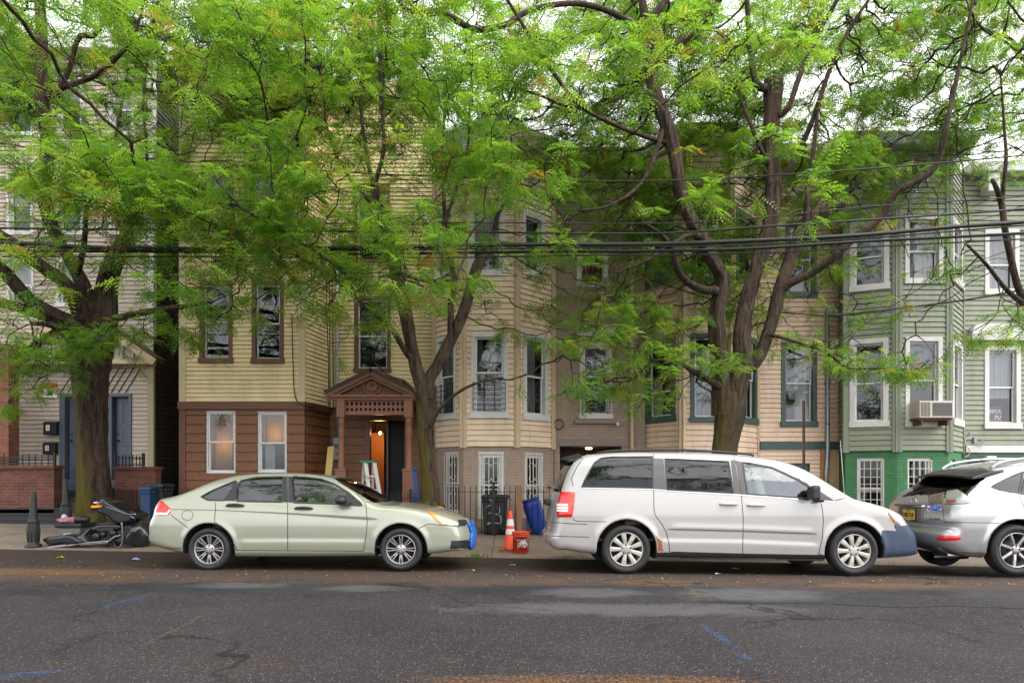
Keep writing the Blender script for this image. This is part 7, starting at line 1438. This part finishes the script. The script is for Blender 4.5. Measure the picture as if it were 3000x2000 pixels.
def bins():
    Y = 14.66; g = ground(0, Y); BB = M('bin_black', (.009, .009, .010), .5, var=.3, dirt=.25, dirtcol=(.06, .055, .05)); b = wheelie(PX(1413, Y), PX(1487, Y), PZ(1448, Y), Y, g, BB, 'black wheeled bin with white painted scrawl behind the iron fence', 0, .5, 'bins in the front yards')
    GW = M('scrawl_white', (.55, .55, .6), .7); yy = Y-.252
    for pts in (((1424, 1484), (1440, 1478)), ((1432, 1503), (1440, 1501), (1446, 1503), (1456, 1506), (1462, 1502), (1464, 1494), (1462, 1486), (1457, 1482)), ((1458, 1508), (1466, 1512), (1468, 1524), (1466, 1532), (1460, 1534), (1457, 1531)), ((1428, 1532), (1432, 1529), (1434, 1533), (1430, 1536), (1428, 1532)), ((1436, 1532), (1446, 1532), (1457, 1531)), ((1443, 1462), (1447, 1458), (1451, 1461)), ((1434, 1466), (1438, 1462), (1440, 1472))):
        mb = MB(); mb.tube(catmull([P(a, c, yy) for a, c in pts], sub=5), .008, 5); mb.build('painted_scrawl', GW, b)
    Y = 14.75; g = ground(.4, Y); BL = M('bin_blue', (.006, .035, .26), .45, var=.25, dirt=.2, dirtcol=(.01, .02, .06)); root = thing('wheeled_bin', 'leaning blue recycling bin crumpled against the iron fence', 'recycling bin', (PX(1570, Y), Y, g), 'bins in the front yards')
    prof = [(1531, 1469, 1576, 1457), (1533, 1490, 1584, 1470), (1543, 1520, 1594, 1505), (1554, 1548, 1599, 1530), (1566, 1562, 1598, 1556), (1573, 1568, 1592, 1567)]; vs = []; n = 20; mb = MB(); mb.smooth = True
    for i, (l, yl, r_, yr) in enumerate(prof):
        for j in range(n):
            a = 2*math.pi*j/n; cx = (l+r_)/2; t = math.copysign(abs(math.cos(a))**.5, math.cos(a)); d = math.copysign(abs(math.sin(a))**.5, math.sin(a)); px = cx+(r_-l)/2*t; py = lerp(yl, yr, (t+1)/2); p = P(px, py, Y); fold = 1+.05*math.sin(a*6+i*.3); vs.append((p.x, Y+.26*d*fold*(1-.06*i), p.z))
    mb.add(vs, [(i*n+j, (i+1)*n+j, (i+1)*n+(j+1)%n, i*n+(j+1)%n) for i in range(len(prof)-1) for j in range(n)]+[tuple(range((len(prof)-1)*n, len(prof)*n))]); o = mb.build('body', BL, root, recalc=True); sm = o.modifiers.new('thick', 'SOLIDIFY'); sm.thickness = .02
    mb = MB(); mb.tube([vs[j] for j in list(range(n))+[0]], .022, 6); mb.build('rim', BL, root)
    mb = MB(); mb.add([vs[j] for j in range(n)], [tuple(range(n))[::-1]]); mb.v = [(v[0], v[1], v[2]-.03) for v in mb.v]; mb.build('contents', M('bin_litter', (.02, .035, .03), .8, var=.6, scale=20), root)
    Y = 14.9; g = ground(-7.6, Y); BT = M('bin_dark_teal', (.009, .016, .024), .5, var=.3); wheelie(PX(457, Y), PX(492, Y), PZ(1416, Y), Y, g, BT, 'dark teal wheeled bin behind the pale green sedan', 0, .5, 'bins in the front yards')
    Y = 14.6; wheelie(PX(424, Y), PX(455, Y), PZ(1424, Y), Y, ground(-7.8, Y), M('bin_mid_blue', (.008, .035, .10), .5, var=.3), 'narrow blue recycling bin beside the red brick wall', 0, .45, 'bins in the front yards')
bins()
def ladder():
    Y = 14.75; g = ground(-3, Y); root = thing('step_ladder', 'aluminium step ladder with a green top standing open before the porch', 'ladder', (PX(1085, Y), Y, g)); AL = M('ladder_alu', (.58, .55, .52), .5, .2, dirt=.3); GR = M('ladder_green', (.012, .13, .07), .5)
    zt = PZ(1352, Y); tl, tr = PX(1066, Y), PX(1098, Y); bl, br = PX(1082, Y), PX(1146, Y)
    mb = MB(); mb.obox(((tl+tr)/2-.02, Y+.02, zt), ((tr-tl)/2+.05, 0, 0), (0, .11, 0), (0, 0, .03)); mb.build('top_cap', GR, root, .01)
    fl = [((tl+.05, Y-.06, zt-.02), (PX(1104, Y), Y-.35, g)), ((tr, Y-.06, zt-.02), (PX(1140, Y), Y-.35, g))]; bk = [((tl-.02, Y+.08, zt-.02), (PX(1038, Y), Y+.55, g)), ((tr-.06, Y+.08, zt-.02), (PX(1076, Y), Y+.55, g))]
    for a, b in fl: mb = MB(); mb.bar(a, b, .08, .035); mb.build('front_rail', AL, root)
    for a, b in bk: mb = MB(); mb.bar(a, b, .05, .03); mb.build('rear_rail', AL, root)
    for k in range(1, 5):
        t = k/5; a = Vector(fl[0][0]).lerp(Vector(fl[0][1]), t); b = Vector(fl[1][0]).lerp(Vector(fl[1][1]), t); mb = MB(); mb.obox((a+b)/2, (b-a)/2, (0, .05, 0), (0, 0, .012)); mb.build('step', AL, root)
    for t in (.25, .6): a = Vector(bk[0][0]).lerp(Vector(bk[0][1]), t); b = Vector(bk[1][0]).lerp(Vector(bk[1][1]), t); mb = MB(); mb.bar(a, b, .022); mb.build('brace', AL, root)
    a = Vector(fl[0][0]).lerp(Vector(fl[0][1]), .35); b = Vector(bk[0][0]).lerp(Vector(bk[0][1]), .35); mb = MB(); mb.bar(a, b, .018); mb.build('spreader', AL, root)
ladder()
Y = 15.3; mb = MB(); a, b = P(970, 1308, Y+1.0), P(948, 1440, Y); b.z = ground(b.x, Y); t = (a-b).normalized(); s_ = t.cross(Vector((0, 1, 0))).normalized(); mb.obox((a+b)/2, s_*.075, s_.cross(t)*.022, (a-b)/2); solo(mb, 'timber_plank', M('fresh_timber', (.50, .36, .13), .7, var=.25, scale=10, stretch=(6, 6, .5)), 'fresh yellow timber plank leaning against the brown shingles', 'plank')
Y = 15.0; mb = MB(); a, b = P(1214, 1378, Y), P(1222, 1470, Y); mb.obox((a+b)/2, (.05, 0, 0), (0, .05, 0), (a-b)/2); mb.lathe(tuple(a), [(.03, 0), (.05, .02), (.05, .05), (.0, .07)], 10); solo(mb, 'rolled_tarp', M('tarp_blue', (.01, .05, .16), .5, var=.4, bmp=.5), 'rolled dark blue tarp stood against the right porch pedestal', 'tarp')
def meter():
    Y = 16.9; x0, x1 = PX(980, Y), PX(999, Y); z0, z1 = PZ(1347, Y), PZ(1282, Y); root = thing('electricity_meter', 'grey electric meter box on the brown shingles left of the porch', 'meter box', ((x0+x1)/2, Y, z0)); mb = MB(); mb.box(x0, x1, Y-.14, Y+.02, z0, z1); mb.build('case', M('meter_grey', (.20, .24, .235), .5, .2), root, .01)
    mb = MB(); mb.lathe(((x0+x1)/2+.01, Y-.14, lerp(z0, z1, .62)), [(.05, .0), (.06, -.02), (.05, -.06), (.001, -.07)], 20, 'Y'); mb.build('dial', GLS, root); mb = MB(); mb.lathe(((x0+x1)/2+.02, Y-.141, lerp(z0, z1, .28)), [(.035, .0), (.03, -.01), (.001, -.012)], 12, 'Y'); mb.build('pink_tag', M('tag_pink', (.5, .06, .12), .5), root)
    xp = PX(987, 16.9); mb = MB(); mb.tube([(xp, 16.9, PZ(600, 16.9)), (xp, 16.9, PZ(1130, 16.9)), (xp, 16.9, PZ(1285, 16.9))], .032, 10); solo(mb, 'conduit_pipe', GALV, 'grey vertical conduit on the cream yellow siding left of the porch', 'pipe')
    mb = MB(); Yw = 16.2
    for k, (a, b) in enumerate(((955, 962), (964, 966), (972, 976))): mb.tube(catmull([P(a, 720, Yw+.3), P(a+2, 900, Yw+.35), P(b, 1050, Yw+.3), P(b+1, 1190, Yw+.3)], sub=5), .011, 5)
    mb.tube(catmull([P(855, 920, 15.75), P(859, 1080, 15.75), P(866, 1165, 15.75), P(893, 1188, 15.72), P(930, 1192, 16.2)], sub=5), .012, 5); solo(mb, 'wall_cables', BLK, 'black cables running down the angled cream yellow siding', 'cable')
meter()
Y = 12.6; mb = MB(); x = PX(2354, Y); zt = PZ(1172, Y); g = ground(x, Y); mb.prism([(x-.028, Y-.012), (x-.012, Y+.012), (x+.012, Y+.012), (x+.028, Y-.012), (x+.018, Y-.012), (x+.008, Y+.004), (x-.008, Y+.004), (x-.018, Y-.012)], g, zt, 'XY'); solo(mb, 'sign_post', M('rusty_post', (.075, .05, .025), .7, .4, .4), 'bare rusty channel sign post behind the white minivan', 'post')
# fallen motorcycle
def motorcycle():
    Y = 11.72; K = lambda l: [(100+x/6.533, 1430+y/6.533) for x, y in l]; Q = lambda x, y, d=0: P(100+x/6.533, 1430+y/6.533, Y+d); g = ground(-7, Y); root = thing('motorcycle', 'black touring motorcycle lying toppled at the kerb behind the sedan', 'motorcycle', tuple(Q(1100, 1180))); BG = M('gloss_black', (.006, .006, .009), .3, 0, coat=.5); CH = M('pipe_chrome', (.22, .22, .24), .25, 1, dirt=.6); MG = M('engine_grey', (.035, .035, .04), .35, .7, var=.7, scale=30)
    def slab(name, l, d0, d1, mat, bev=.025, parent=None):
        pl = [(PX(a, Y), PZ(b, Y)) for a, b in K(l)]; mb = MB(); mb.prism(pl, Y+d0, Y+d1); return mb.build(name, mat, parent or root, bev)
    slab('rear_fender', [(150, 970), (280, 925), (560, 890), (640, 900), (860, 950), (850, 1050), (700, 1065), (400, 1095), (290, 1090)], -.05, .42, BG, .05)
    slab('saddlebag', [(590, 900), (700, 870), (860, 900), (960, 960), (1060, 1010), (860, 1060), (640, 1040)], -.16, .05, BG, .05)
    slab('fuel_tank', [(1010, 890), (1130, 760), (1240, 705), (1420, 690), (1620, 690), (1690, 720), (1640, 790), (1400, 800), (1200, 810), (1090, 880)], -.05, .34, BG, .07)
    slab('engine', [(1080, 860), (1300, 800), (1620, 800), (1690, 900), (1600, 930), (1450, 1000), (1090, 1030), (1040, 960)], -.02, .36, MG, .03)
    for cx, cy, r_ in ((1190, 920, .075), (1330, 880, .05), (1520, 860, .06)):
        mb = MB(); mb.lathe(Q(cx, cy, -.03), [(r_, .03), (r_, -.02), (r_*.8, -.045), (r_*.3, -.05), (.001, -.05)], 20, 'Y'); mb.build('engine_cover', MG, root)
    for k in range(5): slab('cooling_fin', [(1250, 760+k*12), (1560, 750+k*14), (1560, 756+k*14), (1250, 766+k*12)], -.07, .30, CH if k % 2 else MG, .0)
    for l, r0 in (([(240, 1160), (290, 1135), (690, 1090), (820, 1068)], .035), ([(700, 1092), (860, 1062), (1200, 1030), (1440, 1012)], .026), ([(860, 1085), (1200, 1055), (1420, 1035)], .022), ([(1440, 1012), (1540, 930), (1660, 900)], .02), ([(1680, 650), (1690, 850), (1690, 1040), (1630, 1150)], .018)):
        mb = MB(); mb.tube(catmull([Q(a, b, -.1 if r0 > .021 else -.12) for a, b in l], sub=6), r0, 10); mb.build('exhaust_pipe' if r0 > .019 else 'crash_bar', CH, root)
    slab('side_fairing_panel', [(870, 930), (1000, 870), (1140, 760), (1150, 770), (1030, 900), (1080, 1010), (870, 1030)], -.12, .0, M('silver_panel', (.10, .105, .12), .4, .5, dirt=.4), .02)
    f = slab('fairing', [(1200, 370), (1230, 330), (1300, 230), (1400, 205), (1500, 280), (1700, 390), (1900, 480), (1950, 500), (1940, 590), (1880, 640), (1700, 680), (1560, 640), (1500, 560), (1380, 500), (1280, 480)], -.10, .45, BG, .06)
    mb = MB(); mb.tube(catmull([Q(1365, 350, -.12), Q(1600, 425, -.12), Q(1780, 490, -.12), Q(1950, 500, -.12)], sub=5), .012, 6); mb.build('fairing_trim', CH, f)
    slab('indicator', [(1200, 320), (1360, 318), (1368, 360), (1200, 368)], -.17, -.06, M('amber_glow', (.85, .28, .01), .25), .01); slab('clear_lamp', [(1200, 258), (1260, 255), (1262, 282), (1200, 284)], -.10, -.02, WHITEL, .01)
    mb = MB(); mb.ball(Q(1390, 240, .05), (.09, .12, .06)); mb.build('instrument_pod', BG, root)
    mb = MB(); mb.tube(catmull([Q(1760, 480, .05), Q(1830, 520, -.1), Q(1900, 560, -.15), Q(1930, 600, -.1)], sub=5), .015, 6); mb.tube(catmull([Q(1700, 470, .1), Q(1850, 450, 0), Q(1950, 490, -.1)], sub=5), .012, 6); mb.build('handlebar', CH, root)
    def whl(cx, cy, r_, d):
        c = Q(cx, cy, d); mb = MB(); mb.lathe(c, [(r_*.62, -.05), (r_*.7, -.075), (r_*.92, -.07), (r_, -.03), (r_, .03), (r_*.92, .07), (r_*.7, .075), (r_*.62, .05)], 36, 'Y'); w = mb.build('wheel', RUB, root); mb = MB(); mb.lathe(c, [(r_*.64, -.04), (r_*.58, -.02), (.07, -.03), (.05, -.07), (.001, -.07)], 30, 'Y'); mb.build('rim', MG, w)
    whl(1660, 1010, .20, .05); whl(900, 1085, .125, .2)
    slab('radiator_cowl', [(1700, 700), (1870, 690), (1880, 1050), (1850, 1180), (1700, 1190), (1720, 900)], -.02, .3, BPL, .04)
    slab('seat', [(1140, 700), (1260, 660), (1480, 650), (1580, 660), (1560, 690), (1240, 705)], .02, .34, M('seat_black', (.02, .02, .022), .6), .03)
motorcycle()
def bag(name, c, r, mat, label, cat, seed, group=None):
    rg = np.random.default_rng(seed); mb = MB(); mb.smooth = True; n, m = 26, 16; vs = []; ph = rg.uniform(0, 6, 6)
    for i in range(m+1):
        th = math.pi*i/m
        for j in range(n): a = 2*math.pi*j/n; q = 1+.10*math.sin(3*a+ph[0]+th*2)+.08*math.sin(5*a+ph[1]-th*3)+.06*math.sin(9*a+ph[2]+th*5)+rg.uniform(-.03, .03); vs.append((c[0]+r[0]*q*math.sin(th)**.8*math.cos(a), c[1]+r[1]*q*math.sin(th)**.8*math.sin(a), c[2]-r[2]*math.cos(th)*(1+.08*math.sin(4*a+ph[3]))))
    mb.add(vs, [(i*n+j, i*n+(j+1)%n, (i+1)*n+(j+1)%n, (i+1)*n+j) for i in range(m) for j in range(n)]); return solo(mb, name, mat, label, cat, group)
BAGM = M('bin_bag', (.014, .014, .016), .28, coat=.5, bmp=.6, bscale=14)
Y = 11.9; bag('rubbish_bag', P(405, 1563, Y), (.24, .25, .25), BAGM, 'crumpled black rubbish bag between the motorcycle and the sedan', 'bag', 3)
def crate():
    Y = 12.3; g = ground(-7.9, Y); x0, x1 = PX(186, Y), PX(258, Y); zt = PZ(1535, Y); root = thing('storage_tub', 'grey storage tub with black lid and pink cloth behind the motorcycle', 'tub', ((x0+x1)/2, Y, g)); mb = MB(); mb.prism([(x0+.05, g), (x1-.05, g), (x1-.01, zt-.03), (x0+.01, zt-.03)], Y-.2, Y+.2); mb.build('tub', M('tub_grey', (.14, .135, .12), .5, var=.3), root, .03)
    mb = MB(); mb.box(x0-.02, x1+.02, Y-.23, Y+.23, zt-.05, zt+.03); mb.build('lid', BPL, root, .02)
    mb = MB(); mb.obox(((x0+x1)/2-.02, Y-.2, zt-.18), (.07, 0, 0), (0, .004, 0), (0, 0, .035)); mb.build('label_patch', M('label_grey', (.4, .4, .44), .6), root)
    c = P(212, 1524, Y); bag('pink_cloth', (c.x, Y-.05, zt+.075), (.20, .15, .055), M('cloth_pink', (.34, .12, .16), .85, var=.8, scale=16), 'crumpled pink cloth lying on the storage tub', 'cloth', 9)
    mb = MB(); p = P(238, 1527, Y-.1); p.z = zt+.03; mb.tube([(p.x-.09, Y-.12, zt+.09), (p.x+.14, Y-.10, zt+.09)], [.055, .05], 10); solo(mb, 'dark_bundle', BPL, 'small black bundle beside the pink cloth on the tub', 'bundle')
    c = P(193, 1518, Y); bag('white_wrapper', (c.x, Y-.05, zt+.10), (.05, .05, .08), M('wrapper_white', (.45, .43, .5), .6), 'crumpled white wrapper by the pink cloth on the tub', 'wrapper', 12)
crate()
# overhead cables
def cable(pts, r, label, Y=11.6):
    p = catmull([P(a, b, Y) for a, b in pts], sub=6); base = Vector(p[0]); mb = MB(); mb.tube([Vector(q)-base for q in p], r, 6); o = mb.build('overhead_cable', BLK); o.location = base; WLOC[o.name] = base; tag(o, label, 'cable', 'black cables strung along the street')
cable([(-500, 395), (0, 420), (155, 442), (900, 498), (1400, 521), (1900, 530), (2400, 505), (3000, 455), (3600, 390)], .013, 'thin overhead cable highest of the strung lines')
cable([(-500, 630), (0, 650), (700, 655), (1300, 652), (1900, 655), (2200, 640), (2550, 605), (3000, 575), (3600, 520)], .010, 'thin overhead cable second from the top of the bundle')
cable([(-500, 655), (0, 668), (700, 675), (1300, 679), (1900, 684), (2259, 662), (2600, 640), (3000, 612), (3600, 560)], .018, 'overhead cable third from the top of the bundle')
cable([(-500, 702), (0, 710), (350, 727), (900, 728), (1500, 717), (1900, 715), (2150, 707), (2500, 690), (2800, 664), (3000, 650), (3600, 600)], .036, 'thickest overhead cable running through the tree crowns', 11.5)
cable([(-500, 712), (0, 722), (350, 733), (1000, 734), (1600, 726), (1900, 722), (2200, 716), (2550, 697), (3000, 660), (3600, 612)], .013, 'thin cable lashed just under the thickest overhead cable', 11.5)
cable([(-500, 726), (0, 734), (600, 738), (1070, 744), (1500, 738), (1900, 735), (2200, 728), (2550, 706), (3000, 683), (3600, 640)], .026, 'second thickest overhead cable below the thickest one', 11.65)
cable([(-500, 745), (0, 752), (600, 752), (1200, 756), (1700, 748), (1950, 748), (2300, 738), (2600, 720), (3000, 700), (3600, 660)], .013, 'lowest thin overhead cable of the main bundle', 11.65)
cable([(2428, 925), (2560, 912), (2765, 887), (2880, 870), (3000, 848), (3600, 740)], .020, 'black service drop cable rising to the right from the mast', 13.5)
cable([(1850, 800), (2000, 850), (2200, 905), (2420, 925)], .014, 'black service drop cable sagging toward the mast from the left', 14.5)
cable([(2450, 1010), (2600, 905), (2780, 800), (3050, 700)], .008, 'thin cable slanting up across the sage green bay', 14)
# litter along the gutter, leaf bits on road and pavement
def litter():
    rg = np.random.default_rng(5); V = []; T = []
    def put(x, y, s, z0=.006):
        a = rg.uniform(0, 6.28); u = np.array([math.cos(a), math.sin(a), rg.uniform(-.25, .25)])*s; w = np.array([-math.sin(a), math.cos(a), rg.uniform(-.25, .25)])*s*rg.uniform(.35, .8); c = np.array([x, y, ground(x, y)+z0+s*.25]); V.extend([c-u, c-w, c+u, c+w]); T.append(rg.random())
    for _ in range(5200):
        k = rg.random(); x = rg.uniform(-11, 10)
        if k < .42: y = 8.6+abs(rg.normal(0, .5)) if rg.random() < .5 else rg.uniform(9.3, 11.3)
        elif k < .62: y = 11.28-abs(rg.normal(0, .12))
        elif k < .9: y = rg.uniform(11.5, 14.2)
        else: y = rg.uniform(4.2, 8.6)
        put(x, y, rg.uniform(.006, .020) if y > 8 else rg.uniform(.004, .009))
    m, nt, b, o = mat_base('litter_leaf'); a = NN(nt, 'Attribute', attribute_name='tone'); nt.links.new(ramp(nt, a.outputs['Fac'], [(0, (.05, .02, .01)), (.35, (.16, .06, .02)), (.7, (.34, .15, .03)), (.88, (.42, .28, .05)), (.95, (.14, .22, .03)), (1, (.4, .38, .34))]), b.inputs['Base Color']); b.inputs['Roughness'].default_value = .8
    o = npmesh('leaf_litter', np.array(V), np.arange(len(V)).reshape(-1, 4), m, None, False, T); tag(o, 'orange and brown leaf bits scattered over gutter and pavement', 'leaf litter', None, 'stuff')
    for px, py, w, h, col, lb in ((395, 1641, .13, .05, (.22, .22, .40), 'pale violet paper scrap in the gutter behind the sedan'), (178, 1609, .11, .05, (.28, .5, .01), 'lime green plastic piece under the motorcycle exhaust'), (1502, 1645, .10, .04, (.05, .32, .42), 'turquoise wrapper in the gutter beside the orange bucket'), (2105, 1682, .07, .03, (.62, .58, .56), 'small white paper scrap on the road below the minivan'), (1383, 1672, .07, .03, (.36, .40, .04), 'yellow green leaf scrap on the road right of the sedan'), (2075, 1650, .16, .08, (.5, .45, .45), 'crumpled clear wrapper under the white minivan'), (2155, 1655, .12, .03, (.6, .58, .56), 'flat white paper under the middle of the minivan')):
        Yq = 9.0
        for _ in range(12):
            x = PX(px, Yq); Yq = (CAMZ-ground(x, Yq))*FPX/(py-HZ)
        x = PX(px, Yq); z = ground(x, Yq); mb = MB(); n = 5; vs = []
        for i in range(n):
            for j in range(n): vs.append((x+w*(i/(n-1)-.5)+rg.uniform(-.01, .01), Yq+w*.6*(j/(n-1)-.5), z+.008+h*rg.uniform(.05, .8)*(1-abs(i-2)/3)))
        mb.add(vs, [(i*n+j, (i+1)*n+j, (i+1)*n+j+1, i*n+j+1) for i in range(n-1) for j in range(n-1)]); solo(mb, 'litter', M('litter_'+str(px), col, .6), lb, 'litter')
    # weeds at the kerb
    V = []; T = []
    for cx, cy, k in ((PX(1650, 11.3), 11.3, 60), (PX(1398, 11.36), 11.36, 40), (PX(1480, 12.2), 12.2, 14), (PX(1870, 11.3), 11.3, 40), (PX(2590, 11.3), 11.3, 30)):
        for _ in range(k):
            x, y = cx+rg.normal(0, .10), cy+rg.normal(0, .03); a = rg.uniform(0, 6.28); L = rg.uniform(.04, .11); z = ground(x, 11.31 if y < 11.33 else y); u = np.array([math.cos(a), math.sin(a), 0]); c = np.array([x, y, z]); s_ = np.array([-u[1], u[0], 0])*.012; V.extend([c, c+u*L*.5+s_+[0, 0, L*.5], c+u*L+[0, 0, L*.75], c+u*L*.5-s_+[0, 0, L*.5]]); T.append(rg.uniform(.2, .8))
    o = npmesh('kerb_weeds', np.array(V), np.arange(len(V)).reshape(-1, 4), LEAF, None, False, T); tag(o, 'small green weeds sprouting along the kerb', 'weeds', None, 'stuff')
litter()
